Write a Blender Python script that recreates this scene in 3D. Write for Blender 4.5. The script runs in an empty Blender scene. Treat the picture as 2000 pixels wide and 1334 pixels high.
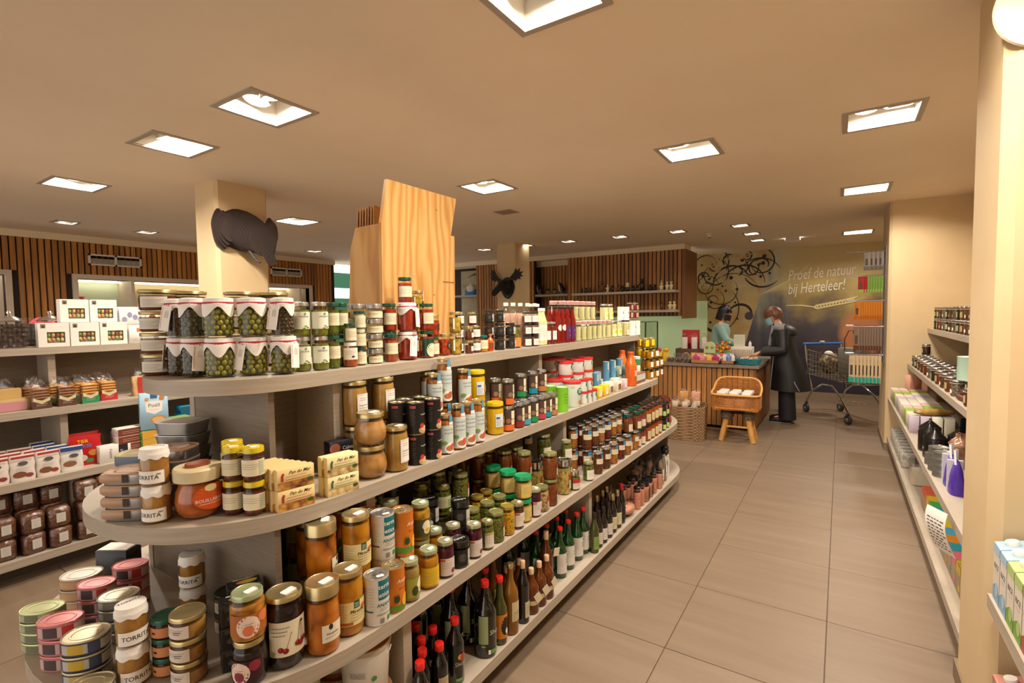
import bpy, math, random
from mathutils import Vector, Matrix
random.seed(11)
SC = bpy.context.scene
COL = SC.collection
PI = math.pi

# ---------------------------------------------------------------- camera
CAM_H, FPX = 1.487, 982.24
def _axes(yaw=33.2, pitch=2.983, roll=-.7211):
    y, p, r = map(math.radians, (yaw, pitch, roll))
    F = Vector((-math.sin(y)*math.cos(p), math.cos(y)*math.cos(p), -math.sin(p)))
    R = Vector((math.cos(y), math.sin(y), 0)); U = R.cross(F)
    return R*math.cos(r)+U*math.sin(r), -R*math.sin(r)+U*math.cos(r), F
CR, CU, CF = _axes()
cam = bpy.data.objects.new('camera', bpy.data.cameras.new('camera'))
COL.objects.link(cam)
cam.data.sensor_width = 36; cam.data.lens = 36*FPX/2000
cam.data.clip_start = .02; cam.data.clip_end = 60
cam.matrix_world = Matrix(((CR.x, CU.x, -CF.x, 0), (CR.y, CU.y, -CF.y, 0), (CR.z, CU.z, -CF.z, CAM_H), (0, 0, 0, 1)))
SC.camera = cam
CP = Vector((0, 0, CAM_H))
def ray(px, py): return CF*FPX + CR*(px-1000) - CU*(py-667)
def at(px, py, z):                       # photo point -> place on the level z
    d = ray(px, py); return CP + d*((z-CAM_H)/d.z)
def onx(px, py, X):                      # photo point -> place on the plane x = X
    d = ray(px, py); return CP + d*(X/d.x)
def ony(px, py, Y):
    d = ray(px, py); return CP + d*(Y/d.y)
def colpx(X, Y, z):
    v = Vector((X, Y, z))-CP; return 1000+FPX*v.dot(CR)/v.dot(CF)
def yalong(px, X, z):                    # where a photo column crosses a shelf line x = X
    lo, hi = .2, 12
    for _ in range(40):
        m = (lo+hi)/2
        if colpx(X, m, z) < px: lo = m
        else: hi = m
    return lo

# ---------------------------------------------------------------- world, exposure, render look
w = bpy.data.worlds.new('world'); SC.world = w; w.use_nodes = True
w.node_tree.nodes['Background'].inputs[0].default_value = (1, .93, .85, 1)
w.node_tree.nodes['Background'].inputs[1].default_value = 1.5
SC.view_settings.view_transform = 'Standard'; SC.view_settings.look = 'None'
SC.view_settings.exposure = 0.38; SC.view_settings.gamma = 1; SC.view_settings.use_curve_mapping = False
cy = SC.cycles
cy.use_denoising = True; cy.max_bounces = 6; cy.diffuse_bounces = 4; cy.glossy_bounces = 3
cy.transmission_bounces = 4; cy.transparent_max_bounces = 10
cy.caustics_reflective = False; cy.caustics_refractive = False
cy.sample_clamp_indirect = 4; cy.use_adaptive_sampling = True; cy.adaptive_threshold = .02
LAMP = 520.0            # strength of the ceiling bulbs
LAMP_COL = (1, .84, .64)

# ---------------------------------------------------------------- materials
def lin(c):
    if isinstance(c, str):
        c = c.lstrip('#'); c = tuple(int(c[i:i+2], 16)/255 for i in (0, 2, 4))
        c = tuple(x/12.92 if x <= .04045 else ((x+.055)/1.055)**2.4 for x in c)
    return (c[0], c[1], c[2], 1)
_M = {}
def mat(c, rough=.5, metal=0, coat=0, name=None, emit=0):
    key = (c, rough, metal, coat, emit)
    if key in _M: return _M[key]
    m = bpy.data.materials.new(name or 'paint'); m.use_nodes = True
    b = m.node_tree.nodes['Principled BSDF']
    b.inputs['Base Color'].default_value = lin(c); b.inputs['Roughness'].default_value = rough
    b.inputs['Metallic'].default_value = metal; b.inputs['Coat Weight'].default_value = coat
    b.inputs['Coat Roughness'].default_value = .04
    if emit:
        b.inputs['Emission Color'].default_value = lin(c); b.inputs['Emission Strength'].default_value = emit
    _M[key] = m; return m
def nodes(name):
    m = bpy.data.materials.new(name); m.use_nodes = True
    nt = m.node_tree; return m, nt, nt.nodes['Principled BSDF']
def N(nt, t, **kw):
    n = nt.nodes.new('ShaderNode'+t)
    for k, v in kw.items():
        if k in n.inputs.keys() if not hasattr(n, k) else False: n.inputs[k].default_value = v
        elif hasattr(n, k): setattr(n, k, v)
    return n
def ramp(nt, fac, stops):
    r = nt.nodes.new('ShaderNodeValToRGB'); e = r.color_ramp.elements
    while len(e) < len(stops): e.new(.5)
    for i, (p, c) in enumerate(stops): e[i].position = p; e[i].color = lin(c)
    nt.links.new(fac, r.inputs[0]); return r.outputs[0]
def objvec(nt, scale=(1, 1, 1), rand=0, coord='Object'):
    tc = nt.nodes.new('ShaderNodeTexCoord'); mp = nt.nodes.new('ShaderNodeMapping')
    mp.inputs['Scale'].default_value = scale; nt.links.new(tc.outputs[coord], mp.inputs[0])
    if rand:
        oi = nt.nodes.new('ShaderNodeObjectInfo'); mu = nt.nodes.new('ShaderNodeMath'); mu.operation = 'MULTIPLY'
        mu.inputs[1].default_value = rand; nt.links.new(oi.outputs['Random'], mu.inputs[0])
        nt.links.new(mu.outputs[0], mp.inputs['Location'])
    return mp.outputs[0]
def bump(nt, b, h, strength=.3, dist=.002):
    n = nt.nodes.new('ShaderNodeBump'); n.inputs['Strength'].default_value = strength; n.inputs['Distance'].default_value = dist
    nt.links.new(h, n.inputs['Height']); nt.links.new(n.outputs[0], b.inputs['Normal'])
def noise(nt, vec, scale, detail=3, rough=.5):
    n = nt.nodes.new('ShaderNodeTexNoise'); n.inputs['Scale'].default_value = scale
    n.inputs['Detail'].default_value = detail; n.inputs['Roughness'].default_value = rough
    nt.links.new(vec, n.inputs['Vector']); return n.outputs['Fac']
def hsv_rand(nt, col, lo, hi):           # each object a little lighter or darker
    oi = nt.nodes.new('ShaderNodeObjectInfo'); mr = nt.nodes.new('ShaderNodeMapRange')
    mr.inputs[3].default_value = lo; mr.inputs[4].default_value = hi; nt.links.new(oi.outputs['Random'], mr.inputs[0])
    h = nt.nodes.new('ShaderNodeHueSaturation'); nt.links.new(mr.outputs[0], h.inputs['Value']); nt.links.new(col, h.inputs['Color'])
    return h.outputs[0]
def grain(name, c1, c2, scale, rough=.5, rand=(1, 1), strength=.15, det=4, coord='Object'):
    m, nt, b = nodes(name)
    f = noise(nt, objvec(nt, scale, 9, coord), 1, det, .6)
    c = ramp(nt, f, [(.3, c1), (.7, c2)])
    if rand != (1, 1): c = hsv_rand(nt, c, *rand)
    nt.links.new(c, b.inputs['Base Color']); b.inputs['Roughness'].default_value = rough
    bump(nt, b, f, strength); return m
def blobs(name, c1, c2, c3, scale, rough=.25, strength=.6, rnd=1.0, flat=1.0):   # fruit, beans, olives seen through a jar
    m, nt, b = nodes(name)
    v = nt.nodes.new('ShaderNodeTexVoronoi'); v.inputs['Scale'].default_value = scale; v.inputs['Randomness'].default_value = rnd
    nt.links.new(objvec(nt, (1, 1, flat), 7), v.inputs['Vector'])
    c = ramp(nt, v.outputs['Distance'], [(.0, c1), (.55, c2), (1, c3)])
    nt.links.new(c, b.inputs['Base Color']); b.inputs['Roughness'].default_value = rough
    inv = nt.nodes.new('ShaderNodeMath'); inv.operation = 'SUBTRACT'; inv.inputs[0].default_value = 1
    nt.links.new(v.outputs['Distance'], inv.inputs[1]); bump(nt, b, inv.outputs[0], strength, .004); return m
def thin(name, tint, gloss=.06, rough=.03, wrinkle=0, add=0):      # clear glass or film, thin walled
    m = bpy.data.materials.new(name); m.use_nodes = True; nt = m.node_tree
    nt.nodes.remove(nt.nodes['Principled BSDF']); out = nt.nodes['Material Output']
    t = nt.nodes.new('ShaderNodeBsdfTransparent'); t.inputs[0].default_value = lin(tint)
    g = nt.nodes.new('ShaderNodeBsdfGlossy'); g.inputs['Roughness'].default_value = rough
    fr = nt.nodes.new('ShaderNodeFresnel'); fr.inputs[0].default_value = 1.45
    ma = nt.nodes.new('ShaderNodeMath'); ma.operation = 'ADD'; ma.inputs[1].default_value = add; ma.use_clamp = True
    nt.links.new(fr.outputs[0], ma.inputs[0])
    ge = nt.nodes.new('ShaderNodeNewGeometry'); fb = nt.nodes.new('ShaderNodeMath'); fb.operation = 'SUBTRACT'; fb.inputs[0].default_value = 1; fb.use_clamp = True
    nt.links.new(ge.outputs['Backfacing'], fb.inputs[1]); mu = nt.nodes.new('ShaderNodeMath'); mu.operation = 'MULTIPLY'
    nt.links.new(ma.outputs[0], mu.inputs[0]); nt.links.new(fb.outputs[0], mu.inputs[1])
    mx = nt.nodes.new('ShaderNodeMixShader'); nt.links.new(mu.outputs[0], mx.inputs[0])
    nt.links.new(t.outputs[0], mx.inputs[1]); nt.links.new(g.outputs[0], mx.inputs[2])
    nt.links.new(mx.outputs[0], out.inputs[0])
    if wrinkle:
        bn = nt.nodes.new('ShaderNodeBump'); bn.inputs['Strength'].default_value = .9; bn.inputs['Distance'].default_value = .01
        f = noise(nt, objvec(nt, (1, 1, 1), 5), wrinkle, 3); nt.links.new(f, bn.inputs['Height'])
        nt.links.new(bn.outputs[0], g.inputs['Normal'])
    return m

LAMINATE = grain('taupe_laminate', '#b5a898', '#a39685', (6, 3, 90), .45, strength=.08)
LAMINATE_Y = grain('taupe_laminate_edge', '#b8ab9b', '#a89b8a', (90, 3, 160), .45, strength=.08)
PANEL = grain('taupe_panel', '#877869', '#776957', (8, 8, 120), .5, strength=.08)  # darker copy of the same laminate, shade put into the colour
WHITE_LAM = grain('pale_laminate', '#c9bfb2', '#bdb2a4', (90, 4, 120), .45, strength=.05)
CREAM = grain('cream_plaster', '#d2ba92', '#ccb289', (3, 3, 3), .75, strength=.05)
CEIL = grain('ceiling_paint', '#ecdcc6', '#e8d6be', (1.5, 1.5, 1.5), .8, strength=.03)
FASCIA = mat('#e6d6b6', .7)
SLAT = grain('cedar_slat', '#bd8546', '#95602e', (30, 30, 2.2), .5, (.7, 1.3), .25)
SLATDARK = mat('#2e2018', .8)
PLY = None
GLASS = thin('clear_glass', '#f4f6f2')
FILM = thin('cellophane', '#fdfbf8', rough=.15, wrinkle=45, add=.05)
GOLD = mat('#c9b684', .3, .85); SILVER = mat('#c9c7c2', .25, .9); STEEL = mat('#b8b8ba', .3, .9); CHROME = mat('#d0d0d2', .12, 1)
BLACKLID = mat('#141414', .3, 0, .4); GREENLID = mat('#0c4a38', .3, .2, .4); BRIGHTGREEN = mat('#0f8f58', .3, 0, .4)
YELLOWLID = mat('#d4bb16', .3, .1, .3); REDCAP = mat('#d8231a', .35, 0, .2); WHITE = mat('#ece8e0', .5); PAPER = mat('#f0ece6', .7)
CREAMPAPER = mat('#e9dfbe', .6); BLACK = mat('#131110', .45); INK = mat('#2b2623', .6); REDINK = mat('#b5213a', .6); GREYINK = mat('#8b857c', .6)
GREENINK = mat('#4d8a3c', .6); KRAFT = mat('#c59a62', .7); CORK = mat('#d9b48c', .8)
# ---------------------------------------------------------------- mesh helpers
class MB:
    """collects shapes; build() links them as ONE mesh object"""
    def __init__(s): s.v = []; s.f = []; s.m = []
    def add(s, V, F, mi=0):
        o = len(s.v); s.v += [tuple(p) for p in V]
        for f in F: s.f.append(tuple(i+o for i in f)); s.m.append(mi)
        return s
    def box(s, a, b, mi=0, T=None):
        x0, y0, z0 = a; x1, y1, z1 = b
        V = [Vector(p) for p in ((x0,y0,z0),(x1,y0,z0),(x1,y1,z0),(x0,y1,z0),(x0,y0,z1),(x1,y0,z1),(x1,y1,z1),(x0,y1,z1))]
        if T: V = [T @ p for p in V]
        return s.add(V, [(0,3,2,1),(4,5,6,7),(0,1,5,4),(1,2,6,5),(2,3,7,6),(3,0,4,7)], mi)
    def rbox(s, a, b, c=.004, mi=0, T=None):           # box with chamfered vertical and top edges
        x0, y0, z0 = a; x1, y1, z1 = b
        def ring(z, d): return [(x0+d+c,y0+d,z),(x1-d-c,y0+d,z),(x1-d,y0+d+c,z),(x1-d,y1-d-c,z),(x1-d-c,y1-d,z),(x0+d+c,y1-d,z),(x0+d,y1-d-c,z),(x0+d,y0+d+c,z)]
        V = ring(z0, c*.6)+ring(z0+c, 0)+ring(z1-c, 0)+ring(z1, c*.6)
        V = [Vector(p) for p in V]
        if T: V = [T @ p for p in V]
        F = [tuple(range(7,-1,-1)), tuple(range(24,32))]
        for k in range(3):
            for i in range(8): F.append((k*8+i, k*8+(i+1) % 8, k*8+8+(i+1) % 8, k*8+8+i))
        return s.add(V, F, mi)
    def lathe(s, prof, n=24, mi=0, c=(0,0,0), sx=1, sy=1, T=None, n_exp=2.0):
        V = []; F = []; idx = []
        for r, z in prof:
            if r < 1e-6: idx.append([len(V)]); V.append(Vector((c[0], c[1], c[2]+z)))
            else:
                row = []
                for i in range(n):
                    a = 2*PI*i/n; ca, sa = math.cos(a), math.sin(a)
                    if n_exp != 2:
                        ca = math.copysign(abs(ca)**(2/n_exp), ca); sa = math.copysign(abs(sa)**(2/n_exp), sa)
                    row.append(len(V)); V.append(Vector((c[0]+r*sx*ca, c[1]+r*sy*sa, c[2]+z)))
                idx.append(row)
        for a, b in zip(idx, idx[1:]):
            for i in range(n):
                j = (i+1) % n
                if len(a) == 1 and len(b) == 1: continue
                if len(a) == 1: F.append((a[0], b[j], b[i]))
                elif len(b) == 1: F.append((a[i], a[j], b[0]))
                else: F.append((a[i], a[j], b[j], b[i]))
        if T: V = [T @ p for p in V]
        return s.add(V, F, mi)
    def tube(s, path, r, n=8, mi=0, caps=True, closed=False):
        P = [Vector(p) for p in path]; R = r if isinstance(r, (list, tuple)) else [r]*len(P)
        V = []; F = []; up = Vector((0, 0, 1)); k = len(P); pn = None
        for i, p in enumerate(P):
            if closed: t = P[(i+1) % k]-P[i-1]
            else: t = P[min(i+1, k-1)]-P[max(i-1, 0)]
            t.normalize()
            if pn is None: pn = t.cross(up if abs(t.z) < .95 else Vector((1, 0, 0))).normalized()
            a = (pn - t*pn.dot(t)).normalized(); pn = a; b = t.cross(a)
            for j in range(n):
                q = 2*PI*j/n; V.append(p+(a*math.cos(q)+b*math.sin(q))*R[i])
        for i in range(k if closed else k-1):
            for j in range(n):
                i2 = (i+1) % k; F.append((i*n+j, i*n+(j+1) % n, i2*n+(j+1) % n, i2*n+j))
        if caps and not closed: F += [tuple(range(n-1, -1, -1)), tuple((k-1)*n+j for j in range(n))]
        return s.add(V, F, mi)
    def ball(s, c, r, n=10, m=7, mi=0, T=None):
        if not isinstance(r, (tuple, list)): r = (r, r, r)
        pr = [(math.sin(PI*i/m), -math.cos(PI*i/m)) for i in range(m+1)]
        pr[0] = (0, -1); pr[-1] = (0, 1)
        M = Matrix.Translation(Vector(c)) @ (T or Matrix.Identity(4)) @ Matrix.Diagonal((r[0], r[1], r[2], 1))
        return s.lathe(pr, n, mi, T=M)
    def prism(s, pts, z0, z1, mi=0, T=None):
        n = len(pts); V = [Vector((x, y, z0)) for x, y in pts]+[Vector((x, y, z1)) for x, y in pts]
        if T: V = [T @ p for p in V]
        return s.add(V, [tuple(range(n-1, -1, -1)), tuple(range(n, 2*n))]+[(i, (i+1) % n, n+(i+1) % n, n+i) for i in range(n)], mi)
    def grid(s, nu, nv, fn, mi=0, wrap=False):
        V = [Vector(fn(i/(nu if wrap else nu-1), j/(nv-1))) for j in range(nv) for i in range(nu)]
        F = [(j*nu+i, j*nu+(i+1) % nu, (j+1)*nu+(i+1) % nu, (j+1)*nu+i) for j in range(nv-1) for i in range(nu if wrap else nu-1)]
        return s.add(V, F, mi)
    def loft(s, rings, mi=0, caps=True):               # rings: lists of equal length
        n = len(rings[0]); V = [p for r in rings for p in r]
        F = [(k*n+i, k*n+(i+1) % n, (k+1)*n+(i+1) % n, (k+1)*n+i) for k in range(len(rings)-1) for i in range(n)]
        if caps: F += [tuple(range(n-1, -1, -1)), tuple((len(rings)-1)*n+i for i in range(n))]
        return s.add(V, F, mi)
    def mesh(s, name, mats, smooth=40):
        me = bpy.data.meshes.new(name); me.from_pydata(s.v, [], s.f)
        for m in (mats if isinstance(mats, (list, tuple)) else [mats]): me.materials.append(m)
        me.polygons.foreach_set('material_index', s.m)
        if smooth:
            me.polygons.foreach_set('use_smooth', [True]*len(s.f)); me.set_sharp_from_angle(angle=math.radians(smooth))
        me.update(); return me
    def build(s, name, mats, parent=None, loc=None, rz=0, smooth=40):
        o = bpy.data.objects.new(name, s.mesh(name, mats, smooth)); COL.objects.link(o)
        if parent: o.parent = parent
        if loc is not None: o.location = loc
        if rz: o.rotation_euler.z = rz
        return o
_T = {}
def text_geo(s, shear=0, bold=0):
    k = (s, shear, bold)
    if k not in _T:
        cu = bpy.data.curves.new('text', 'FONT'); cu.body = s; cu.shear = shear; cu.offset = bold; cu.resolution_u = 2
        ob = bpy.data.objects.new('text', cu); COL.objects.link(ob)
        dg = bpy.context.evaluated_depsgraph_get(); dg.update()
        me = bpy.data.meshes.new_from_object(ob.evaluated_get(dg))
        V = [(v.co.x, v.co.y) for v in me.vertices]; F = [tuple(p.vertices) for p in me.polygons]
        x0 = min((v[0] for v in V), default=0); x1 = max((v[0] for v in V), default=1)
        _T[k] = ([(x-x0, y) for x, y in V], F, x1-x0)
        bpy.data.objects.remove(ob); bpy.data.meshes.remove(me); bpy.data.curves.remove(cu)
    return _T[k]
class Print:
    """flat print wrapped on a cylinder of radius R (front at -y) or on the plane y = -D"""
    def __init__(s, R=None, D=0, mats=None, taper=0, z0=0): s.R, s.D, s.mb, s.lay, s.mats, s.taper, s.z0 = R, D, MB(), .0004, [], taper, z0
    def mi(s, m):
        if m not in s.mats: s.mats.append(m)
        return s.mats.index(m)
    def p(s, u, v):
        if s.R:
            R = s.R + s.taper*(v-s.z0); a = u/s.R; return ((R+s.lay)*math.sin(a), -(R+s.lay)*math.cos(a), v)
        return (u, -s.D-s.lay, v)
    def rect(s, u0, v0, u1, v1, m):
        n = max(2, int(abs(u1-u0)/(s.R*.18))+2) if s.R else 2
        s.mb.grid(n, 2, lambda a, b: s.p(u0+(u1-u0)*a, v0+(v1-v0)*b), s.mi(m)); s.lay += .00022; return s
    def disc(s, u, v, r, m, ry=None, n=16):
        ry = ry or r; k = 3 if s.R else 1; V = [s.p(u, v)]; F = []
        for j in range(1, k+1):
            for i in range(n): V.append(s.p(u+r*j/k*math.cos(2*PI*i/n), v+ry*j/k*math.sin(2*PI*i/n)))
        for i in range(n): F.append((0, 1+i, 1+(i+1) % n))
        for j in range(k-1):
            for i in range(n): F.append((1+j*n+i, 1+(j+1)*n+i, 1+(j+1)*n+(i+1) % n, 1+j*n+(i+1) % n))
        s.mb.add(V, F, s.mi(m)); s.lay += .00022; return s
    def poly(s, pts, m):
        s.mb.add([s.p(*q) for q in pts], [tuple(range(len(pts)))], s.mi(m)); s.lay += .00022; return s
    def lines(s, u0, v, u1, n, dv, m, t=.0012):
        for i in range(n): s.rect(u0, v-i*dv, u1-(u1-u0)*(.35*((i*7) % 3)/3), v-i*dv+t, m); s.lay -= .00022
        s.lay += .00022; return s
    def text(s, t, u, v, size, m, shear=0, bold=0, al='C', rot=0, sx=1):
        V, F, w = text_geo(t, shear, bold); dx = {'C': -w/2, 'L': 0, 'R': -w}[al]; c, q = math.cos(rot), math.sin(rot)
        s.mb.add([s.p(u+((x+dx)*sx*c-y*q)*size, v+((x+dx)*sx*q+y*c)*size) for x, y in V], F, s.mi(m)); s.lay += .00022; return s
    def build(s, name, parent, **k): return s.mb.build(name, s.mats, parent, smooth=0, **k)

# ---------------------------------------------------------------- things, copies, labels
def thing(name, loc=(0, 0, 0), rz=0):
    o = bpy.data.objects.new(name, None); COL.objects.link(o); o.location = loc; o.rotation_euler.z = rz
    o.empty_display_size = .05; return o
def tag(o, label, cat, group=None):
    o['label'] = label; o['category'] = cat
    if group: o['group'] = group
    return o
def struct(o): o['kind'] = 'structure'; return o
def stuff(o): o['kind'] = 'stuff'; return o
def tree_of(o):                          # [(object, index of its parent in the list)]
    out = [(o, None)]
    for ch in o.children_recursive: out.append((ch, ch.parent))
    return out
def copy_tree(tree):                     # a thing with copies of its parts and sub-parts; mesh data is shared
    new = {}
    for o, par in tree:
        c = o.copy(); COL.objects.link(c); new[o] = c
        if par is not None: c.parent = new[par]
    return new[tree[0][0]]
ORD = 'zeroth first second third fourth fifth sixth seventh eighth ninth tenth eleventh twelfth thirteenth fourteenth fifteenth sixteenth seventeenth eighteenth nineteenth twentieth'.split()
REG = []          # (object, kind, tier, row, position along, shelf phrase)
class Kind:
    def __init__(s, name, desc, cat, group, r, h, make, face=0, jitter=.25, sx=None, sy=None):
        s.name, s.desc, s.cat, s.group, s.r, s.h, s.make, s.face, s.jitter = name, desc, cat, group, r, h, make, face, jitter
        s.sx, s.sy = sx, sy; s.proto = None
    def new(s, loc, rz):
        if s.proto is None:
            o = s.proto = thing(s.name); s.make(o); s.tree = tree_of(o)
        else: o = copy_tree(s.tree)
        o.location = loc; o.rotation_euler.z = rz
        return o
STACKS = []
def put(kind, loc, rz, tier=0, row=0, along=0, where='', zoff=None):
    o = kind.new(loc, rz); REG.append((o, kind, tier, row, along, where)); return o
# ---------------------------------------------------------------- contents
OLIVE = blobs('green_olives', '#a8a23a', '#6f7020', '#1c2008', 42); DARKOLIVE = blobs('dark_olives', '#4a3c1c', '#2a220e', '#0c0a05', 45)
PESTO = grain('pesto', '#8a8a22', '#5f661a', (60, 60, 60), .3); GREENPESTO = grain('green_pesto', '#6d7a1e', '#454e14', (70, 70, 70), .3)
REDSAUCE = grain('red_sauce', '#b8351a', '#8c2210', (50, 50, 50), .3); ORANGESAUCE = grain('orange_sauce', '#c2571c', '#8f3a12', (60, 60, 60), .3)
DRYTOM = blobs('dried_tomatoes', '#d2501a', '#a22c0e', '#3d0e05', 60); ARTI = blobs('artichokes', '#dcb94a', '#b08a28', '#4c3a10', 40, rnd=.8)
JAM = grain('brown_jam', '#7a3a1e', '#5a2412', (40, 40, 40), .25); REDJAM = grain('red_jam', '#8e1a28', '#5f0f1a', (40, 40, 40), .25)
YELLOW = grain('yellow_sauce', '#e0a020', '#c88412', (40, 40, 40), .3); DARK = grain('dark_spread', '#2c211c', '#171010', (40, 40, 40), .25)
PALE = grain('pale_curd', '#e6e2ae', '#d8d396', (30, 30, 10), .3); WHITEISH = mat('#e6e2cc', .35)
TUNA = grain('fish_in_oil', '#c4914a', '#9a6428', (25, 25, 8), .25); SOUP = grain('orange_soup', '#c4641a', '#8e3c0c', (20, 20, 20), .2)
REDBITS = blobs('red_sauce_bits', '#8a3a26', '#64241a', '#2e0e0a', 80); CHICKENFAT = grain('golden_stew', '#c79a50', '#a87c3a', (22, 22, 22), .3)
MEAT = blobs('meat_in_jelly', '#d6a878', '#c08a4c', '#8a5a26', 24); SAUSAGE = blobs('sausages', '#c47a34', '#a65a1e', '#4c2208', 50, flat=.22)
YELJAR = mat('#e8b80a', .3, 0, .3); CHOCO = mat('#4a2a1c', .3); PEACH = blobs('peach_halves', '#e08a1c', '#c46a10', '#5e2a06', 26, flat=.8)
PEACHY = blobs('yellow_peaches', '#e6a020', '#cc8412', '#7a4206', 22); CHERRY = mat('#1c0810', .15, 0, .6); MARIN = blobs('pickled_fruit', '#d89a3a', '#b87420', '#5e3408', 38)
PINE = blobs('pineapple_pieces', '#e0b43a', '#c8962a', '#7a5410', 48); PURPLE = grain('red_cabbage', '#5e1230', '#360818', (80, 80, 30), .25)
PEAS = blobs('peas', '#8a8a3a', '#666a26', '#2c300e', 130); CORN = blobs('corn', '#e8b420', '#cc9410', '#7a5206', 120); BEANS = blobs('beans', '#7a4a2e', '#4c2a1a', '#1c0e08', 105)
CHICK = blobs('chickpeas', '#d28a44', '#b06a2c', '#54280e', 120); LENTIL = blobs('brown_lentils', '#8a4a24', '#642e14', '#240e06', 150)
KIDNEY = blobs('kidney_beans', '#8a2a1e', '#601812', '#200806', 110); BEIGEBEAN = blobs('white_beans', '#d8b884', '#b89660', '#6a4c26', 95)
MUST = grain('mustard', '#d0a868', '#bc9250', (90, 90, 90), .4); GHERK = blobs('gherkins', '#8a8a3a', '#5e6420', '#24280a', 60, flat=.5)
SPROUT = blobs('bean_sprouts', '#d8c078', '#b89a4c', '#5e4818', 110, flat=.5); BROWNSAUCE = grain('goulash', '#8a4a20', '#6a3212', (40, 40, 40), .25)
PINKSALT = blobs('pink_salt', '#e2a68a', '#c8846a', '#8a4c3a', 220); WHITESALT = grain('white_salt', '#dedad2', '#cac4ba', (200, 200, 200), .6)
AMBER = mat('#5c2c08', .06, 0, .35); CIDER = mat('#7c4f12', .06, 0, .35); BLACKGLASS = mat('#0d0b0a', .1, 0, .8); GREENGLASS = mat('#0e3d16', .08, 0, .9); OLIVEGLASS = mat('#3a3c10', .1, 0, .8)
WINEGLASS = mat('#1a120c', .1, 0, .8); KETCHUP = mat('#7e1410', .12, 0, .35); ORANGE = mat('#e0641a', .25, 0, .4); PINKSYRUP = mat('#d8a898', .2, 0, .5)
RYE = blobs('rye_bread', '#7a4a2c', '#5a3018', '#2a1408', 70, rough=.5); RUSK = grain('rusk', '#d8a050', '#b87a2c', (30, 30, 8), .7)

# ---------------------------------------------------------------- one-vessel builders
def jarprof(shape, r, h, lr, lh):
    s = h-lh
    if shape == 'belly': return [(0, .002), (r*.62, 0), (r*.8, .006), (r*.96, s*.22), (r, s*.42), (r*.95, s*.66), (r*.8, s*.86), (lr*.95, s-.003), (lr*.93, s+lh*.4)]
    if shape == 'taper': return [(0, .001), (r*.8, 0), (r*.86, .004), (r*.94, s*.6), (lr*.96, s-.004), (lr*.94, s+lh*.4)]
    if shape == 'squat': return [(0, .001), (r*.93, 0), (r, .005), (r, s*.8), (r*.97, s*.9), (lr*.95, s-.002), (lr*.94, s+lh*.4)]
    return [(0, .002), (r*.84, 0), (r*.97, .004), (r, .012), (r, s*.8), (r*.97, s*.87), (lr*.99, s*.96), (lr*.95, s-.002), (lr*.93, s+lh*.5)]
def lidprof(lr, lh, h):
    return [(lr*.96, h-lh), (lr*1.01, h-lh+.0012), (lr, h-lh+.003), (lr, h-.003), (lr*.97, h-.0006), (lr*.9, h), (lr*.86, h-.0012), (0, h-.0012)]
def jar(o, r, h, lid, fill, lab=None, shape='str', head=.012, sticker=False, lr=None, lh=.014, lidlab=None, clear=True):
    lr = lr or r*.88; pr = jarprof(shape, r, h, lr, lh); s = h-lh-head
    inner = []
    for q, z in pr:
        if z > s: break
        inner.append((max(0, q*.965-.0003) if q else 0, z*.99+.0015))
    # interpolate the fill line
    for (q0, z0), (q1, z1) in zip(pr, pr[1:]):
        if z0 <= s < z1: inner.append(((q0+(q1-q0)*(s-z0)/(z1-z0))*.965, s))
    inner.append((0, s))
    MB().lathe(inner, 20).build('contents', fill, o)
    MB().lathe(pr, 24).build('glass', GLASS, o)
    if lid: MB().lathe(lidprof(lr, lh, h), 28).build('lid', lid, o)
    if sticker:
        m = MB(); m.rbox((-lr*.42, -lr*.25, h-.0012), (lr*.42, lr*.25, h-.0004), .003, T=Matrix.Translation((lr*.2, -lr*.25, 0)) @ Matrix.Rotation(.5, 4, 'Z')); m.build('price_sticker', WHITE, o)
    if lidlab: lidlab(o, lr, h)
    if lab:
        p = Print(r+.0004); lab(p, r, h); p.build('label', o)
def plain(c, v0, v1, arc=2.4, extra=None, n=4, ink=GREYINK):
    def f(p, r, h):
        u = r*arc/2; p.rect(-u, h*v0, u, h*v1, c)
        if n: p.lines(-u*.75, h*v1-h*(v1-v0)*.3, u*.7, n, h*(v1-v0)*.13, ink, .0009)
        if extra: extra(p, r, h, u)
    return f
def can(o, r, h, body, lab=None, ring=True, lidm=STEEL, sticker=False):
    MB().lathe([(0, .003), (r*.93, .003), (r*.95, 0), (r, .001), (r*.985, .004), (r*.985, h-.004), (r, h-.001), (r*.97, h), (r*.94, h-.004), (r*.94, h-.004)], 28).build('body', body, o)
    m = MB().lathe([(r*1.0, h-.0025), (r*.985, h+.0004), (r*.95, h-.003), (r*.8, h-.003), (r*.77, h-.0042), (0, h-.0042)], 28)
    m.build('lid', lidm, o)
    if ring:
        t = MB(); t.tube([(r*.28*math.cos(a)+r*.3, r*.2*math.sin(a), h-.002) for a in [2*PI*i/12 for i in range(12)]], r*.05, 6, closed=True)
        t.box((-r*.25, -r*.1, h-.003), (r*.08, r*.1, h-.0015)); t.build('pull_tab', STEEL, o)
    if sticker: MB().rbox((-r*.1, -r*.65, h-.003), (r*.5, -r*.3, h-.001), .002).build('price_sticker', WHITE, o)
    if lab: p = Print(r*.985+.0004); lab(p, r, h); p.build('label', o)
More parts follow.
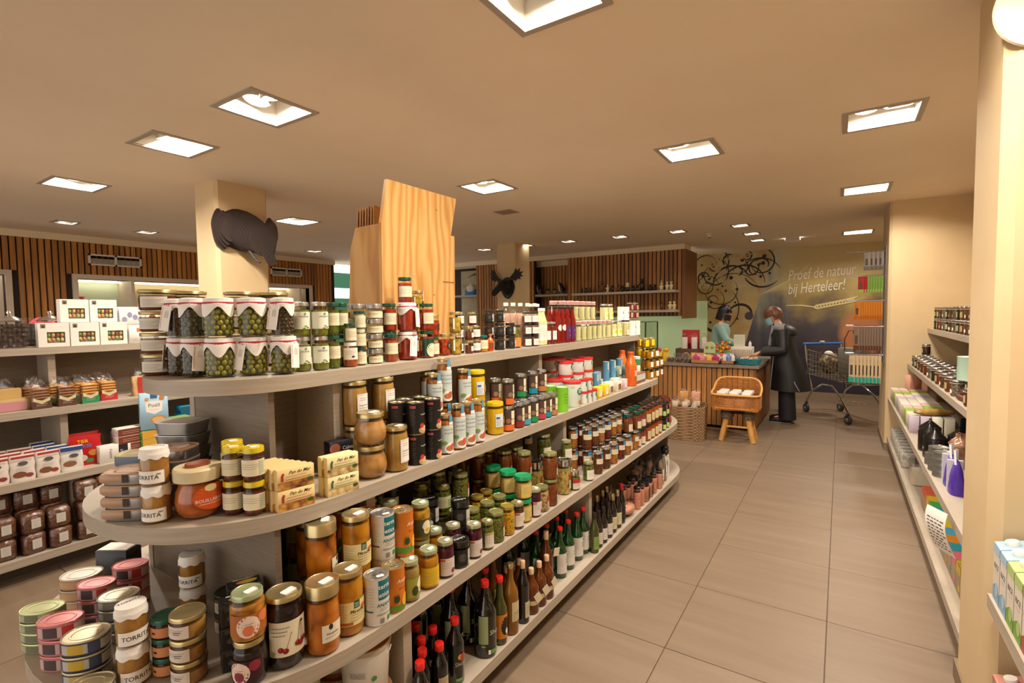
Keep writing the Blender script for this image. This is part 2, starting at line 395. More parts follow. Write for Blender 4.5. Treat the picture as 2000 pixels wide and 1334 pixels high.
def bottle(o, r, h, glass, cap, capr, caph, lab=None, sh=.6, neck=.28, cork=False, pour=None, fillm=None):
    nr = r*neck; pr = [(0, .004), (r*.8, 0), (r*.97, .004), (r, .012), (r, h*sh-.01), (r*.97, h*sh+h*.03), (r*.75, h*sh+h*.1), (nr*1.25, h*sh+h*.19), (nr, h*.87), (nr, h-caph*.9)]
    if fillm:
        inner = [(q*.93, z*.985+.003) for q, z in pr if z < h*.78]; inner.append((0, inner[-1][1])); MB().lathe(inner, 18).build('contents', fillm, o)
    MB().lathe(pr+[(0, h-caph*.9)], 24).build('glass', glass, o)
    MB().lathe([(capr*.98, h-caph), (capr, h-caph+.001), (capr, h-.002), (capr*.9, h), (0, h)], 18).build('cork' if cork else 'cap', cap, o)
    if lab: p = Print(r+.0004); lab(p, r, h); p.build('label', o)
def carton(o, w, d, h, side, face, c=.0015, front=None, name='box', top=None):
    MB().rbox((-w/2, -d/2, 0), (w/2, d/2, h), c).build(name, side, o)
    p = Print(None, d/2); 
    if face: p.rect(-w/2+c, c, w/2-c, h-c, face)
    if front: front(p, w, h)
    if p.mats: p.build('printed_front', o)
    if top: MB().box((-w/2+.002, -d/2+.002, h), (w/2-.002, d/2-.002, h+.0004)).build('printed_top', top, o)
def bag(o, w, d, h, m, lab=None, gather=True, film=None, name='bag', tie=None):
    """a filled bag: pillow body, pinched top"""
    top = h*.72 if gather else h+1
    def fn(a, b):
        t = 2*PI*a; z = b*h; k = 1 if z < top else max(.28, 1-(z-top)/(h-top)*1.1)+(.22*math.sin(t*5+b*9) if z > top else 0)
        k *= (.82+.18*math.sin(PI*min(1, b/.2)/2)); cx, sy = math.cos(t), math.sin(t)
        cx = math.copysign(abs(cx)**.55, cx); sy = math.copysign(abs(sy)**.55, sy)
        wob = 1+.035*math.sin(t*3+b*14)
        kd = k if gather else (1-b**2.2*.92)
        return (w/2*cx*(k if gather else 1)*wob, d/2*sy*kd*wob, z)
    mb = MB().grid(22, 12, fn, 0, True); mb.add([fn(i/22, 0) for i in range(22)], [tuple(range(21, -1, -1))])
    mb.build(name, m, o, smooth=70)
    if lab: p = Print(None, d*.49); lab(p, w, h); p.build('label', o)
def tub(o, r, h, body, lid, lab=None, lh=.012, tap=.9, handle=False, sy=1):
    MB().lathe([(0, .002), (r*tap*.96, 0), (r*tap, .003), (r*.985, h-lh), (r*.985, h-lh*.5)], 28, sy=sy).build('tub', body, o)
    MB().lathe([(r*1.0, h-lh), (r*1.04, h-lh), (r*1.04, h-.003), (r*1.02, h), (r*.97, h-.0005), (r*.95, h-.002), (0, h-.002)], 28, sy=sy).build('lid', lid, o)
    if handle: MB().tube([(r*1.05*math.cos(a), -r*1.05*math.sin(a)*.5-.0, h*.86-.5*r*math.sin(a)) for a in [PI*i/14 for i in range(15)]], .0022, 6).build('handle', body, o)
    if lab: p = Print(r*tap+.0006, taper=r*(.985-tap)/(h-lh)); lab(p, r, h); p.build('label', o)
def papercap(o, r, h, lh=.016, skirt=.036, col=None, ribbon=True, tagc=True, tagrot=0, wave=4, drop=1.0, base=.3):
    """square of white paper folded over the lid, tied with ribbon, card on a string"""
    R = r*.93
    def fn(a, b):
        t = 2*PI*a; pl = 1+.025*math.sin(t*17)*b
        if b < .25: q = b/.25; return (R*q*math.cos(t), R*q*math.sin(t), h+.0015)
        if b < .4: q = (b-.25)/.15; return (R*1.01*pl*math.cos(t), R*1.01*pl*math.sin(t), h+.0015-lh*q)
        q = (b-.4)/.6; c = abs(math.cos(t*wave/2+.5*math.sin(t)))**1.6
        fl = R*(1.01+q*(.06+.04*math.sin(t*9)))*pl
        fl = max(fl, r*1.02*min(1, .9+q)); return (fl*math.cos(t), fl*math.sin(t), h-lh-skirt*drop*q*(base+(1.2-base)*c))
    MB().grid(60, 12, fn, 0, True).build('paper_cover', col or PAPER, o, smooth=60)
    if ribbon: MB().lathe([(R*1.0, h-lh-.005), (R*1.085, h-lh-.004), (R*1.075, h-lh+.003), (R*1.0, h-lh+.004)], 28).build('ribbon', REDINK, o)
    if tagc:
        T = Matrix.Rotation(tagrot, 4, 'Z') @ Matrix.Translation((0, -r*1.12, h-lh-.004)) @ Matrix.Rotation(.12, 4, 'Y') @ Matrix.Rotation(-.1, 4, 'X')
        m = MB(); m.box((-.017, -.0008, -.082), (.017, .0008, -.002), 0, T)
        V, F, wd = text_geo('OLIVES DU MARCHE')
        m.add([T @ Vector((-.0105-y*.006, -.0012, -.076+(x/wd)*.068)) for x, y in V], F, 1)
        for i in range(5): m.box((-.003+i*.003, -.0011, -.04), (-.0022+i*.003, -.00085, -.02+.003*(i % 3)), 2, T)
        m.tube([T @ Vector((0, 0, -.008)), T @ Vector((.002, .004, .002))], .0012, 5, 1)
        m.build('hang_tag', [PAPER, REDINK, GREYINK], o, smooth=0)
def tin(o, a, b, h, body, top, lab=None, exp=4, rim=None):
    """low rounded tin, half axes a x b"""
    MB().lathe([(0, .001), (.97, 0), (1, .003), (1, h-.003), (1.0, h-.0015)], 32, 0, sx=a, sy=b, n_exp=exp).build('tin', body, o)
    m = MB().lathe([(1.02, h-.004), (1.025, h-.001), (1.0, h+.0005), (.95, h), (.93, h-.0015), (.7, h-.0015), (.68, h-.0005), (.6, h-.0005), (.58, h-.0015), (0, h-.0012)], 32, 0, sx=a, sy=b, n_exp=exp)
    m.build('lid', top, o)
    if lab: lab(o)
K = {}
def kind(name, key, desc, cat, group, r, h, make, **kw): K[key] = Kind(name, desc, cat, group, r, h, make, **kw); return K[key]
def J(key, desc, group, r, h, lid, fill, lab=None, cat='jar', name='food_jar', jit=.25, **kw):
    return kind(name, key, desc, cat, group, r, h, lambda o: jar(o, r, h, lid, fill, lab, **kw), jitter=jit)
# ================================================================ ROOM SHELL
H = 2.62
TILE = grain('floor_tile', '#84715e', '#786552', (1.2, 14, 3), .42, (.96, 1.03), .03)
GROUT = mat('#5d4e40', .8)
m = MB().box((-9.2, -3.3, -.12), (1.6, 11.6, -.004)); floor = struct(m.build('floor', GROUT))
tm = MB().rbox((.0018, .0018, -.006), (.5982, .5982, 0), .0015).mesh('tile', TILE)
vis = [(i, j) for i in range(-3, 3) for j in range(-4, 14)] + [(i, j) for i in range(-8, -3) for j in range(-4, 2)]
for i, j in vis:
    o = bpy.data.objects.new('tile', tm); COL.objects.link(o); o.parent = floor; o.location = (-.631+.6*i, 2.176+.6*j, 0)
m = MB()
for i in range(-14, 4):
    for j in range(-9, 16):
        if (i, j) not in vis: m.box((-.631+.6*i+.002, 2.176+.6*j+.002, -.006), (-.631+.6*i+.598, 2.176+.6*j+.598, 0))
o = m.build('tile_field', TILE, floor); stuff(o)

def slab_holes(x0, x1, y0, y1, z, holes, mi=0, up=False):
    xs = sorted({x0, x1, *[h[0] for h in holes], *[h[1] for h in holes]}); ys = sorted({y0, y1, *[h[2] for h in holes], *[h[3] for h in holes]})
    V = []; F = []; ix = {}
    def vid(x, y):
        if (x, y) not in ix: ix[(x, y)] = len(V); V.append((x, y, z))
        return ix[(x, y)]
    for a, b in zip(xs, xs[1:]):
        for c, d in zip(ys, ys[1:]):
            cx, cy2 = (a+b)/2, (c+d)/2
            if any(h[0] < cx < h[1] and h[2] < cy2 < h[3] for h in holes): continue
            F.append((vid(a, c), vid(a, d), vid(b, d), vid(b, c)))
    return V, F
# big square lights and small square downlights
LIGHTS = [(.18, 3.71, 0), (-.91, 3.69, 1), (-2.63, 3.66, 2), (-5.36, 3.62, 2), (-.91, 1.60, 2), (-2.63, 1.61, 2), (-3.65, 1.59, 3), (-5.35, 1.57, 2), (.17, 5.79, 0), (.18, 8.83, 0),
          (.18, 1.6, 1), (-5.3, -.5, 2)]  # last light is unseen, added behind the camera as fill
DOWN = [(-3.55, 7.04), (-2.74, 7.10), (-1.92, 7.15), (-1.12, 7.17), (-1.10, 8.01), (-1.12, 8.80), (-7.48, 2.09), (-7.52, 2.91), (-7.5, 5.36), (-5.13, 7.0), (-4.3, 7.0)]
hs = .165; hd = .085
holes = [(x-hs, x+hs, y-hs, y+hs) for x, y, k in LIGHTS]+[(x-hd, x+hd, y-hd, y+hd) for x, y in DOWN]
V, F = slab_holes(-9.0, 1.5, -3.2, 11.4, H, holes)
m = MB().add(V, F); m.box((-9.0, -3.2, 2.95), (1.5, 11.4, 3.05)); ceiling = struct(m.build('ceiling', CEIL, smooth=0))  # upper slab is unseen, added to block the world light
BULB = mat((1, .89, .75), .5, emit=LAMP); BULBDIM = mat((1, .89, .75), .5, emit=LAMP*.35)
HOUSE = mat('#efe9de', .55); TRIM = mat('#a89c8e', .5)
def lightbox(s, depth, mats, kindn):
    o = thing('ceiling_light' if kindn < 4 else 'downlight')
    m = MB()
    for a, b in (((-s-.03, -s-.03), (s+.03, -s)), ((-s-.03, s), (s+.03, s+.03)), ((-s-.03, -s), (-s, s)), ((s, -s), (s+.03, s))): m.box((a[0], a[1], -.006), (b[0], b[1], .003))
    m.build('frame', TRIM, o)
    m = MB()
    for a, b in (((-s, -s, 0), (-s, s, depth)), ((s, -s, 0), (s, s, depth))): m.add([a, (a[0], b[1], 0), (b[0], b[1], depth), (a[0], a[1], depth)], [(0, 1, 2, 3)])
    for y in (-s, s): m.add([(-s, y, 0), (s, y, 0), (s, y, depth), (-s, y, depth)], [(0, 1, 2, 3)])
    m.add([(-s, -s, depth), (s, -s, depth), (s, s, depth), (-s, s, depth)], [(0, 1, 2, 3)]); m.build('housing', mats, o, smooth=0)
    return o
def lamp(o, x, y, r, z, tilt, em):
    T = Matrix.Translation((x, y, z)) @ Matrix.Rotation(tilt, 4, 'X')
    h = MB().lathe([(r*1.25, .012), (r*1.3, -.006), (r*1.12, -.01), (r*1.05, .0), (r*.5, .035), (0, .04)], 24, T=T).build('lamp_holder', STEEL, o)
    MB().lathe([(r, -.002), (0, -.002)], 20, T=T).build('bulb', em, h)
    MB().tube([(x-r*1.55, y, z+.05), (x-r*1.5, y, z), (x-r*1.2, y, z)], .004, 6).build('bracket', STEEL, h)
def make_light(k):
    o = lightbox(hs, .13, HOUSE, 0); 
    if k in (0, 2): lamp(o, .078, .0, .055, .05, .25, BULB); lamp(o, -.078, .0, .055, .07, -.15, BULB)
    if k == 1: lamp(o, -.078, 0, .055, .05, .25, BULB); lamp(o, .078, 0, .055, .09, 0, BULB)
    if k == 3: lamp(o, .07, .02, .055, .07, .3, BULB); lamp(o, -.07, 0, .055, .08, .5, BULB)
    return o
protos = {}
LROW = {1.6: 'second row of lights from the near end', 3.7: '', 5.79: '', 8.83: ''}
LNAME = {0: 'square white ceiling light above the aisle by the near cream pillar', 1: 'square white ceiling light over the middle of the aisle', 2: 'square white ceiling light right of the tall plywood panel', 3: 'square white ceiling light past the pillar with the elephant head',
         4: 'biggest square ceiling light, cut by the top of the picture', 5: 'large square ceiling light with two round lamps, above the olive jars', 6: 'square ceiling light with one bent lamp, between two brighter ones', 7: 'square ceiling light nearest the slatted wall with the vent',
         8: 'narrow-looking square ceiling light in front of the far cream pillar', 9: 'farthest small square ceiling light, close to the mural', 10: 'square ceiling light above the near drink carton shelf', 11: 'unseen square ceiling light, added over the near end of the back unit'}
for i, (x, y, k) in enumerate(LIGHTS):
    if k not in protos: o = make_light(k); protos[k] = tree_of(o)
    else: o = copy_tree(protos[k])
    o.location = (x, y, H); o.rotation_euler.z = 0
    tag(o, LNAME[i], 'ceiling light', 'square ceiling lights')
o0 = lightbox(hd, .1, mat('#1f1a16', .5), 9); lamp(o0, 0.0, 0, .045, .055, .45, BULBDIM); pt = tree_of(o0)
DN = ['first dark downlight left of the choc shelf wall', 'dark downlight over the left half of the figure shelf', 'dark downlight over the right half of the figure shelf', 'dark downlight right of the figure shelf, nearest of three stepping back', 'dark downlight, middle of three stepping back to the mural', 'dark downlight, farthest of three stepping back to the mural', 'dark downlight above the slatted wall, nearest of three', 'lit downlight above the slatted wall vent, second of three', 'small downlight above the slatted wall, farthest of three', 'dark downlight just left of the moose pillar', 'dark downlight hidden behind the moose pillar top']
for i, (x, y) in enumerate(DOWN):
    o = o0 if i == 0 else copy_tree(pt); o.location = (x, y, H); tag(o, DN[i], 'downlight', 'small square downlights')

# walls
WX = -8.55
def wall_box(name, a, b, mt=CREAM, kind=True):
    o = MB().box(a, b).build(name, mt, smooth=0); return struct(o)
wall_left = MB()
NICHES = [(.2, 1.78, .95, 2.06), (2.48, 5.98, .95, 2.05)]        # y0, y1, z0, z1 openings in the left wall
ZS = 2.535
def wallgrid(mb, y0, y1, z0, z1, holes, x0, x1):
    ys = sorted({y0, y1, *[h[0] for h in holes], *[h[1] for h in holes]}); zs = sorted({z0, z1, *[h[2] for h in holes], *[h[3] for h in holes]})
    for a, b in zip(ys, ys[1:]):
        for c, d in zip(zs, zs[1:]):
            if any(h[0] < (a+b)/2 < h[1] and h[2] < (c+d)/2 < h[3] for h in holes): continue
            mb.box((x0, a, c), (x1, b, d))
wallgrid(wall_left, -4, 6.56, 0, ZS, NICHES, WX-.1, WX)
wl = struct(wall_left.build('wall_left', SLATDARK, smooth=0))
sm = {}
def slat(parent, x, y, z0, z1, w=.05, d=.022, axis='y', mt=SLAT):
    key = (round(z1-z0, 3), w, d, axis)
    if key not in sm:
        a = (-d/2, -w/2, 0) if axis == 'y' else (-w/2, -d/2, 0); b = (d/2, w/2, z1-z0) if axis == 'y' else (w/2, d/2, z1-z0)
        sm[key] = MB().box(a, b).mesh('slat', mt, 0)
    o = bpy.data.objects.new('slat', sm[key]); COL.objects.link(o); o.parent = parent; o.location = (x, y, z0)
y = -.2; i = 0
while y < 6.5:
    hit = [h for h in NICHES if h[0]-.09 < y < h[1]+.09]
    if hit: slat(wl, WX+.011, y, hit[0][3]+.06, ZS)
    else: slat(wl, WX+.011, y, .9, ZS)
    y += .0665
struct(MB().box((WX-.1, -4, ZS), (WX+.045, 6.56, H)).build('trim_1', FASCIA, smooth=0))
# niches in the left wall: pale frames, lit back
FRAME = mat('#cdbfae', .5); NICHEBACK = mat('#b9b38e', .6); LEDM = mat((1, .9, .66), .5, emit=9)
def niche(y0, y1, z0, z1, divs, label, panels):
    o = thing('wall_cabinet', (WX, y0, z0))
    m = MB(); d0, d1 = -.45, .03; W = y1-y0; HH = z1-z0
    m.box((d0, -.06, HH), (d1, W+.06, HH+.06)); m.box((d0, -.06, 0), (d1, 0, HH)); m.box((d0, W, 0), (d1, W+.06, HH)); m.build('frame', FRAME, o, smooth=0)
    for dv in divs: MB().box((d0, dv-y0-.02, 0), (d1-.005, dv-y0+.02, HH)).build('divider', FRAME, o, smooth=0)
    for (a, b, col) in panels:
        MB().box((d0-.02, a-y0, 0), (d0, b-y0, HH)).build('back_panel', mat(col, .6), o, smooth=0)
        MB().box((d0+.1, a-y0+.03, HH-.02), (d0+.12, b-y0-.03, HH-.008)).build('light_strip', LEDM, o, smooth=0)
    MB().box((d0, 0, .42), (d1-.12, W, .45)).build('shelf', FRAME, o, smooth=0)
    return tag(o, label, 'cabinet')
niche(.2, 1.78, .95, 2.06, [], 'pale framed wall cabinet cut by the left edge of the picture', [(.2, 1.78, '#8a7a62')])
niche(2.48, 5.98, .95, 2.05, [3.10, 5.78], 'long pale wall cabinet with lit compartments behind the cream pillar', [(2.48, 3.10, '#cfe0cc'), (3.1, 5.78, '#c9bd95'), (5.78, 5.98, '#7e8a6a')])
# wall vents
for (y0, y1, z0, z1, lb) in ((2.60, 3.22, 2.24, 2.39, 'white louvred wall vent nearest the left edge of the picture'), (5.2, 5.82, 2.25, 2.40, 'white louvred wall vent just past the elephant pillar')):
    o = thing('wall_vent', (WX+.022, y0, z0)); W = y1-y0; HH = z1-z0
    m = MB()
    for a, b in (((0, 0), (W, .022)), ((0, HH-.022), (W, HH)), ((0, 0), (.025, HH)), ((W-.025, 0), (W, HH)), ((W/2-.012, 0), (W/2+.012, HH))): m.box((0, a[0], a[1]), (.014, b[0], b[1]))
    m.build('frame', mat('#e4ddd2', .5), o, smooth=0); MB().box((-.008, .02, .02), (0, W-.02, HH-.02)).build('backing', mat('#3a322a', .8), o, smooth=0)
    for k in range(9):
        z = .026+k*(HH-.05)/8.5; MB().box((.0, .022, z), (.011, W-.022, z+.0065), 0, Matrix.Rotation(-.12, 4, 'Y')).build('louvre', mat('#d0c8bc', .5), o, smooth=0)
    tag(o, lb, 'vent', 'louvred vents on the slatted wall')
# room beyond the gap in the left wall
struct(wall_box('wall_far', (-12.5, 6.4, 0), (-12.4, 13, 2.8), mat('#2f6a4e', .7)))
struct(wall_box('trim_2', (-12.39, 6.4, 2.05), (-12.36, 13, 2.35), mat('#cfe0dc', .6, emit=1.2)))  # pale band with glow put in for the lights beyond the gap
struct(wall_box('wall_corner', (-12.4, 12.2, 0), (-7.0, 12.3, 2.8), mat('#7c9a82', .7)))
# back wall with slats: niche (left), recess, proud slatted front, wooden return
YB = 8.5
wb = MB(); wb.box((-9, YB+.6, 0), (-6.0, YB+.65, H)); wb.box((-6.42, YB, 0), (-5.0, YB+.05, ZS)); wb.box((-5.2, YB+.30, 0), (-4.2, YB+.35, ZS)); wb.box((-4.28, YB, 1.44), (-2.2, YB+.05, ZS)); wb.box((-4.28, YB, 0), (-4.2, YB+.35, ZS))
wbk = struct(wb.build('wall_back', SLATDARK, smooth=0))
x = -6.40
while x < -5.02: slat(wbk, x, YB-.011, .9, ZS, .05, .022, 'x'); x += .0675
x = -5.0
while x < -4.28: slat(wbk, x, YB+.289, .9, ZS-.1, .05, .022, 'x'); x += .0675
x = -4.255
while x < -2.2: slat(wbk, x, YB-.011, 1.44, ZS, .052, .022, 'x'); x += .0695
struct(MB().box((-9.0, YB-.03, ZS), (-2.16, YB+.4, H)).build('trim_3', FASCIA, smooth=0))
struct(MB().box((-5.15, YB+.2, ZS-.1), (-4.28, YB+.28, ZS)).build('trim_4', FASCIA, smooth=0))
WOODSIDE = grain('cedar_panel', '#8f5f34', '#6e431f', (60, 60, 1.5), .5, strength=.1)
struct(MB().box((-2.2, YB-.022, 1.40), (-2.14, YB+.75, ZS+.0)).build('wall_return', WOODSIDE, smooth=0))
struct(MB().box((-4.28, YB+.9, .0), (-2.0, YB+.95, 1.7)).build('wall_pale_green', mat('#c8e0ae', .6), smooth=0)); struct(MB().box((-4.1, YB+.1, 1.46), (-2.3, YB+.16, 1.48)).build('trim_5', mat((1, .97, .85), .5, emit=14), smooth=0))  # glowing strip added out of view to brighten the green wall
# shelves on the back wall
def wshelf(x0, x1, y0, y1, z, lb):
    o = MB().rbox((x0, y0, z-.04), (x1, y1, z), .003).build('wall_shelf', LAMINATE, smooth=0); tag(o, lb, 'shelf'); return o
wshelf(-4.08, -2.23, YB-.30, YB-.022, 1.865, 'upper pale shelf carrying the brown figures on the slatted wall'); wshelf(-4.08, -2.23, YB-.30, YB-.022, 1.545, 'lower pale shelf with few figures on the slatted wall')
wshelf(-5.0, -4.29, YB-.02, YB+.27, 1.88, 'pale shelf in the slatted recess beside the moose pillar')
wshelf(-7.15, -6.43, YB+.02, YB+.55, 1.93, 'pale shelf holding a blue bag before the far mural')
MURAL2 = grain('pale_mural', '#b5a888', '#8e8264', (2, 2, 2), .7)
o = MB().box((-7.3, YB+.56, .6), (-6.4, YB+.6, 2.5)).build('wall_picture', MURAL2, smooth=0); tag(o, 'pale wall picture with dark script in the far niche', 'wall picture')
p = Print(None, 0); p.text('happy vers lekker', 0, 0, .12, mat('#5d5236', .7), .25); p.text('gezond', .1, -.16, .12, mat('#5d5236', .7), .25)
for k in range(5): p.poly([(-.3+k*.06, .2+k*.03), (-.1+k*.05, .3-k*.02), (-.28+k*.06, .23+k*.03)], mat('#3c3424', .7))
q = p.build('lettering', o); q.location = (-6.82, YB+.558, 2.13)
# mural wall
YM = 10.3
mm, nt, b = nodes('mural_print')
vec = objvec(nt); sep = nt.nodes.new('ShaderNodeSeparateXYZ'); nt.links.new(vec, sep.inputs[0])
n1 = noise(nt, objvec(nt, (1.1, 1, 1.1)), 2.2, 3); n2 = noise(nt, objvec(nt, (9, 1, .5)), 1, 3)
def mth(op, a, bb):
    n = nt.nodes.new('ShaderNodeMath'); n.operation = op
    for i, q in enumerate((a, bb)):
        if hasattr(q, 'is_output'): nt.links.new(q, n.inputs[i])
        else: n.inputs[i].default_value = q
    return n.outputs[0]
def mixc(f, c1, c2):
    n = nt.nodes.new('ShaderNodeMix'); n.data_type = 'RGBA'; n.clamp_factor = True
    nt.links.new(f, n.inputs[0])
    for i, q in ((6, c1), (7, c2)):
        if hasattr(q, 'is_output'): nt.links.new(q, n.inputs[i])
        else: n.inputs[i].default_value = lin(q)
    return n.outputs[2]
X, Zc = sep.outputs[0], sep.outputs[2]
hgt = mth('ADD', Zc, mth('MULTIPLY', mth('SUBTRACT', n1, .5), 1.5))
warm = ramp(nt, mth('MULTIPLY', hgt, .4), [(.25, '#2c2533'), (.5, '#4a3f42'), (.66, '#8f7a44'), (.85, '#c4ab66'), (1, '#c9b478')])
cool = ramp(nt, mth('MULTIPLY', mth('ADD', hgt, mth('MULTIPLY', mth('SUBTRACT', n2, .5), 1.2)), .4), [(.2, '#35303a'), (.5, '#57545a'), (.75, '#8f8e7c'), (1, '#b9b79a')])
fx = ramp(nt, mth('ADD', mth('MULTIPLY', X, .9), mth('ADD', 1.35, mth('MULTIPLY', mth('SUBTRACT', n1, .5), .6))), [(.3, '#000000'), (.75, '#ffffff')])
base = mixc(fx, cool, warm)
dx = mth('MULTIPLY', mth('SUBTRACT', X, .28), 1.9); dz = mth('MULTIPLY', mth('SUBTRACT', Zc, 1.12), 1.25)
dist = mth('ADD', mth('POWER', dx, 2), mth('POWER', dz, 2))
hand = ramp(nt, mth('ADD', dist, mth('MULTIPLY', mth('SUBTRACT', n1, .5), .35)), [(.2, '#ffffff'), (.42, '#000000')])
base = mixc(hand, base, '#b5744a')
nt.links.new(base, b.inputs['Base Color']); b.inputs['Roughness'].default_value = .38
mural = MB().box((-3.2, YM, 0), (1.5, YM+.1, H)).build('wall_mural', mm, smooth=0); struct(mural); mural.location = (0, 0, 0)
TANP = grain('tan_print', '#cbb98a', '#a9813f', (1.6, 1.6, 1.6), .5)
p = Print(None, 0); DARKP = mat('#1e1715', .6)
p.poly([(-3.0, 0), (-1.75, 0), (-1.02, 2.62), (-3.0, 2.62)], TANP)
def curl(pts, w0, w1, m=DARKP):
    P = []; n = len(pts)
    for i, (x, z) in enumerate(pts):
        x2, z2 = pts[min(i+1, n-1)]; x1, z1 = pts[max(i-1, 0)]; d = math.hypot(x2-x1, z2-z1) or 1
        wd = (w0+(w1-w0)*i/(n-1))*(.35+.65*math.sin(PI*(i+.4)/n)); P.append((x, z, -(z2-z1)/d*wd, (x2-x1)/d*wd))
    for a, c in zip(P, P[1:]): p.poly([(a[0]-a[2], a[1]-a[3]), (c[0]-c[2], c[1]-c[3]), (c[0]+c[2], c[1]+c[3]), (a[0]+a[2], a[1]+a[3])], m); p.lay -= .00022
    p.lay += .0001
def spiral(cx, cz, r, a0, turns, w, k=.75):
    n = int(26*abs(turns))+4; curl([(cx+r*(1-k*i/n)*math.cos(a0+turns*2*PI*i/n), cz+r*(1-k*i/n)*math.sin(a0+turns*2*PI*i/n)) for i in range(n+1)], w, w*.5)
rn = random.Random(4)
spiral(-2.0, 1.32, .30, 2.2, .8, .035); spiral(-2.06, 1.72, .2, 1.0, -1.3, .012); spiral(-1.9, 1.95, .34, 3.4, .55, .012, .3); spiral(-1.72, 2.05, .36, 3.2, -.45, .022, .2); spiral(-1.5, 2.0, .4, 2.6, -.4, .02, .2)
spiral(-2.2, 2.0, .22, .2, 1.5, .012); spiral(-1.95, 1.2, .45, 1.9, .5, .012, .1); spiral(-1.55, 1.42, .26, 2.7, -.5, .03, .5); spiral(-1.2, 2.28, .35, 3.6, .3, .022, .1); spiral(-1.25, 2.1, .4, 2.4, -.3, .016, .1); spiral(-1.7, 1.75, .5, 2.9, -.42, .01, .1); spiral(-2.1, 1.55, .5, .7, -.35, .012, .1)
for i in range(26): p.disc(-2.35+rn.random()*1.25, 2.1+rn.random()*.5, .012+.026*rn.random(), DARKP, n=9); p.lay -= .0002
for i in range(13): spiral(-2.3+rn.random()*1.1, 2.15+rn.random()*.4, .1+.22*rn.random(), rn.random()*6, rn.choice((-1, 1))*(.35+.5*rn.random()), .012+.016*rn.random(), .5)
for i in range(16): p.disc(-2.3+rn.random()*.8, 1.3+rn.random()*.8, .012+.015*rn.random(), DARKP, n=8); p.lay -= .0002
p.disc(-1.44, 1.42, .075, mat('#4d3e48', .6))
STRAW = mat('#b89a6a', .6); STRAWL = mat('#d8c58a', .6)
for k in range(2):
    for i in range(22): x = -2.3+k*.15+i*.04*(1-k*.55); z = 2.5-(.0 if not k else i*.035)+.03*math.sin(i); curl([(x, z), (x+.05, z+.04), (x+.075, z+.09)], .014, .004, STRAW)
for i in range(14): curl([(-1.25+i*.035, 1.82+i*.006), (-1.0+i*.03, 1.95+i*.012), (-.72+i*.02, 2.1+i*.02)], .006, .002, STRAWL)
curl([(-.83, 1.60), (-.6, 1.60), (-.36, 1.56)], .012, .014, STRAWL)
for i in range(13): curl([(-.4+i*.045, 1.565+i*.008), (-.36+i*.045, 1.60+i*.009), (-.30+i*.045, 1.605+i*.011)], .016, .006, STRAWL); curl([(-.4+i*.045, 1.56+i*.008), (-.36+i*.045, 1.535+i*.009), (-.30+i*.045, 1.54+i*.011)], .016, .006, STRAWL)
WTXT = mat('#efe8d6', .6)
p.text('Proef de natuur', -.80, 2.04, .27, WTXT, .3, 0, 'L', .07, .58); p.text('bij Herteleer!', -.80, 1.80, .27, WTXT, .3, 0, 'L', .07, .58)
print_o = p.build('printed_motifs', mural); print_o.location = (0, YM-.0005, 0); stuff(print_o)
struct(MB().box((-2.3, YM-.012, 0), (.6, YM, .07)).build('baseboard_back', mat('#8a765f', .6), smooth=0))
# right wall, pillars
struct(wall_box('wall_right', (1.12, -4, 0), (1.22, 11.4, H)));
def pillar(x0, x1, y0, y1, c=.025, base=True):
    o = MB().prism([(x0+c, y0), (x1-c, y0), (x1, y0+c), (x1, y1-c), (x1-c, y1), (x0+c, y1), (x0, y1-c), (x0, y0+c)], 0, H).build('pillar', CREAM, smooth=20); struct(o)
    if base: MB().box((x0-.008, y0-.008, 0), (x1+.008, y1+.008, .075)).build('pillar_base', mat('#7c6a55', .6), o, smooth=0)
pillar(-4.62, -4.27, 2.15, 2.6); pillar(-4.66, -4.30, 6.68, 7.14); pillar(.41, 1.12, 6.62, 7.6); pillar(.415, 1.13, 2.19, 2.62, .035)
# ceiling fittings
o = thing('exit_light', (-.645, 8.9, H-.0)); MB().rbox((-.1, -.05, -.075), (.1, .05, -.01), .006).build('housing', mat('#d8ccbb', .6), o); MB().box((-.09, -.04, -.012), (.09, .04, 0)).build('mount', mat('#e8e0d2', .6), o); 
for sx in (-1, 1): MB().box((sx*.1-.002, -.03, -.03), (sx*.1+.002, .03, -.012)).build('lens', mat((1, .95, .85), .5, emit=16), o)
tag(o, 'small box emergency light on the ceiling before the mural', 'emergency light')
o = thing('smoke_detector', (-1.6, 7.65, H)); MB().lathe([(.05, 0), (.05, -.02), (.03, -.03), (.025, -.05), (0, -.052)][::-1], 20).build('head', mat('#d8cdbd', .5), o); MB().lathe([(.022, -.052), (.02, -.06), (0, -.062)][::-1], 14).build('sensor', mat('#5a5048', .5), o); tag(o, 'round smoke detector on the ceiling between downlights', 'smoke detector')
o = thing('ceiling_grille', (-3.09, 4.64, H)); MB().box((-.11, -.1, -.006), (.11, .1, 0)).build('frame', mat('#b29a80', .7), o); 
for k in range(8): MB().box((-.1, -.09+k*.0235, -.009), (.1, -.078+k*.0235, -.006)).build('louvre', mat('#9c866e', .7), o)
tag(o, 'flat square ceiling grille behind the plywood panel', 'ceiling vent')

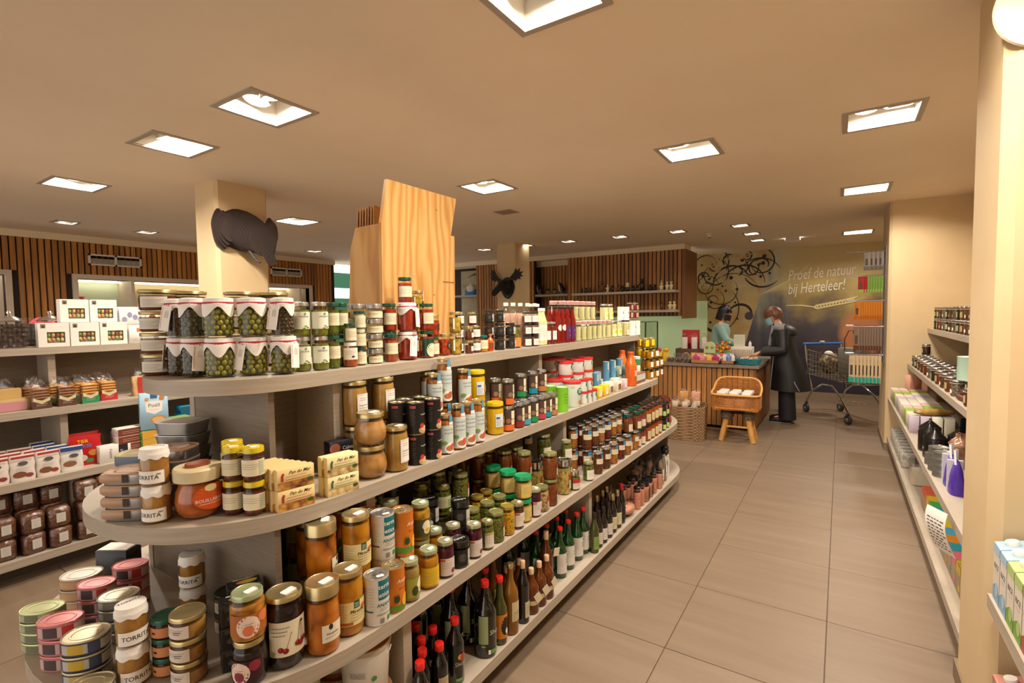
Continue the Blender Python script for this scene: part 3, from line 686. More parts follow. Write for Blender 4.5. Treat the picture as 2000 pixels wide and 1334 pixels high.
# ================================================================ SHELVING
def stadium(cx, hw, d, yn, yf, exp=2.1, n=22, near=True, far=True):
    P = []
    if near:
        for i in range(n+1):
            a = PI+PI*i/n; c, s = math.cos(a), math.sin(a); P.append((cx+hw*math.copysign(abs(c)**(2/exp), c), yn-d*abs(s)**(2/exp)))
    else: P += [(cx-hw, yn), (cx+hw, yn)]
    if far:
        for i in range(n+1):
            a = PI*i/n; c, s = math.cos(a), math.sin(a); P.append((cx+hw*math.copysign(abs(c)**(2/exp), c), yf+d*abs(s)**(2/exp)))
    else: P += [(cx+hw, yf), (cx-hw, yf)]
    return P
EDGE = mat('#6f6253', .6)
def unit(cx, levels, yn, yf, near, far, label, divs, front):
    o = thing('shelving_unit', (0, 0, 0))
    for i, (z, hw, d) in enumerate(levels):
        MB().prism(stadium(cx, hw, d, yn, yf, near=near, far=far), z-.045, z).build('shelf', LAMINATE, o, smooth=30)
        zt = z-.045; zb = levels[i+1][0] if i < 3 else 0
        if i < 3:
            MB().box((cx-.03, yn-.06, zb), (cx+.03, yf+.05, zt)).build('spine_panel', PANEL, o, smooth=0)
            fx = levels[i][1]-.05
            for dv in divs:
                for sgn in front: MB().box((cx+.031 if sgn > 0 else cx-fx, dv-.019, zb), (cx+fx if sgn > 0 else cx-.031, dv+.019, zt)).build('divider', LAMINATE_Y, o, smooth=0)
            if near:
                hw2 = levels[i][1]; ye = yn-hw2*.27*(1 if i == 0 else 1.4); w2 = hw2*.84 if i == 0 else hw2*.90
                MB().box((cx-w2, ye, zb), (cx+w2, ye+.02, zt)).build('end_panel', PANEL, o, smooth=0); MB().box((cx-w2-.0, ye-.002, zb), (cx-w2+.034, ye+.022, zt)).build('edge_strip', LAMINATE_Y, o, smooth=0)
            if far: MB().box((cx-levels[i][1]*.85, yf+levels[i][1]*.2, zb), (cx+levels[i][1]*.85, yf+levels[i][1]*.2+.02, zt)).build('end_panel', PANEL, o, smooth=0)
    MB().prism(stadium(cx, levels[3][1]-.09, levels[3][2]-.09, yn, yf, near=near, far=far), 0, levels[3][0]-.045).build('kick_base', mat('#4a3d31', .6), o, smooth=30)
    return tag(o, label, 'shelving unit')
unit(-1.75, [(1.305, .30, .30), (.935, .46, .46), (.565, .62, .60), (.15, .64, .62)], .97, 4.15, True, True, 'long round-ended taupe shelving unit full of jars along the aisle', [1.15, 2.60], (1, -1))
unit(-4.55, [(1.32, .30, .3), (.948, .47, .46), (.563, .63, .6), (.143, .70, .6)], -1.2, 2.13, False, False, 'taupe shelving unit with biscuits and bread behind the middle one', [1.09], (1,))
# wall unit on the right
o = thing('wall_shelving')
for i, (z, x0) in enumerate(((1.30, .74), (.935, .585), (.565, .43), (.15, .43))):
    MB().box((x0, 2.63, z-.045), (1.115, 6.61, z)).build('shelf', LAMINATE, o, smooth=0)
    if i < 3: MB().box((x0+.2, 4.6, (.935, .565, .15)[i]), (1.115, 4.638, z-.045)).build('divider', LAMINATE_Y, o, smooth=0)
STONE, nt, b = nodes('stone_print'); br = nt.nodes.new('ShaderNodeTexBrick'); br.inputs['Scale'].default_value = 7; br.inputs['Color1'].default_value = lin('#8a6a48'); br.inputs['Color2'].default_value = lin('#a3845e'); br.inputs['Mortar'].default_value = lin('#4e3c2a'); br.inputs['Mortar Size'].default_value = .03
tc = objvec(nt, (1, 1, 1)); sp = nt.nodes.new('ShaderNodeSeparateXYZ'); cb = nt.nodes.new('ShaderNodeCombineXYZ'); nt.links.new(tc, sp.inputs[0]); nt.links.new(sp.outputs[1], cb.inputs[0]); nt.links.new(sp.outputs[2], cb.inputs[1]); nt.links.new(cb.outputs[0], br.inputs['Vector'])
nt.links.new(br.outputs[0], b.inputs['Base Color']); b.inputs['Roughness'].default_value = .8
MB().box((1.10, 2.63, .15), (1.118, 6.61, 1.255)).build('printed_back', STONE, o, smooth=0)
MB().box((.50, 2.63, 0), (1.115, 6.61, .105)).build('kick_base', mat('#4a3d31', .6), o, smooth=0)
tag(o, 'taupe wall shelving with tea and spices between the cream pillars', 'shelving unit')
o = thing('carton_shelving')
for z, x0 in ((.935, .585), (.565, .415), (.15, .415)): MB().box((x0, .2, z-.045), (1.115, 2.175, z)).build('shelf', LAMINATE, o, smooth=0)
MB().box((.5, .2, 0), (1.115, 2.175, .105)).build('kick_base', mat('#4a3d31', .6), o, smooth=0); MB().box((1.09, .2, .15), (1.115, 2.175, .89)).build('back_panel', CREAM, o, smooth=0)
tag(o, 'taupe shelving with drink cartons before the near cream pillar', 'shelving unit')
# ---------------------------------------------------------------- shelves: level, front edge, phrase
SH = {'G1': (1.305, -1.45, 'on the top shelf of the middle unit', 1), 'G2': (.935, -1.29, 'on the second shelf of the middle unit', 1),
      'G3': (.565, -1.13, 'on the third shelf of the middle unit', 1), 'G4': (.15, -1.11, 'on the bottom shelf of the middle unit', 1),
      'L1': (1.32, -4.25, 'on the top shelf of the back unit', 1), 'L2': (.948, -4.08, 'on the second shelf of the back unit', 1),
      'L3': (.563, -3.92, 'on the third shelf of the back unit', 1), 'L4': (.143, -3.85, 'on the bottom shelf of the back unit', 1),
      'R1': (1.30, .74, 'on the top shelf of the wall unit', -1), 'R2': (.935, .585, 'on the second shelf of the wall unit', -1),
      'R3': (.565, .43, 'on the third shelf of the wall unit', -1), 'R4': (.15, .43, 'on the bottom shelf of the wall unit', -1)}
PEND = []
def S(key, sh, pts, n=1, row=0, tier=0, zb=0, face=None, over=None, rot=None, gap=.006, fixed=False, jit=None):
    k = K[key]; z, X, where, sgn = SH[sh]; out = []
    for i, p in enumerate(over if over else pts):
        if over: x, y = p, None
        elif isinstance(p, tuple) and len(p) == 3: x, y = p[0], p[1]           # world x, y given
        elif isinstance(p, tuple):
            q = at(p[0], p[1], z+zb); d = Vector((q.x, q.y, 0)).normalized()*k.r; x, y = q.x+d.x, q.y+d.y
        else:
            x = X - sgn*(.012+k.r+row*(2*k.r+gap)); y = yalong(p, x, z+zb+.01)
        r0 = (PI/2 if sgn > 0 else -PI/2)
        if rot is not None: r0 += rot
        if rot is None and not over and sgn > 0 and sh[0] == 'G' and y < 3: r0 -= .42 if y < 1.7 else .25
        if rot is None and not over and sgn > 0 and y < .92 and sh[0] == 'G': r0 += -min(1.1, (.92-y)*2.6)
        e = dict(k=k, x=x, y=y, z=z+zb, n=n, row=row, tier=tier, sh=sh, rot=r0, fixed=fixed or k.sx is not None, zb=zb, jit=k.jitter if jit is None else jit)
        PEND.append(e); out.append(e)
    return out
OBST = {}                                # upright panels of the shelving as (x0, x1, y0, y1)
for sh, fx, dv, hw in (('G2', -1.50, (1.15, 2.60), .30), ('G3', -1.34, (1.15, 2.60), .46), ('G4', -1.18, (1.15, 2.60), .62)):
    L = [(-1.72, fx, d-.02, d+.02) for d in dv]; ye = .97-hw*.27*(1 if sh == 'G2' else 1.4); w2 = hw*(.84 if sh == 'G2' else .9)
    OBST[sh] = L+[(-1.75-w2, -1.75+w2, ye-.003, ye+.023), (-1.79, -1.715, .9, 4.2), (-1.75-hw*.85, -1.75+hw*.85, 4.15+hw*.2, 4.17+hw*.2)]
for sh, fx in (('L2', -4.30), ('L3', -4.13), ('L4', -3.97)): OBST[sh] = [(-4.52, fx, 1.069, 1.111), (-4.58, -4.515, -1, 2.2)]
def clear(e):
    r = e['k'].r+.001
    for x0, x1, y0, y1 in OBST.get(e['sh'], ()):
        cx, cyy = min(max(e['x'], x0), x1), min(max(e['y'], y0), y1); dx, dy = e['x']-cx, e['y']-cyy; d = math.hypot(dx, dy)
        if d >= r: continue
        if d < 1e-6:
            if y1-y0 < x1-x0: e['y'] = y1+r if e['y'] > (y0+y1)/2 else y0-r
            else: e['x'] = x1+r
        else: e['x'] += dx/d*(r-d); e['y'] += dy/d*(r-d)
def relax():
    for sh, (z, X, wh, sgn) in SH.items():
        L = [e for e in PEND if e['sh'] == sh and e['zb'] == 0 and not isinstance(e['x'], dict)]
        for it in range(60):
            for i, a in enumerate(L):
                for b in L[i+1:]:
                    ra, rb = a['k'].r, b['k'].r; dx, dy = b['x']-a['x'], b['y']-a['y']; m = ra+rb+.0025
                    if abs(dx) > m or abs(dy) > m: continue
                    if a['k'].sx and b['k'].sx: continue
                    d2 = dx*dx+dy*dy
                    if d2 < m*m:
                        d = math.sqrt(d2) or 1e-4; o = (m-d)*.5
                        wa = 0 if a['fixed'] else 1; wb = 0 if b['fixed'] else 1
                        if wa+wb == 0: continue
                        o *= 2/(wa+wb)
                        a['x'] -= dx/d*o*wa; a['y'] -= dy/d*o*wa; b['x'] += dx/d*o*wb; b['y'] += dy/d*o*wb
                if not a['fixed']:
                    lim = X-sgn*(a['k'].r+.004)
                    a['x'] = min(a['x'], lim) if sgn > 0 else max(a['x'], lim)
                if not a['k'].sx: clear(a)
def stock():
    relax()
    for e in PEND:
        x, y = e['x'], e['y']
        if isinstance(x, dict): y = x['y']; x = x['x']
        for t in range(e['n']):
            k = e['k']; rz = e['rot']+random.uniform(-1, 1)*e['jit']
            j = 0 if t == 0 else .001
            put(k, (x+random.uniform(-j, j), y+random.uniform(-j, j), e['z']+.0007+t*(k.h+.0008)), rz, e['tier']+t, e['row'], y, SH[e['sh']][2])

# ================================================================ TOP SHELF (G1)
def rill(o):
    jar(o, .055, .0695, GOLD, JAM, plain(mat('#d8d2c6', .6), .16, .66, 1.5, n=5), 'squat', .008, lr=.056, lh=.012)
kind('rillettes_jar', 'rill', 'wide flat brown rillettes jar with gold lid', 'jar', 'flat rillettes jars on the top shelf', .056, .0695, rill)
a = S('rill', 'G1', [(322, 733)], 4)
S('rill', 'G1', [(-1.93, .86, 0), (-1.955, 1.16, 0)], 4, row=1); S('rill', 'G1', [(-1.87, 1.02, 0), (-1.845, 1.13, 0)], 4, row=1)
def olv(fill, r, h, tr, wave=4, tagc=True, real=True):
    def f(o):
        s = h-.03
        pr = jarprof('str', r, h, r*.9, .016)
        MB().lathe(pr, 24).build('glass', GLASS, o)
        MB().lathe([(0, .004), (r*.8, .004), (r*.86, .01), (r*.86, s-.006), (0, s-.006)], 18).build('brine', mat('#3c3a10', .3), o)
        if real:
            rnd = random.Random(int(r*1e5)+len(fill.name)); m = MB(); rr = r*.2; nz = int((s-.008)/(rr*1.75)); nc = int(2*PI*(r*.8)/(rr*2.05))
            for k in range(nz):
                for i in range(nc):
                    a = 2*PI*(i+.5*(k % 2)+rnd.uniform(-.18, .18))/nc; q = r*.965-rr
                    m.ball((q*math.cos(a), q*math.sin(a), .007+rr+k*rr*1.75+rnd.uniform(-.2, .2)*rr), (rr, rr, rr*rnd.uniform(.95, 1.2)), 8, 5)
            stuff(m.build('olives', fill, o, smooth=80))
        MB().lathe(lidprof(r*.93, .015, h), 24).build('lid', GOLD, o)
        papercap(o, r, h, tagrot=tr, wave=wave, tagc=tagc)
    return f
GREENOL = grain('green_olive_skin', '#a09a34', '#6e6c1c', (25, 25, 25), .25); DARKOL = grain('dark_olive_skin', '#4e4420', '#241d0c', (25, 25, 25), .25)
BROWNOL = grain('brown_olive_skin', '#5e3418', '#2e180a', (25, 25, 25), .25)
def OJ(key, desc, fill, r=.041, h=.122, tr=.4, **kw): kind('olive_jar', key, desc, 'jar', 'olive jars under paper covers on the top shelf', r*1.05, h, olv(fill, r, h, tr, **kw), jitter=.15)
OJ('ol_brown', 'jar of brown olives under a white paper cover', BROWNOL, r=.036, tr=-1.2); OJ('ol_dark', 'jar of dark green olives under a white paper cover', DARKOL, r=.039, tr=.55)
OJ('ol_big', 'wide jar of green olives under a white paper cover', GREENOL, r=.044, tr=0, tagc=False); OJ('ol_pale', 'jar of pale green olives under a white paper cover', GREENOL, r=.042, tr=-.75)
OJ('ol_pep', 'jar of olives with a hanging card under paper', GREENOL, r=.041, tr=.75)
b1 = S('ol_brown', 'G1', [(353, 735)]); b2 = S('ol_dark', 'G1', [(391, 738)]); b3 = S('ol_big', 'G1', [(440, 738)]); b4 = S('ol_pale', 'G1', [(497, 735)]); b5 = S('ol_pep', 'G1', [(550, 732)])
kx = .1245
S('ol_brown', 'G1', 0, over=b1, tier=1, zb=kx); S('ol_dark', 'G1', 0, over=b2, tier=1, zb=kx); S('ol_big', 'G1', 0, over=b3+b4, tier=1, zb=kx); S('ol_brown', 'G1', 0, over=b5, tier=1, zb=kx)
def leaf(p, r, h, u):
    p.disc(u*.35, h*.3, .006, mat('#7da35a', .6), .003); p.disc(u*.55, h*.26, .005, mat('#b8452a', .6), .003); p.disc(u*.2, h*.24, .005, mat('#5f8a3a', .6), .0025)
    p.text('ORGANIC', u*.25, h*.56, .0075, INK); p.disc(u*.3, h*.66, .004, GREYINK)
J('pesto', 'pesto jar with white label and silver lid', 'pesto jars on the top shelf', .0285, .117, SILVER, PESTO, plain(mat('#e8ead8', .5), .22, .72, 2.6, leaf, 0), lr=.026)
J('gpesto', 'green pesto jar with cream label and dark green lid', 'green pesto jars on the top shelf', .0275, .117, GREENLID, GREENPESTO, plain(CREAMPAPER, .3, .68, 2.6, None, 4), lr=.0265)
S('pesto', 'G1', [(590, 727), (622, 724.5)], 2); S('gpesto', 'G1', [(650, 720.5)], 2); S('gpesto', 'G1', [672], 2, row=1)
J('spread', 'brown spread jar with cream label and white lid', 'spread jars on the top shelf', .0255, .09, WHITE, ORANGESAUCE, plain(mat('#efe6d8', .5), .3, .78, 2.6, lambda p, r, h, u: p.disc(.008, h*.42, .006, mat('#5a2a3a', .6), .004), 3))
J('tapen', 'small tapenade jar with cream label and green lid', 'tapenade jars on the top shelf', .0235, .068, GREENLID, GREENPESTO, plain(CREAMPAPER, .08, .74, 2.8, None, 4), lh=.012)
J('tapenc', 'small tapenade jar with cream label and pale lid', 'pale lidded tapenade jars on the top shelf', .0235, .068, mat('#d8d0b8', .5), DARK, plain(CREAMPAPER, .08, .74, 2.8, None, 4), lh=.012)
a = S('spread', 'G1', [(679, 717)]); S('tapen', 'G1', 0, over=a, zb=.091, tier=1)
a = S('tapen', 'G1', [(704, 713.5)]); S('tapenc', 'G1', 0, over=a, zb=.0685, tier=1); S('tapen', 'G1', 0, over=a, zb=.137, tier=2)
J('silverflat', 'flat dark terrine jar with brushed silver lid', 'flat silver-lidded jars on the top shelf', .031, .0575, STEEL, DARK, plain(CREAMPAPER, .06, .5, 2.4, None, 3), lr=.0315, lh=.019, shape='squat')
S('silverflat', 'G1', [(730, 710)], 4); S('silverflat', 'G1', [705, 738], 4, row=1)
J('orangej', 'orange sauce jar with cream label and green lid', 'orange sauce jars on the top shelf', .0275, .112, GREENLID, ORANGESAUCE, plain(CREAMPAPER, .28, .68, 2.6, None, 4), lr=.026)
J('redj', 'red sauce jar with cream label and green lid', 'red sauce jars on the top shelf', .031, .118, GREENLID, REDSAUCE, plain(CREAMPAPER, .26, .66, 2.6, None, 4), lr=.029)
J('redgreenj', 'red sauce jar with arched green and cream label', 'arched label sauce jars on the top shelf', .031, .118, GREENLID, REDSAUCE, plain(GREENLID, .08, .72, 2.5, lambda p, r, h, u: (p.disc(.004, h*.3, .024, CREAMPAPER, .03), p.lines(-.012, h*.36, .02, 3, .006, GREYINK)), 0), lr=.029)
J('redsmall', 'short red sauce jar with cream label and green lid', 'short red sauce jars on the top shelf', .0265, .088, GREENLID, REDSAUCE, plain(CREAMPAPER, .14, .68, 2.6, None, 4), lr=.0255)
S('orangej', 'G1', [(757, 707)], 1)
def redpap(o):
    jar(o, .042, .118, GOLD, REDSAUCE, None, 'str'); papercap(o, .042, .118, tagrot=.1, drop=.8)
kind('red_sauce_jar', 'redpap', 'red sauce jar under a paper cover with hanging cards', 'jar', 'paper covered red sauce jars', .042, .118, redpap)
a = S('redpap', 'G1', [(789, 704)]); S('redpap', 'G1', 0, over=a, zb=.1205, tier=1)
a = S('redgreenj', 'G1', [(824, 700)]); b = S('redsmall', 'G1', [(846, 697.6)])
S('redj', 'G1', 0, over=a, zb=.119, tier=1); S('redj', 'G1', [770, 812], 2, row=1)
S('redj', 'G1', [(-1.62, 1.62, 0)], 3, row=2)
J('dryt', 'dried tomato jar with small black tag and gold lid', 'dried tomato jars on the top shelf', .029, .1, GOLD, DRYTOM, lambda p, r, h: (p.rect(.002, h*.3, .024, h*.62, BLACK), p.rect(.004, h*.33, .022, h*.59, mat('#5d5a55', .6)), p.rect(.0055, h*.35, .0205, h*.57, BLACK), p.lines(.008, h*.5, .018, 3, .005, PAPER)), lr=.027)
a = S('dryt', 'G1', [(868, 695)]); S('dryt', 'G1', 0, over=b, zb=.0885, tier=1)
J('arti', 'yellow artichoke jar with black tag and gold lid', 'artichoke jars on the top shelf', .029, .1, GOLD, ARTI, lambda p, r, h: (p.rect(.006, h*.22, .024, h*.52, BLACK), p.lines(.009, h*.44, .02, 3, .006, PAPER), p.rect(-.034, h*.2, -.026, h*.7, PAPER), p.rect(.012, h*.5, .017, h*.98, PAPER)), lr=.0275)
a = S('arti', 'G1', [(890, 693.5)], 2); S('arti', 'G1', [(-1.665, 1.74, 0)], 3, row=2)
J('jamj', 'small brown jam jar with gold lid', 'brown jam jars on the top shelf', .0245, .064, GOLD, JAM, plain(PAPER, .2, .55, .5, None, 0), lh=.011, shape='taper')
J('jamr', 'small red jam jar with white label and gold lid', 'red jam jars on the top shelf', .022, .066, GOLD, REDJAM, plain(PAPER, .18, .72, 2.2, None, 4), lh=.011)
J('jamy', 'yellow jar with cream label and teal lid', 'yellow cream-label jars', .024, .083, mat('#1a6a72', .3, .3), YELLOW, plain(CREAMPAPER, .2, .72, 2.5, None, 4), lh=.012)
S('jamj', 'G1', [(910, 691)], 2); S('jamr', 'G1', [(927.5, 689)], 2); S('jamy', 'G1', [(944, 688)], 1); S('jamr', 'G1', [905, 925], 3, row=1)
def camy(p, r, h):
    p.rect(-r*1.2, h*.1, r*1.2, h*.72, BLACK); p.disc(-.012, h*.42, .016, mat('#4a4642', .5)); p.disc(-.012, h*.42, .0145, BLACK); p.lines(-.02, h*.5, -.005, 3, .005, GREYINK)
    p.rect(.004, h*.14, .032, h*.68, mat('#dcd8d2', .5)); p.lines(.008, h*.58, .028, 1, .005, GREYINK); p.text('Cam', .018, h*.22, .017, INK)
J('camy', 'squat dark confit jar with white label and black lid', 'dark confit jars on the top shelf', .0285, .07, BLACKLID, DARK, camy, lh=.014, shape='squat')
S('camy', 'G1', [(974, 684), (992, 681.5)], 2); S('camy', 'G1', [956, 981], 3, row=1)
def hot(o):
    bottle(o, .0165, .088, ORANGE, mat('#c86a14', .4), .008, .012, lambda p, r, h: p.rect(-.016, .008, .016, .045, mat('#8a3c10', .5)))
kind('sauce_bottle', 'hot', 'tiny orange sauce bottle beside dark confit jars', 'bottle', 'tiny sauce bottles', .0165, .088, hot); S('hot', 'G1', [(958, 686.5)])
J('pick', 'pickle jar with orange label and dark lid', 'pickle jars on the top shelf', .034, .128, mat('#22301c', .3), GHERK, plain(mat('#d88a3a', .5), .06, .45, 2.4, None, 3), lr=.031)
S('pick', 'G1', [(1006, 680)])
J('mini', 'small red relish jar with white label and dark lid', 'small relish jars on the top shelf', .0245, .066, BLACKLID, REDBITS, plain(PAPER, .12, .66, 2.6, None, 4), lh=.012)
S('mini', 'G1', [(1030, 677.5), (1043, 676.5)], 3); S('mini', 'G1', [1030, 1046], 3, row=1)
kind('syrup_bottle', 'syrup', 'pale pink syrup bottle with clear neck and white cap', 'bottle', 'pink syrup bottles on the top shelf', .031, .255, lambda o: bottle(o, .031, .255, GLASS, WHITE, .014, .02, None, .66, .42, fillm=PINKSYRUP))
S('syrup', 'G1', [989, 1003, 1017, 1031, 1045], 1, row=2); S('syrup', 'G1', [1036, 1050], 1, row=3)
kind('dressing_bottle', 'dress', 'tall pale dressing bottle with white label', 'bottle', 'dressing bottles on the top shelf', .024, .222, lambda o: bottle(o, .024, .222, PALE, WHITE, .013, .02, plain(PAPER, .12, .56, 2.2), .62, .42))
S('dress', 'G1', [(1053, 675), (1061, 674)])
J('rketch', 'bright red relish jar with white label and silver lid', 'bright red relish jars', .0265, .138, SILVER, KETCHUP, plain(PAPER, .2, .6, 1.6, None, 3), lr=.02)
S('rketch', 'G1', [(1068, 673), (1078, 672)])
kind('red_sauce_bottle', 'rsauce', 'tall red sauce bottle with round white label and black cap', 'bottle', 'tall red sauce bottles', .024, .235, lambda o: bottle(o, .024, .235, KETCHUP, BLACKLID, .013, .016, lambda p, r, h: (p.disc(.004, h*.42, .02, PAPER), p.rect(.0035, h*.3, .0045, h*.54, KETCHUP)), .6, .5))
S('rsauce', 'G1', [(1088, 671), (1097, 670)]); S('rsauce', 'G1', [1075, 1084, 1093], row=1)
kind('berry_sauce_bottle', 'bsauce', 'tall red sauce bottle with purple label and black cap', 'bottle', 'purple label sauce bottles', .024, .235, lambda o: bottle(o, .024, .235, KETCHUP, BLACKLID, .013, .016, lambda p, r, h: (p.rect(-r, h*.1, r, h*.46, mat('#5a2a6a', .5)), p.disc(.006, h*.2, .007, mat('#c84a5a', .5)), p.disc(-.006, h*.33, .007, mat('#8a4a9a', .5))), .6, .5))
S('bsauce', 'G1', [(1106, 669), (1115, 668)]); S('bsauce', 'G1', [1104, 1112], row=1)
PLAID = mat('#b85a58', .6)
def plaid(o):
    r, h = .0275, .137
    jar(o, r, h, mat('#d8c0b8', .5), PALE, lambda p, r, h: (p.rect(.001, h*.18, .024, h*.66, BLACK), p.lines(.005, h*.6, .02, 5, .012, PAPER, .006)), lr=.027, lh=.026)
    for z in (.006, .014): MB().lathe([(.0274, h-.026+z), (.0278, h-.026+z), (.0278, h-.022+z), (.0274, h-.022+z)], 24).build('stripe', PLAID, o)
kind('lemonade_jar', 'plaid', 'pale yellow drink jar with black label and checked lid', 'jar', 'checked lid drink jars', .028, .137, plaid)
S('plaid', 'G1', [(1124, 667), (1136, 665.5), (1147, 664.3), (1157, 663.2), (1167, 662), (1177, 661), (1187, 660)], 1)
S('plaid', 'G1', [1102, 1114, 1126, 1137, 1148, 1158], 2, row=1); S('plaid', 'G1', [1084, 1096, 1108, 1120, 1130], 2, row=2)
def fruity(p, r, h): p.rect(-r*1.2, h*.06, r*1.2, h*.5, mat('#efe6b0', .5)); p.disc(-.008, h*.32, .014, mat('#e8c81c', .5)); p.disc(.016, h*.26, .012, mat('#e0b014', .5)); p.disc(.004, h*.44, .008, mat('#e8d84a', .5))
J('fruit', 'pale fruit jar with yellow flower label and silver lid', 'yellow flower label jars', .033, .13, SILVER, PALE, fruity, lr=.031)
S('fruit', 'G1', [(1196, 659), (1207, 658)], 1); S('fruit', 'G1', [1180, 1190], 2, row=1)
J('aspar', 'jar of white asparagus with dark lid', 'white asparagus jars', .036, .13, BLACKLID, blobs('asparagus', '#e8e0b8', '#d0c48a', '#8a8050', 70, flat=.12), plain(mat('#e6dcd0', .5), .08, .4, 1.6, None, 3), lr=.034)
S('aspar', 'G1', [(1222, 656.5)], 1)
kind('white_bottle', 'whiteb', 'white tub of supplements with green print', 'tub', 'white supplement tubs', .027, .12, lambda o: can(o, .027, .12, WHITE, lambda p, r, h: (p.text('K', 0, h*.5, .03, BLACK), p.disc(.01, h*.25, .01, mat('#4aa06a', .5)), p.lines(-.014, h*.2, .014, 3, .006, GREYINK)), ring=False, lidm=WHITE))
S('whiteb', 'G1', [(1238, 655), (1250, 654)], 1); S('whiteb', 'G1', [1212, 1223], 2, row=1)
J('redstack', 'small dark red preserve jar with kraft label', 'dark red preserve jars', .03, .07, mat('#8a6a5a', .4), REDJAM, plain(mat('#c8a888', .6), .1, .7, 1.4), lh=.012)
S('redstack', 'G1', [1230, 1241], 4, row=2)
# ================================================================ SECOND SHELF (G2)
TINBOX = mat('#b8957a', .45)
def ftin(o):
    tin(o, .062, .05, .032, STEEL, TINBOX, lambda o: MB().rbox((-.0625, -.0515, .006), (.022, .0, .0315), .006).build('paper_sleeve', TINBOX, o))
    m = MB(); 
    for i in range(7): m.box((.002+i*.0026, -.0523, .008), (.0034+i*.0026, -.0515, .03))
    m.build('barcode', INK, o)
kind('fish_tin', 'ftin', 'rounded silver fish tin in a wood-coloured sleeve', 'tin', 'sleeved fish tins', .06, .0325, ftin, jitter=.06)
S('ftin', 'G2', [(-1.665, .585, 0)], 4, rot=-.95, fixed=True); S('ftin', 'G2', [(-1.70, .70, 0)], 5, rot=-.95, row=1, fixed=True)
def traytin(o):
    MB().lathe([(0, 0), (.9, 0), (1, .038), (1.04, .039), (1.04, .0405), (.97, .041), (0, .041)], 24, sx=.075, sy=.055, n_exp=4).build('tray', STEEL, o)
    MB().box((-.05, -.035, .041), (.05, .035, .0416)).build('printed_top', mat('#cfc9be', .4), o)
kind('fish_tray', 'tray', 'grey aluminium fish tray with pale printed lid', 'tin', 'aluminium fish trays', .062, .042, traytin)
S('tray', 'G2', [(-1.86, .80, 0)], 5, rot=-1.1, row=1, fixed=True)
def bluetin(o): tin(o, .055, .04, .03, mat('#16243e', .3, .4), mat('#2a3a5a', .3, .4), lambda o: MB().box((.005, -.0412, .006), (.035, -.0404, .024)).build('price_label', PAPER, o))
kind('blue_fish_tin', 'btin', 'oval dark blue fish tin with white barcode', 'tin', 'dark blue fish tins', .05, .0315, bluetin)
S('btin', 'G2', [(-1.645, .79, 0)], 3, rot=-.8, fixed=True)
kind('white_fish_tin', 'wtin', 'white and yellow rounded fish tin', 'tin', 'white fish tins', .05, .034, lambda o: tin(o, .05, .04, .034, mat('#6e7c90', .4, .3), mat('#e6dca0', .4)))
S('wtin', 'G2', [(-1.84, .655, 0)], 4, rot=-.9, row=1)
kind('green_fish_tin', 'gtin2', 'green tray tin of fish with pale lid', 'tin', 'green tray tins', .05, .034, lambda o: tin(o, .058, .042, .034, mat('#7e9a3e', .4), mat('#dcdc9a', .4)))
S('gtin2', 'G2', [(-1.87, .98, 0)], 4, rot=-.9, row=2)
def torr(o):
    r, h = .035, .101
    jar(o, r, h, WHITE, TUNA, lambda p, r, h: (p.rect(-r*1.25, h*.08, r*1.25, h*.42, PAPER), p.text('TORRITA', -.002, h*.2, .0155, INK, 0, .01), p.disc(.03, h*.33, .006, GREYINK, .002)), 'str', lr=.033)
    papercap(o, r, h, lh=.013, skirt=.014, ribbon=False, tagc=False, wave=7, base=.8)
    q = Print(None, 0); T = text_geo('TORRITA')
    MB().add([(x*.0125-T[2]*.00625, y*.0125+.004, h+.0022) for x, y in T[0]], T[1]).build('lid_print', INK, o, smooth=0)
kind('tuna_jar', 'torr', 'tuna jar under a white paper cap', 'jar', 'paper capped tuna jars', .036, .1025, torr, jitter=.05)
S('torr', 'G2', [(321, 1015)], 2, rot=-1.0)
def bouil(o):
    r, h = .062, .14
    jar(o, r, h, None, SOUP, None, 'belly', .01, lr=.056, lh=.03)
    MB().lathe([(.058, h-.036), (.061, h-.034), (.0615, h-.004), (.058, h), (0, h+.0005)], 40).build('wooden_lid', grain('pale_wood_lid', '#dccda6', '#cebc92', (20, 20, 20), .5), o)
    p = Print(.0615); p.disc(.012, .062, .058, mat('#d0541c', .4), .036, 24); p.disc(.0, .088, .016, mat('#e6d49a', .5), .01); p.text('BOUILLABAISSE', .004, .05, .0125, PAPER); p.lines(-.03, .044, .04, 1, .004, PAPER); p.build('label', o)
    MB().rbox((-.03, -.02, h), (.03, .02, h+.0012), .01).build('lid_print', mat('#8a4a30', .6), o)
kind('soup_jar', 'bouil', 'large bulging orange fish soup jar with wooden lid', 'jar', 'fish soup jars', .062, .141, bouil, jitter=0)
S('bouil', 'G2', [(391.5, 1019)], rot=.05, fixed=True)
J('yl', 'small red spread jar with cream label and yellow lid', 'yellow-lidded spread jars', .0295, .0955, YELLOWLID, REDBITS, plain(CREAMPAPER, .18, .66, 2.8, lambda p, r, h, u: (p.rect(u*.5, h*.2, u*.95, h*.64, mat('#c9ccb0', .5)), p.lines(u*.55, h*.58, u*.9, 7, .005, GREYINK)), 3), sticker=True, lr=.0285, lh=.016, jit=.1)
S('yl', 'G2', [(460, 1008), (503, 1003)], 2); S('yl', 'G2', [(492, 990)], 2, row=1)
NUTS = blobs('hazelnut_print', '#e0b060', '#b8803c', '#5a2030', 55)
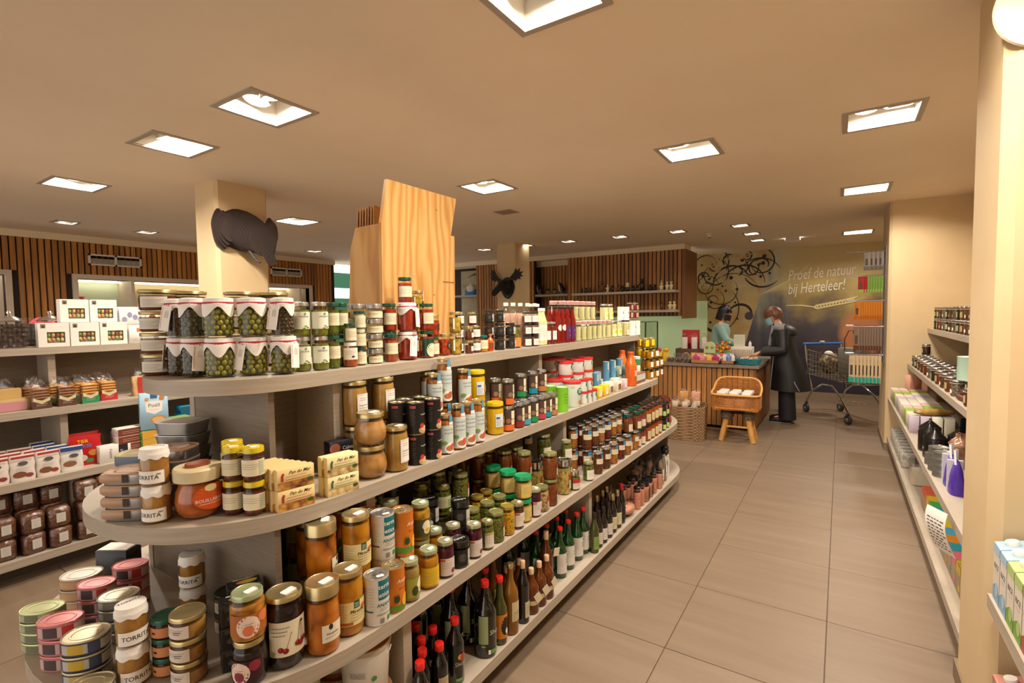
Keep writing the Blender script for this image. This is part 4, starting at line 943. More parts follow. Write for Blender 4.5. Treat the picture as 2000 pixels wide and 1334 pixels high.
def pando(ink, green):
    def f(o):
        w, d, h = .108, .022, .06
        MB().rbox((-w/2, -d/2, 0), (w/2, d/2, h), .0012).build('box', mat('#e6c98c' if not green else '#ead9a2', .5), o)
        p = Print(None, d/2); p.rect(-w/2+.001, .0, w/2-.001, h*.36, NUTS if not green else blobs('scallop_print', '#ead8a8', '#d0b070', '#5a2638', 48)); p.rect(-w/2+.004, h*.36, w/2-.004, h*.375, ink)
        p.text('Pan do Mar', .012, h*.72, .0135, INK, .35, .012); p.poly([(-.043, h*.42), (-.036, h*.42), (-.036, h*.66), (-.033, h*.76), (-.038, h*.84), (-.043, h*.7)], ink); p.lines(-.03, h*.6, .03, 1, .005, GREYINK); p.lines(-.03, h*.46, .045, 1, .005, ink)
        p.disc(.04, h*.3, .009, mat('#3c5a26', .6), .006); p.build('printed_front', o)
    return f
kind('seafood_box', 'pan_r', 'cream seafood carton with red fisherman print', 'box', 'red print seafood cartons', .04, .0605, pando(mat('#a8332a', .5), 0), jitter=0, sx=1)
kind('seafood_box', 'pan_g', 'cream seafood carton with green fisherman print', 'box', 'green print seafood cartons', .04, .0605, pando(mat('#3a6a4a', .5), 1), jitter=0, sx=1)
q = at(577, 995, .935)
for i in range(7): S('pan_r', 'G2', [(q.x-.014-i*.0232*.97, q.y+.01-i*.0232*.2, 0)], 2, row=i, rot=-.18, zb=0)
q = at(670, 965, .935)
for i in range(2): S('pan_g', 'G2', [(q.x-.014-i*.0235, q.y+.008-i*.004, 0)], 2, row=i, rot=-.14)
def calm(o):
    carton(o, .12, .04, .06, mat('#1c1926', .45), None, front=lambda p, w, h: (p.text('Calmars', .018, h*.45, .018, PAPER), p.lines(-.01, h*.3, .05, 2, .008, GREYINK), p.disc(-.04, h*.6, .02, mat('#b06a5a', .5), .018)))
kind('squid_box', 'calm', 'dark purple squid carton behind the scallop cartons', 'box', 'squid cartons', .05, .06, calm, jitter=0, sx=1)
S('calm', 'G2', [(-1.475, 1.145, 0)], 2, rot=-.14, fixed=True)
def tall(o):
    jar(o, .0435, .160, GOLD, CHICKENFAT, lambda p, r, h: (p.rect(-.002, h*.2, .05, h*.72, PAPER), p.lines(.008, h*.62, .042, 2, .007, mat('#b0444a', .6)), p.text('le gourmet', .024, h*.45, .0085, INK, .2), p.lines(.004, h*.4, .046, 2, .008, GREYINK), p.rect(0, h*.22, .048, h*.225, GREYINK), p.rect(0, h*.69, .048, h*.695, GREYINK)), 'str', .01, True, lr=.0405, lh=.014)
kind('stew_jar', 'tall', 'tall golden stew jar with white framed label', 'jar', 'tall stew jars', .0435, .1605, tall, jitter=.06)
S('tall', 'G2', [(776, 923.5)], 1); S('tall', 'G2', [(-1.475, 1.205, 0), (-1.47, 1.335, 0)], 2, row=1, fixed=True)
kind('pot_jar', 'pot', 'squat bulging jar of meat in golden jelly', 'jar', 'bulging meat jars', .056, .112, lambda o: jar(o, .056, .112, GOLD, MEAT, None, 'belly', .012, True, lr=.047, lh=.016), jitter=.4)
S('pot', 'G2', [(726, 939.5)], 2, fixed=True)
kind('black_can', 'bcan', 'black stew can with picture and red badge', 'can', 'black stew cans', .0335, .1165, lambda o: can(o, .0335, .1165, BLACK, lambda p, r, h: (p.disc(.02, h*.12, .022, mat('#c0a070', .6), .014), p.disc(.022, h*.17, .015, mat('#d8b88a', .6), .01), p.disc(.012, h*.26, .009, mat('#c8343a', .5)), p.rect(-.035, h*.82, -.012, h*.9, mat('#b8545a', .5)), p.text('le gourmet', .024, h*.6, .008, PAPER, .2), p.lines(-.034, h*.72, -.014, 9, .0065, GREYINK, .0007)), lidm=GOLD), jitter=.12)
S('bcan', 'G2', [(814, 910), (843, 900)], 2); S('bcan', 'G2', [(-1.375, 1.305, 0), (-1.36, 1.43, 0), (-1.43, 1.36, 0)], 2, row=1)
def saus(r, h, long):
    def lab(p, R, H):
        p.rect(-R*1.3, H*.05, R*1.3, H*.74, mat('#c8d4d2', .5)); p.rect(.002, H*.74, .018, H*.99, mat('#5a9ac0', .5)); p.rect(-.0, H*.7, .024, H*.82, PAPER)
        p.text('Demo', .012, H*.73, .008, INK); p.disc(.006, H*.16, .026, PAPER, .022); p.disc(.006, H*.16, .02, mat('#b8764a', .6), .012); p.disc(.016, H*.19, .012, mat('#c8563a', .6), .014); p.disc(-.02, H*.3, .012, mat('#7a9a4a', .6), .008)
        for i, t in enumerate(['Façon saucisses', 'de Francfort', 'Knackwurst'] if long else ['Knack vegan', 'Knakworst']): p.text(t, .002, H*(.62-.09*i), .0085, INK)
    return lambda o: jar(o, r, h, GOLD, SAUSAGE, lab, 'str', .01, lr=r*.86)
kind('sausage_jar', 'saus', 'tall sausage jar with pale blue label', 'jar', 'tall sausage jars', .0315, .186, saus(.0315, .186, 1), jitter=.12)
kind('short_sausage_jar', 'sausk', 'shorter sausage jar with pale blue label', 'jar', 'short sausage jars', .033, .158, saus(.033, .158, 0), jitter=.12)
a = S('sausk', 'G2', [(869.6, 889)]); b = S('saus', 'G2', [(897, 880), (920, 873), (937, 868)])
S('sausk', 'G2', [(-1.40, 1.555, 0)], 2, row=1); S('saus', 'G2', [868], 2, row=1); c = S('sausk', 'G2', [(-1.39, 1.73, 0)], 2, row=1); S('sausk', 'G2', [838], 2, row=2)
J('yel', 'bright yellow sauerkraut jar with yellow lid', 'bright yellow jars', .041, .15, YELLOWLID, YELJAR, lambda p, r, h: (p.rect(-.03, h*.25, .012, h*.66, mat('#d6dfe2', .5)), p.rect(-.026, h*.5, -.008, h*.56, mat('#3a5aa0', .5)), p.lines(-.026, h*.44, .006, 4, .007, GREYINK), p.disc(.034, h*.42, .019, mat('#d87a14', .5)), p.text('Glück', .034, h*.38, .011, mat('#f6d83a', .5))), lr=.039, lh=.018, jit=.05)
S('yel', 'G2', [(962, 851)], 1); S('yel', 'G2', [(-1.40, 1.86, 0)], 2, row=1)
def biof(c):
    def lab(p, r, h):
        p.rect(-r*1.4, h*.05, r*1.4, h*.3, c); p.rect(-r*.1, h*.28, r*1.4, h*.8, CREAMPAPER); p.rect(-r*1.4, h*.28, -r*.1, h*.8, mat('#4a3430', .5)); p.disc(-r*.6, h*.42, .012, mat('#8a6a50', .5))
        p.text('BIOFOND', r*.62, h*.46, .0095, INK); p.lines(r*.1, h*.4, r*1.1, 2, .006, GREYINK)
    return lab
BIOC = {'orange': ('#d8682a', CHOCO), 'maroon': ('#8a2a26', CHOCO), 'blue': ('#4a9ab0', mat('#6e4a2c', .3)), 'green': ('#1a8a4a', CHOCO), 'crimson': ('#b83a4a', CHOCO), 'teal': ('#0f8aa0', mat('#4a3428', .3)), 'beige': ('#b8784a', mat('#b8804a', .3))}
for nm, (c, fl) in BIOC.items(): J('bio_'+nm, f'brown stock jar with {nm} banded label', 'banded stock jars', .0285, .1235, STEEL, fl, biof(mat(c, .45)), lr=.027, lh=.015, jit=.1)
F0 = S('bio_orange', 'G2', [(993, 844)]); F1 = S('bio_maroon', 'G2', [(1014, 837)]); F2 = S('bio_blue', 'G2', [(1029, 832.6)]); F3 = S('bio_green', 'G2', [(1043, 827)]); F4 = S('bio_crimson', 'G2', [(1056, 821)]); F5 = S('bio_teal', 'G2', [(1069, 817)]); F6 = S('bio_beige', 'G2', [(1082, 813)])
S('bio_orange', 'G2', 0, over=F0, zb=.1245, tier=1)
S('bio_orange', 'G2', [968], 2, row=1); S('bio_green', 'G2', [1017], 2, row=1); S('bio_teal', 'G2', [1040], 2, row=1); S('bio_beige', 'G2', [1058], 2, row=1); S('bio_maroon', 'G2', [985, 998], 1, row=1)
S('bio_blue', 'G2', [988, 1004], 1, row=2); S('bio_crimson', 'G2', [1020, 1034], 1, row=2)
kind('green_can', 'gcan', 'tall bright green cardboard tube', 'can', 'green tubes', .036, .14, lambda o: can(o, .036, .14, mat('#7ac02a', .4), lambda p, r, h: p.lines(-.02, h*.7, .02, 4, .016, mat('#5a9a1a', .5), .003), False, mat('#d8e8c8', .4)))
S('gcan', 'G2', [(1106, 806)]); S('gcan', 'G2', [1074], row=1)
kind('green_bag', 'gbag', 'green paper bag leaning at the back', 'bag', 'green bags', .05, .22, lambda o: bag(o, .1, .06, .22, grain('green_bag', '#6a8a3a', '#4e6c26', (9, 9, 9), .5), lambda p, w, h: (p.lines(-.035, h*.85, .035, 3, .02, mat('#c8d8a0', .5), .004),), gather=False), jitter=.1)
S('gbag', 'G2', [(-1.60, 2.1, 0)], 1, zb=0)
REDLID = mat('#d02a2e', .35, 0, .2)
def natr(key, r, h, d, name='powder_tub'):
    kind(name, key, d, 'tub', d+'s', r*1.04, h, lambda o: tub(o, r, h, mat('#dfe6e0', .4), REDLID, lambda p, r, h: (p.disc(.018, h*.6, .026, mat('#12704a', .5), .022), p.lines(.002, h*.66, .034, 3, .009, PAPER, .004), p.disc(.02, h*.18, .018, mat('#d07a3a', .5), .012), p.disc(.032, h*.16, .01, mat('#5a8a3a', .5)), p.lines(-.05, h*.8, -.02, 2, .008, GREYINK)), .014, .97), jitter=.15)
natr('tubL', .055, .153, 'large white tub with red lid and green badge'); natr('tubM', .05, .085, 'medium white tub with red lid and green badge'); natr('tubS', .026, .075, 'small white tub with red lid and green badge')
a = S('tubL', 'G2', [(1117, 796)]); S('tubL', 'G2', [1086], 1, row=1)
S('tubM', 'G2', [1103, 1127, 1148], 3, row=1); S('tubM', 'G2', [(-1.66, 3.0, 0), (-1.66, 3.14, 0)], 3, row=2)
S('tubS', 'G2', [(1140, 789), (1150, 786)], 2)
def ycart(c, f2): return lambda o: carton(o, .07, .05, .075, mat(c, .5), None, front=lambda p, w, h: (p.rect(-w*.3, h*.2, w*.3, h*.75, mat(f2, .5)), p.lines(-w*.2, h*.6, w*.2, 3, .008, GREYINK)))
for key, c, f2, d in (('ycart', '#e6c01a', '#efe8d8', 'yellow soup carton with pale panel'), ('ccart', '#dcd4c0', '#8a5a3a', 'cream soup carton with brown panel'), ('pcart', '#d8b8b8', '#efe6e0', 'pink soup carton'), ('gcart', '#8aa088', '#d8d8d0', 'grey green soup carton')):
    kind('soup_carton', key, d, 'box', d+'s', .04, .075, ycart(c, f2), jitter=.1)
S('tubS', 'G2', [(1160, 784)], 1)
S('ycart', 'G2', [(1170, 780), (1186, 774)]); S('ccart', 'G2', [(1198, 770), (1208, 766)]); S('pcart', 'G2', [(1221, 762)], 1); S('gcart', 'G2', [1206, 1220], 2, row=1); S('ccart', 'G2', [1176, 1192], 1, row=1)
kind('blue_tube', 'btube', 'slim blue cardboard tube of stock', 'can', 'blue tubes', .024, .145, lambda o: can(o, .024, .145, mat('#5a94b8', .4), lambda p, r, h: (p.rect(-.02, h*.6, -.006, h*.95, mat('#b8c4c8', .5)), p.disc(.01, h*.15, .012, mat('#2e6a3a', .5), .02), p.disc(.002, h*.5, .012, mat('#7ab0cc', .5))), False, mat('#b8c8d0', .3)))
S('btube', 'G2', [1184, 1197, 1210], 1, row=2, zb=.06); S('btube', 'G2', [1160, 1172], 1, row=2)
kind('display_carton', 'dcart', 'long pale carton under the blue tubes', 'box', 'display cartons', .1, .06, lambda o: carton(o, .36, .09, .06, mat('#d8d2c8', .5), None, front=lambda p, w, h: p.lines(-w*.4, h*.7, w*.4, 4, .012, GREYINK)), jitter=0, sx=1)
S('dcart', 'G2', [(-1.47, 3.42, 0)], fixed=True)
kind('juice_bottle', 'juice', 'orange juice bottle with green neck and orange cap', 'bottle', 'orange juice bottles', .045, .26, lambda o: bottle(o, .045, .26, ORANGE, mat('#d85a2a', .4), .022, .025, lambda p, r, h: (p.rect(-.025, h*.3, .02, h*.46, mat('#e8b0a0', .5)), p.rect(-.025, h*.2, .02, h*.28, mat('#5a8a2a', .5))), .62, .5), jitter=.1)
S('juice', 'G2', [(1232, 755)]); S('juice', 'G2', [1218], row=1)
kind('spice_carton', 'scart', 'long carton of sauce sachets with red base', 'box', 'sachet cartons', .06, .08, lambda o: carton(o, .24, .06, .08, mat('#8a5a44', .5), None, front=lambda p, w, h: (p.rect(-w*.48, h*.3, w*.48, h*.85, mat('#ccd0c8', .5)), p.lines(-w*.42, h*.7, w*.42, 3, .012, GREYINK))), jitter=0, sx=1)
S('scart', 'G2', [(-1.36, 3.90, 0)], fixed=True)
HONEY = grain('honey', '#c88414', '#a86a0c', (20, 20, 20), .2)
J('honey', 'honey jar with white label and dark lid', 'honey jars', .034, .085, BLACKLID, HONEY, plain(PAPER, .2, .7, 1.8, lambda p, r, h, u: p.rect(u*1.05, h*.1, u*1.5, h*.9, mat('#e6d010', .5)), 3), lh=.014, shape='squat')
J('honeyy', 'honey jar with bright yellow label', 'yellow label honey jars', .034, .085, GOLD, HONEY, plain(mat('#e8d010', .5), .15, .8, 2.2, None, 3), lh=.014, shape='squat')
S('honey', 'G2', [(1268, 741), (1279, 738)], 3); S('honeyy', 'G2', [1260, 1271], 4, row=1); S('honey', 'G2', [(1287, 735)], 2); S('honeyy', 'G2', [(-1.5, 4.34, 0)], 4, row=1)
kind('green_label_jar', 'gjar', 'white jar with green band beside orange juice', 'jar', 'green band jars', .032, .1, lambda o: can(o, .032, .1, WHITE, lambda p, r, h: p.rect(-r*1.4, h*.3, r*1.4, h*.8, mat('#3a8a5a', .5)), False, WHITE))
S('gjar', 'G2', [1243], 2, row=1)
# ================================================================ THIRD SHELF (G3)
def oval(a, b, h, body, top, band=None): 
    def f(o):
        tin(o, a, b, h, mat(body, .35, .3), top if not isinstance(top, str) else mat(top, .3, .4), None, 2.3)
        if band:
            m = MB().lathe([(1.012, h*.15), (1.012, h*.8)], 32, 0, sx=a, sy=b, n_exp=2.3); mats = [mat(band[0], .5)]
            if len(band) > 1:
                for i, f_ in enumerate(m.f):
                    if (i % 32) in (18, 19, 26, 27, 28, 10): m.m[i] = 1
                    if (i % 32) in (22, 23, 24): m.m[i] = 2
                mats += [mat(band[1], .5), mat(band[2], .5)]
            m.build('paper_band', mats, o)
    return f
def T(key, name, d, g, a, b, h, body, top, band=None): kind(name, key, d, 'tin', g, max(a, b)*.98, h+.0015, oval(a, b, h, body, top, band), jitter=.12)
T('tg', 'fish_tin', 'oval fish tin with pale green lid', 'pale green oval tins', .052, .036, .027, '#9aa07a', '#c8d09a', ('#a8ac8e', '#c4c8a4', '#70745e'))
T('tp', 'fish_tin', 'oval fish tin with pink ridged lid and red band', 'pink oval tins', .05, .036, .041, '#c88a8a', '#d0787a', ('#c9a8a8', '#b8342e', '#4a3a3a'))
T('tb', 'fish_tin', 'round fish tin with navy rim and pictured lid', 'navy rimmed tins', .05, .042, .038, '#3e4a66', '#c8bc9a', ('#b8b4b0', '#3e4a6a', '#c8a838'))
T('tc', 'fish_tin', 'round clear-topped tin of peach-coloured fish', 'clear-topped tins', .055, .045, .034, '#b8906a', '#c8c0b4', ('#c0986e',))
T('tw', 'fish_tin', 'round fish tin with blue side and cream top', 'blue cream tins', .05, .04, .03, '#5a7288', '#d6ceb4', ('#bcbab0', '#44587a', '#8a8a80'))
def spots(key, lst, n, **k): return S(key, 'G3', [(x, y, 0) for x, y in lst], n, **k)
def gp(px, py, r): q = at(px, py, .565); d = Vector((q.x, q.y, 0)).normalized()*r; return (q.x+d.x, q.y+d.y, 0)
S('tg', 'G3', [(-1.875, .425, 0)], 4, rot=-.95, fixed=True); S('tp', 'G3', [(-1.735, .428, 0)], 3, rot=-.9, fixed=True); S('tb', 'G3', [(-1.615, .445, 0)], 3, rot=-.8, fixed=True); S('tb', 'G3', [(-1.52, .42, 0)], 1, rot=-.6)
S('tw', 'G3', [(-1.745, .56, 0)], 4, rot=-.8, fixed=True); S('tp', 'G3', [(-1.88, .55, 0)], 3, rot=-.9, row=1, fixed=True); S('tp', 'G3', [(-1.93, .655, 0)], 3, rot=-.8, row=2, fixed=True); S('tc', 'G3', [(-2.04, .56, 0)], 3, rot=-.8, row=1, fixed=True)
kind('black_gift_box', 'gift', 'black box carrying a white price card', 'box', 'black boxes', .05, .12, lambda o: (carton(o, .11, .07, .12, mat('#1c1715', .4), None, front=lambda p, w, h: p.disc(.02, h*.4, .012, mat('#5a5048', .5))), MB().box((-.05, -.03, .121), (.05, .03, .122)).build('price_card', PAPER, o)), jitter=0, sx=1)
S('gift', 'G3', [(-2.13, .69, 0)], 1, rot=-1.0, fixed=True)
kind('coffee_pack', 'coffee', 'dark vacuum coffee pack with white strip on its folded top', 'bag', 'dark coffee packs', .045, .155, lambda o: (bag(o, .085, .06, .155, mat('#1b1815', .35), None, gather=False), MB().box((-.03, -.02, .135), (.03, .004, .1365), 0, Matrix.Rotation(.0, 4, 'X')).build('label', mat('#b8b4ac', .5), o)), jitter=.1)
S('coffee', 'G3', [(-2.26, .90, 0), (-2.18, .97, 0), (-2.09, 1.02, 0), (-2.0, 1.06, 0)], 1, rot=-.9, fixed=True); S('coffee', 'G3', [(-2.3, 1.0, 0), (-2.21, 1.08, 0)], 1, rot=-.9, row=1, fixed=True)
e = S('torr', 'G3', [gp(264, 1345, .036)], 2, rot=-.0, fixed=True); S('torr', 'G3', [(-1.66, .72, 0), (-1.69, .82, 0)], 2, row=1, fixed=True)
J('terr', 'small flat terrine jar with orange label and green lid', 'orange label terrines', .0345, .05, mat('#2e5a48', .35, .4), BROWNSAUCE, plain(mat('#d08a5a', .5), .12, .62, 2.2, lambda p, r, h, u: p.disc(0, h*.36, .006, INK, .003), 0), lr=.0345, lh=.012, shape='squat', jit=.1)
J('terg', 'flat gold-lidded terrine jar with white label', 'gold-lidded terrines', .041, .058, GOLD, TUNA, plain(mat('#d8ccc0', .5), .12, .66, 1.8, lambda p, r, h, u: p.lines(0, h*.4, .02, 2, .005, INK), 3), lr=.041, lh=.012, shape='squat', jit=.1)
J('terd', 'flat terrine jar with dark green ringed lid', 'dark green lid terrines', .04, .058, mat('#26331e', .3, .5), TUNA, plain(mat('#d8d0c0', .5), .12, .66, 1.8, None, 4), lr=.04, lh=.012, shape='squat', jit=.1)
S('terr', 'G3', [gp(323, 1330, .035)], 3); S('terg', 'G3', [gp(364, 1338, .04)], 3); S('terd', 'G3', [(-1.51, .77, 0)], 2, row=1)
def sard(o):
    carton(o, .085, .05, .058, mat('#17130f', .4), None, front=lambda p, w, h: (p.rect(-w*.46, h*.1, w*.46, h*.9, mat('#241f1c', .4)), p.lines(-w*.4, h*.85, w*.38, 2, .005, GREYINK), p.disc(0, h*.4, .03, mat('#57514c', .5), .012), p.disc(.01, h*.62, .03, mat('#3a3532', .5), .004)))
    m = MB(); m.lathe([(1, 0), (.98, .004), (0, .004)], 20, 0, (0, 0, .058), sx=.036, sy=.022); m.build('lid', mat('#2a2725', .3, .5), o)
    MB().lathe([(.9, 0), (.7, .0006), (0, .0006)], 20, 0, (.006, -.004, .062), sx=.03, sy=.012).build('lid_picture', grain('chilli_print', '#c8341e', '#a8b42a', (40, 90, 10), .4), o)
    V, F, wd = text_geo('FISHWORKS'); MB().add([((x-wd/2)*.0095, y*.0095+.01, .0628) for x, y in V], F).build('lid_print', PAPER, o, smooth=0)
kind('sardine_box', 'sard', 'black sardine carton with chilli picture on its lid', 'box', 'black sardine cartons', .042, .0585, sard, jitter=.03, sx=1)
S('sard', 'G3', [(-1.335, .685, 0)], 3, rot=-.35, fixed=True); S('sard', 'G3', [(-1.40, .74, 0)], 3, row=1, rot=-.35, fixed=True)
def circ(c, d2): return lambda p, r, h: (p.rect(-r*1.3, h*.16, r*1.3, h*.62, mat(c, .5)), p.disc(-.004, h*.36, r*.66, mat('#ead0c0', .5)), p.disc(-.004, h*.28, r*.32, mat(d2, .5)), p.lines(-.014, h*.42, .008, 2, .006, GREYINK), p.disc(.034, h*.5, .014, mat(d2, .5)))
J('peachj', 'jar of apricot preserve with round pale label', 'apricot preserve jars', .042, .118, mat('#a9b48a', .3, .5), MARIN, circ('#a8622a', '#d87a4a'), sticker=True, jit=.05)
J('cherj', 'dark cherry preserve jar with round pink label', 'cherry preserve jars', .041, .115, GOLD, CHERRY, circ('#3a1218', '#8a2a3a'), jit=.05)
a = S('cherj', 'G3', [gp(490, 1331, .041)]); S('peachj', 'G3', 0, over=a, zb=.1155, tier=1, rot=-.45)
def cherries(p, r, h):
    p.rect(-r*1.1, h*.2, r*1.1, h*.68, mat('#e6dcc0', .5)); st = mat('#6a5a3a', .6); ch = mat('#8a1420', .4)
    for x, y, x2, y2 in ((-.022, h*.3, .004, h*.52), (-.01, h*.28, .006, h*.52), (.02, h*.34, .03, h*.62), (.03, h*.32, .032, h*.62), (.038, h*.36, .034, h*.62)):
        p.poly([(x-.0006, y), (x+.0006, y), (x2+.0006, y2), (x2-.0006, y2)], st); p.disc(x, y, .0075, ch); p.disc(x-.002, y+.003, .002, mat('#c85a5a', .4))
    p.lines(-.044, h*.6, .0, 3, .01, GREYINK, .002); p.rect(-.046, h*.22, -.036, h*.28, mat('#8a9a4a', .5)); p.disc(.031, h*.63, .004, INK)
J('bigch', 'large jar of dark cherries with cream cherry label', 'large cherry jars', .0485, .193, GOLD, CHERRY, cherries, sticker=True, lr=.046, jit=0)
S('bigch', 'G3', [gp(560, 1311, .0485)], rot=-.35, fixed=True)
def gt(p, r, h): p.rect(-.012, h*.2, .05, h*.45, mat('#e2d8c2', .5)); p.disc(.012, h*.41, .006, INK, .008); p.text('Mirabellen', .019, h*.3, .009, INK); p.lines(-.004, h*.26, .044, 1, .006, GREYINK)
J('goldtall', 'tall apricot jar with wide gold lid', 'tall apricot jars', .0455, .194, GOLD, PEACH, gt, sticker=True, lr=.0455, lh=.036, jit=.05)
a = S('goldtall', 'G3', [gp(627, 1279, .0455)], rot=-.4); 
J('applesc', 'jar of apple puree with cream label', 'apple puree jars', .0435, .125, mat('#9a8a3a', .3, .6), MARIN, plain(mat('#c8b878', .5), .5, .95, 2.4, None, 5), lh=.014, jit=.1)
a = S('applesc', 'G3', [(-1.505, .985, 0)], 2, row=3); b = S('applesc', 'G3', [(-1.275, .915, 0)], row=1); c = S('applesc', 'G3', [(-1.375, .94, 0)], row=2); S('goldtall', 'G3', 0, over=b+c, tier=1, zb=.1258, row=1, rot=.3); b = S('applesc', 'G3', [(-1.255, 1.022, 0)], row=1)
def pfi(p, r, h): p.rect(-r*1.25, h*.18, r*1.25, h*.55, mat('#e8d89a', .5)); p.rect(.004, h*.44, .022, h*.56, mat('#1f5a3c', .5)); p.text('bio', .013, h*.5, .009, PAPER); p.text('FIT', .013, h*.455, .009, PAPER); p.text('Pfirsiche', .016, h*.37, .0135, INK, 0, .012); p.lines(-.006, h*.34, .038, 3, .008, GREYINK); p.lines(-.05, h*.5, -.014, 6, .008, GREYINK, .0007); p.disc(.036, h*.44, .01, mat('#d0622a', .5), .006); p.rect(-.05, h*.2, .0, h*.24, mat('#b05a1a', .5))
J('pfir', 'tall jar of yellow peaches with cream label', 'tall yellow peach jars', .044, .188, GOLD, PEACHY, pfi, sticker=True, lr=.0425, lh=.016, jit=.05)
S('pfir', 'G3', [gp(685, 1249, .044)], rot=-.4); S('pfir', 'G3', 0, over=b, tier=1, zb=.1258, row=1, rot=-.4)
def terra(p, r, h): p.rect(-r*1.6, 0.004, r*1.6, h-.004, mat('#d9d4c8', .45)); p.rect(-.004, h*.54, r*1.6, h*.95, mat('#14727e', .45)); p.text('terra', .016, h*.77, .02, PAPER, 0, .012); p.text('etica', .016, h*.6, .02, PAPER, 0, .012); p.text('ANANAS', .02, h*.4, .0145, mat('#1a6478', .5), 0, .01); p.lines(0, h*.36, .04, 2, .006, GREYINK); p.text('MADAGASCAR', .018, h*.22, .008, INK); p.rect(.024, h*.07, .036, h*.17, mat('#3a8a3a', .5)); p.rect(.0, h*.06, .012, h*.16, GREYINK); p.rect(-.05, h*.3, -.02, h*.33, mat('#3a5a7a', .5)); p.lines(-.045, h*.8, -.015, 7, .009, GREYINK, .0007)
kind('pineapple_can', 'terra', 'white and teal pineapple can with ring pull', 'can', 'teal pineapple cans', .0375, .145, lambda o: can(o, .0375, .145, mat('#d9d4c8', .45), terra, sticker=True), jitter=.05)
S('terra', 'G3', [gp(737, 1225, .0375)], rot=-.45, fixed=True); S('terra', 'G3', [(-1.225, 1.09, 0)], 2, row=1, rot=-.45)
PINED = mat('#2a4a1e', .5)
def ananas(p, r, h):
    p.rect(-r*1.6, .004, r*1.6, h*.16, mat('#5a8a2a', .5)); p.text('Ananas', .014, h*.66, .017, PAPER, .3); p.text('Premium', .016, h*.5, .011, mat('#8a3a14', .5)); p.disc(.02, h*.24, .016, mat('#e8a82a', .5), .02)
    for i in range(7): a = i*.45-.1; p.poly([(-.006, h*.28), (-.002, h*.3), (-.008-.016*math.sin(a), h*.32+.018*math.cos(a*.6))], PINED)
    p.disc(-.012, h*.3, .009, PINED, .01)
kind('pineapple_can', 'pine', 'orange pineapple can with painted pineapple', 'can', 'orange pineapple cans', .036, .14, lambda o: can(o, .036, .14, mat('#d2761e', .4), ananas, lidm=GOLD), jitter=.1)
S('pine', 'G3', [gp(770, 1199, .036)], rot=-.1, fixed=True); S('pine', 'G3', [(-1.215, 1.175, 0), (-1.315, 1.11, 0)], 2, row=1, rot=-.1, fixed=True); S('pine', 'G3', [(-1.39, 1.07, 0)], 2, row=2)
def oval2(c): return lambda p, r, h: (p.rect(-r*1.2, h*.12, r*1.2, h*.6, mat(c, .5)), p.disc(.012, h*.38, .018, mat('#e8e0c0', .5), .024), p.disc(.014, h*.3, .009, mat('#d8b03a', .5), .008), p.disc(-.012, h*.28, .012, mat('#3a4220', .5), .016))
J('pear', 'jar of pale pear with round cream label', 'pear jars', .034, .132, mat('#b0b890', .3, .5), grain('pear', '#b89a5a', '#9a7c3a', (20, 20, 20), .3), oval2('#9a9a3a'), sticker=True, jit=.08)
J('pinej', 'jar of pineapple with round cream label', 'pineapple jars', .035, .132, mat('#b0b890', .3, .5), PINE, oval2('#4a4a2a'), sticker=True, jit=.08)
J('mango', 'jar of yellow mango with bright yellow label', 'mango jars', .035, .13, mat('#b0b890', .3, .5), PEACHY, plain(mat('#e0b81a', .5), .1, .58, 2.4, None, 6), sticker=True, jit=.08)
J('purp', 'jar of purple cabbage with white label', 'purple cabbage jars', .032, .128, mat('#b0b090', .3, .5), PURPLE, plain(mat('#d8ccc4', .5), .08, .56, 1.9, lambda p, r, h, u: (p.rect(-u, h*.48, -u*.4, h*.54, mat('#c85a3a', .5)), p.disc(u*.6, h*.2, .009, mat('#7a3a4a', .5))), 3), sticker=True, jit=.08)
S('pear', 'G3', [gp(812, 1179, .034)], rot=.1); S('mango', 'G3', [gp(840, 1154, .035)]); S('pinej', 'G3', [(-1.24, 1.285, 0), (-1.345, 1.235, 0)], 2, row=1); S('mango', 'G3', [(-1.26, 1.375, 0)], 1, row=1)
S('pinej', 'G3', [(-1.42, 1.19, 0)], 2, row=2); S('purp', 'G3', [gp(878, 1134, .032)]); S('purp', 'G3', [(-1.23, 1.45, 0), (-1.33, 1.41, 0)], 1, row=1)
def candy(p, r, h): p.rect(-r*1.3, h*.08, r*1.3, h*.7, mat('#1a1614', .5)); p.disc(-.012, h*.4, .016, mat('#3e3834', .5)); p.lines(-.022, h*.5, -.004, 4, .006, GREYINK); p.rect(.012, h*.1, .04, h*.66, mat('#c8c0b4', .5)); p.text('Candy', .026, h*.24, .01, INK, .2)
def candlid(o, lr, h): V, F, wd = text_geo("Camy's", .3); MB().add([((x-wd/2)*.017, y*.017-.005, h+.0004) for x, y in V], F).build('lid_print', PAPER, o, smooth=0)
J('candy', 'squat dark confit jar with glossy black lid', 'black-lidded confit jars', .036, .098, BLACKLID, CHERRY, candy, lr=.037, lh=.022, shape='squat', lidlab=candlid, jit=.2)
S('candy', 'G3', [gp(908, 1115, .036)]); S('candy', 'G3', [(-1.25, 1.52, 0), (-1.36, 1.46, 0)], 2, row=1)
S('purp', 'G3', [gp(935, 1096, .032)])
J('oil', 'slim dark oil jar with cream label', 'dark oil jars', .03, .118, mat('#3a3420', .35, .4), DARKOLIVE, plain(CREAMPAPER, .2, .6, 1.6, None, 4), sticker=True)
S('oil', 'G3', [(-1.52, 1.34, 0), (-1.53, 1.42, 0)], 2, row=2)
J('olivj', 'jar of green olives with pale label and gold lid', 'pale label olive jars', .036, .105, mat('#8a8a3a', .3, .6), GHERK, plain(mat('#d0d0a8', .5), .16, .62, 2.4, lambda p, r, h, u: p.rect(u*.3, h*.2, u*.8, h*.5, mat('#9ab06a', .5)), 3), sticker=True, shape='squat')
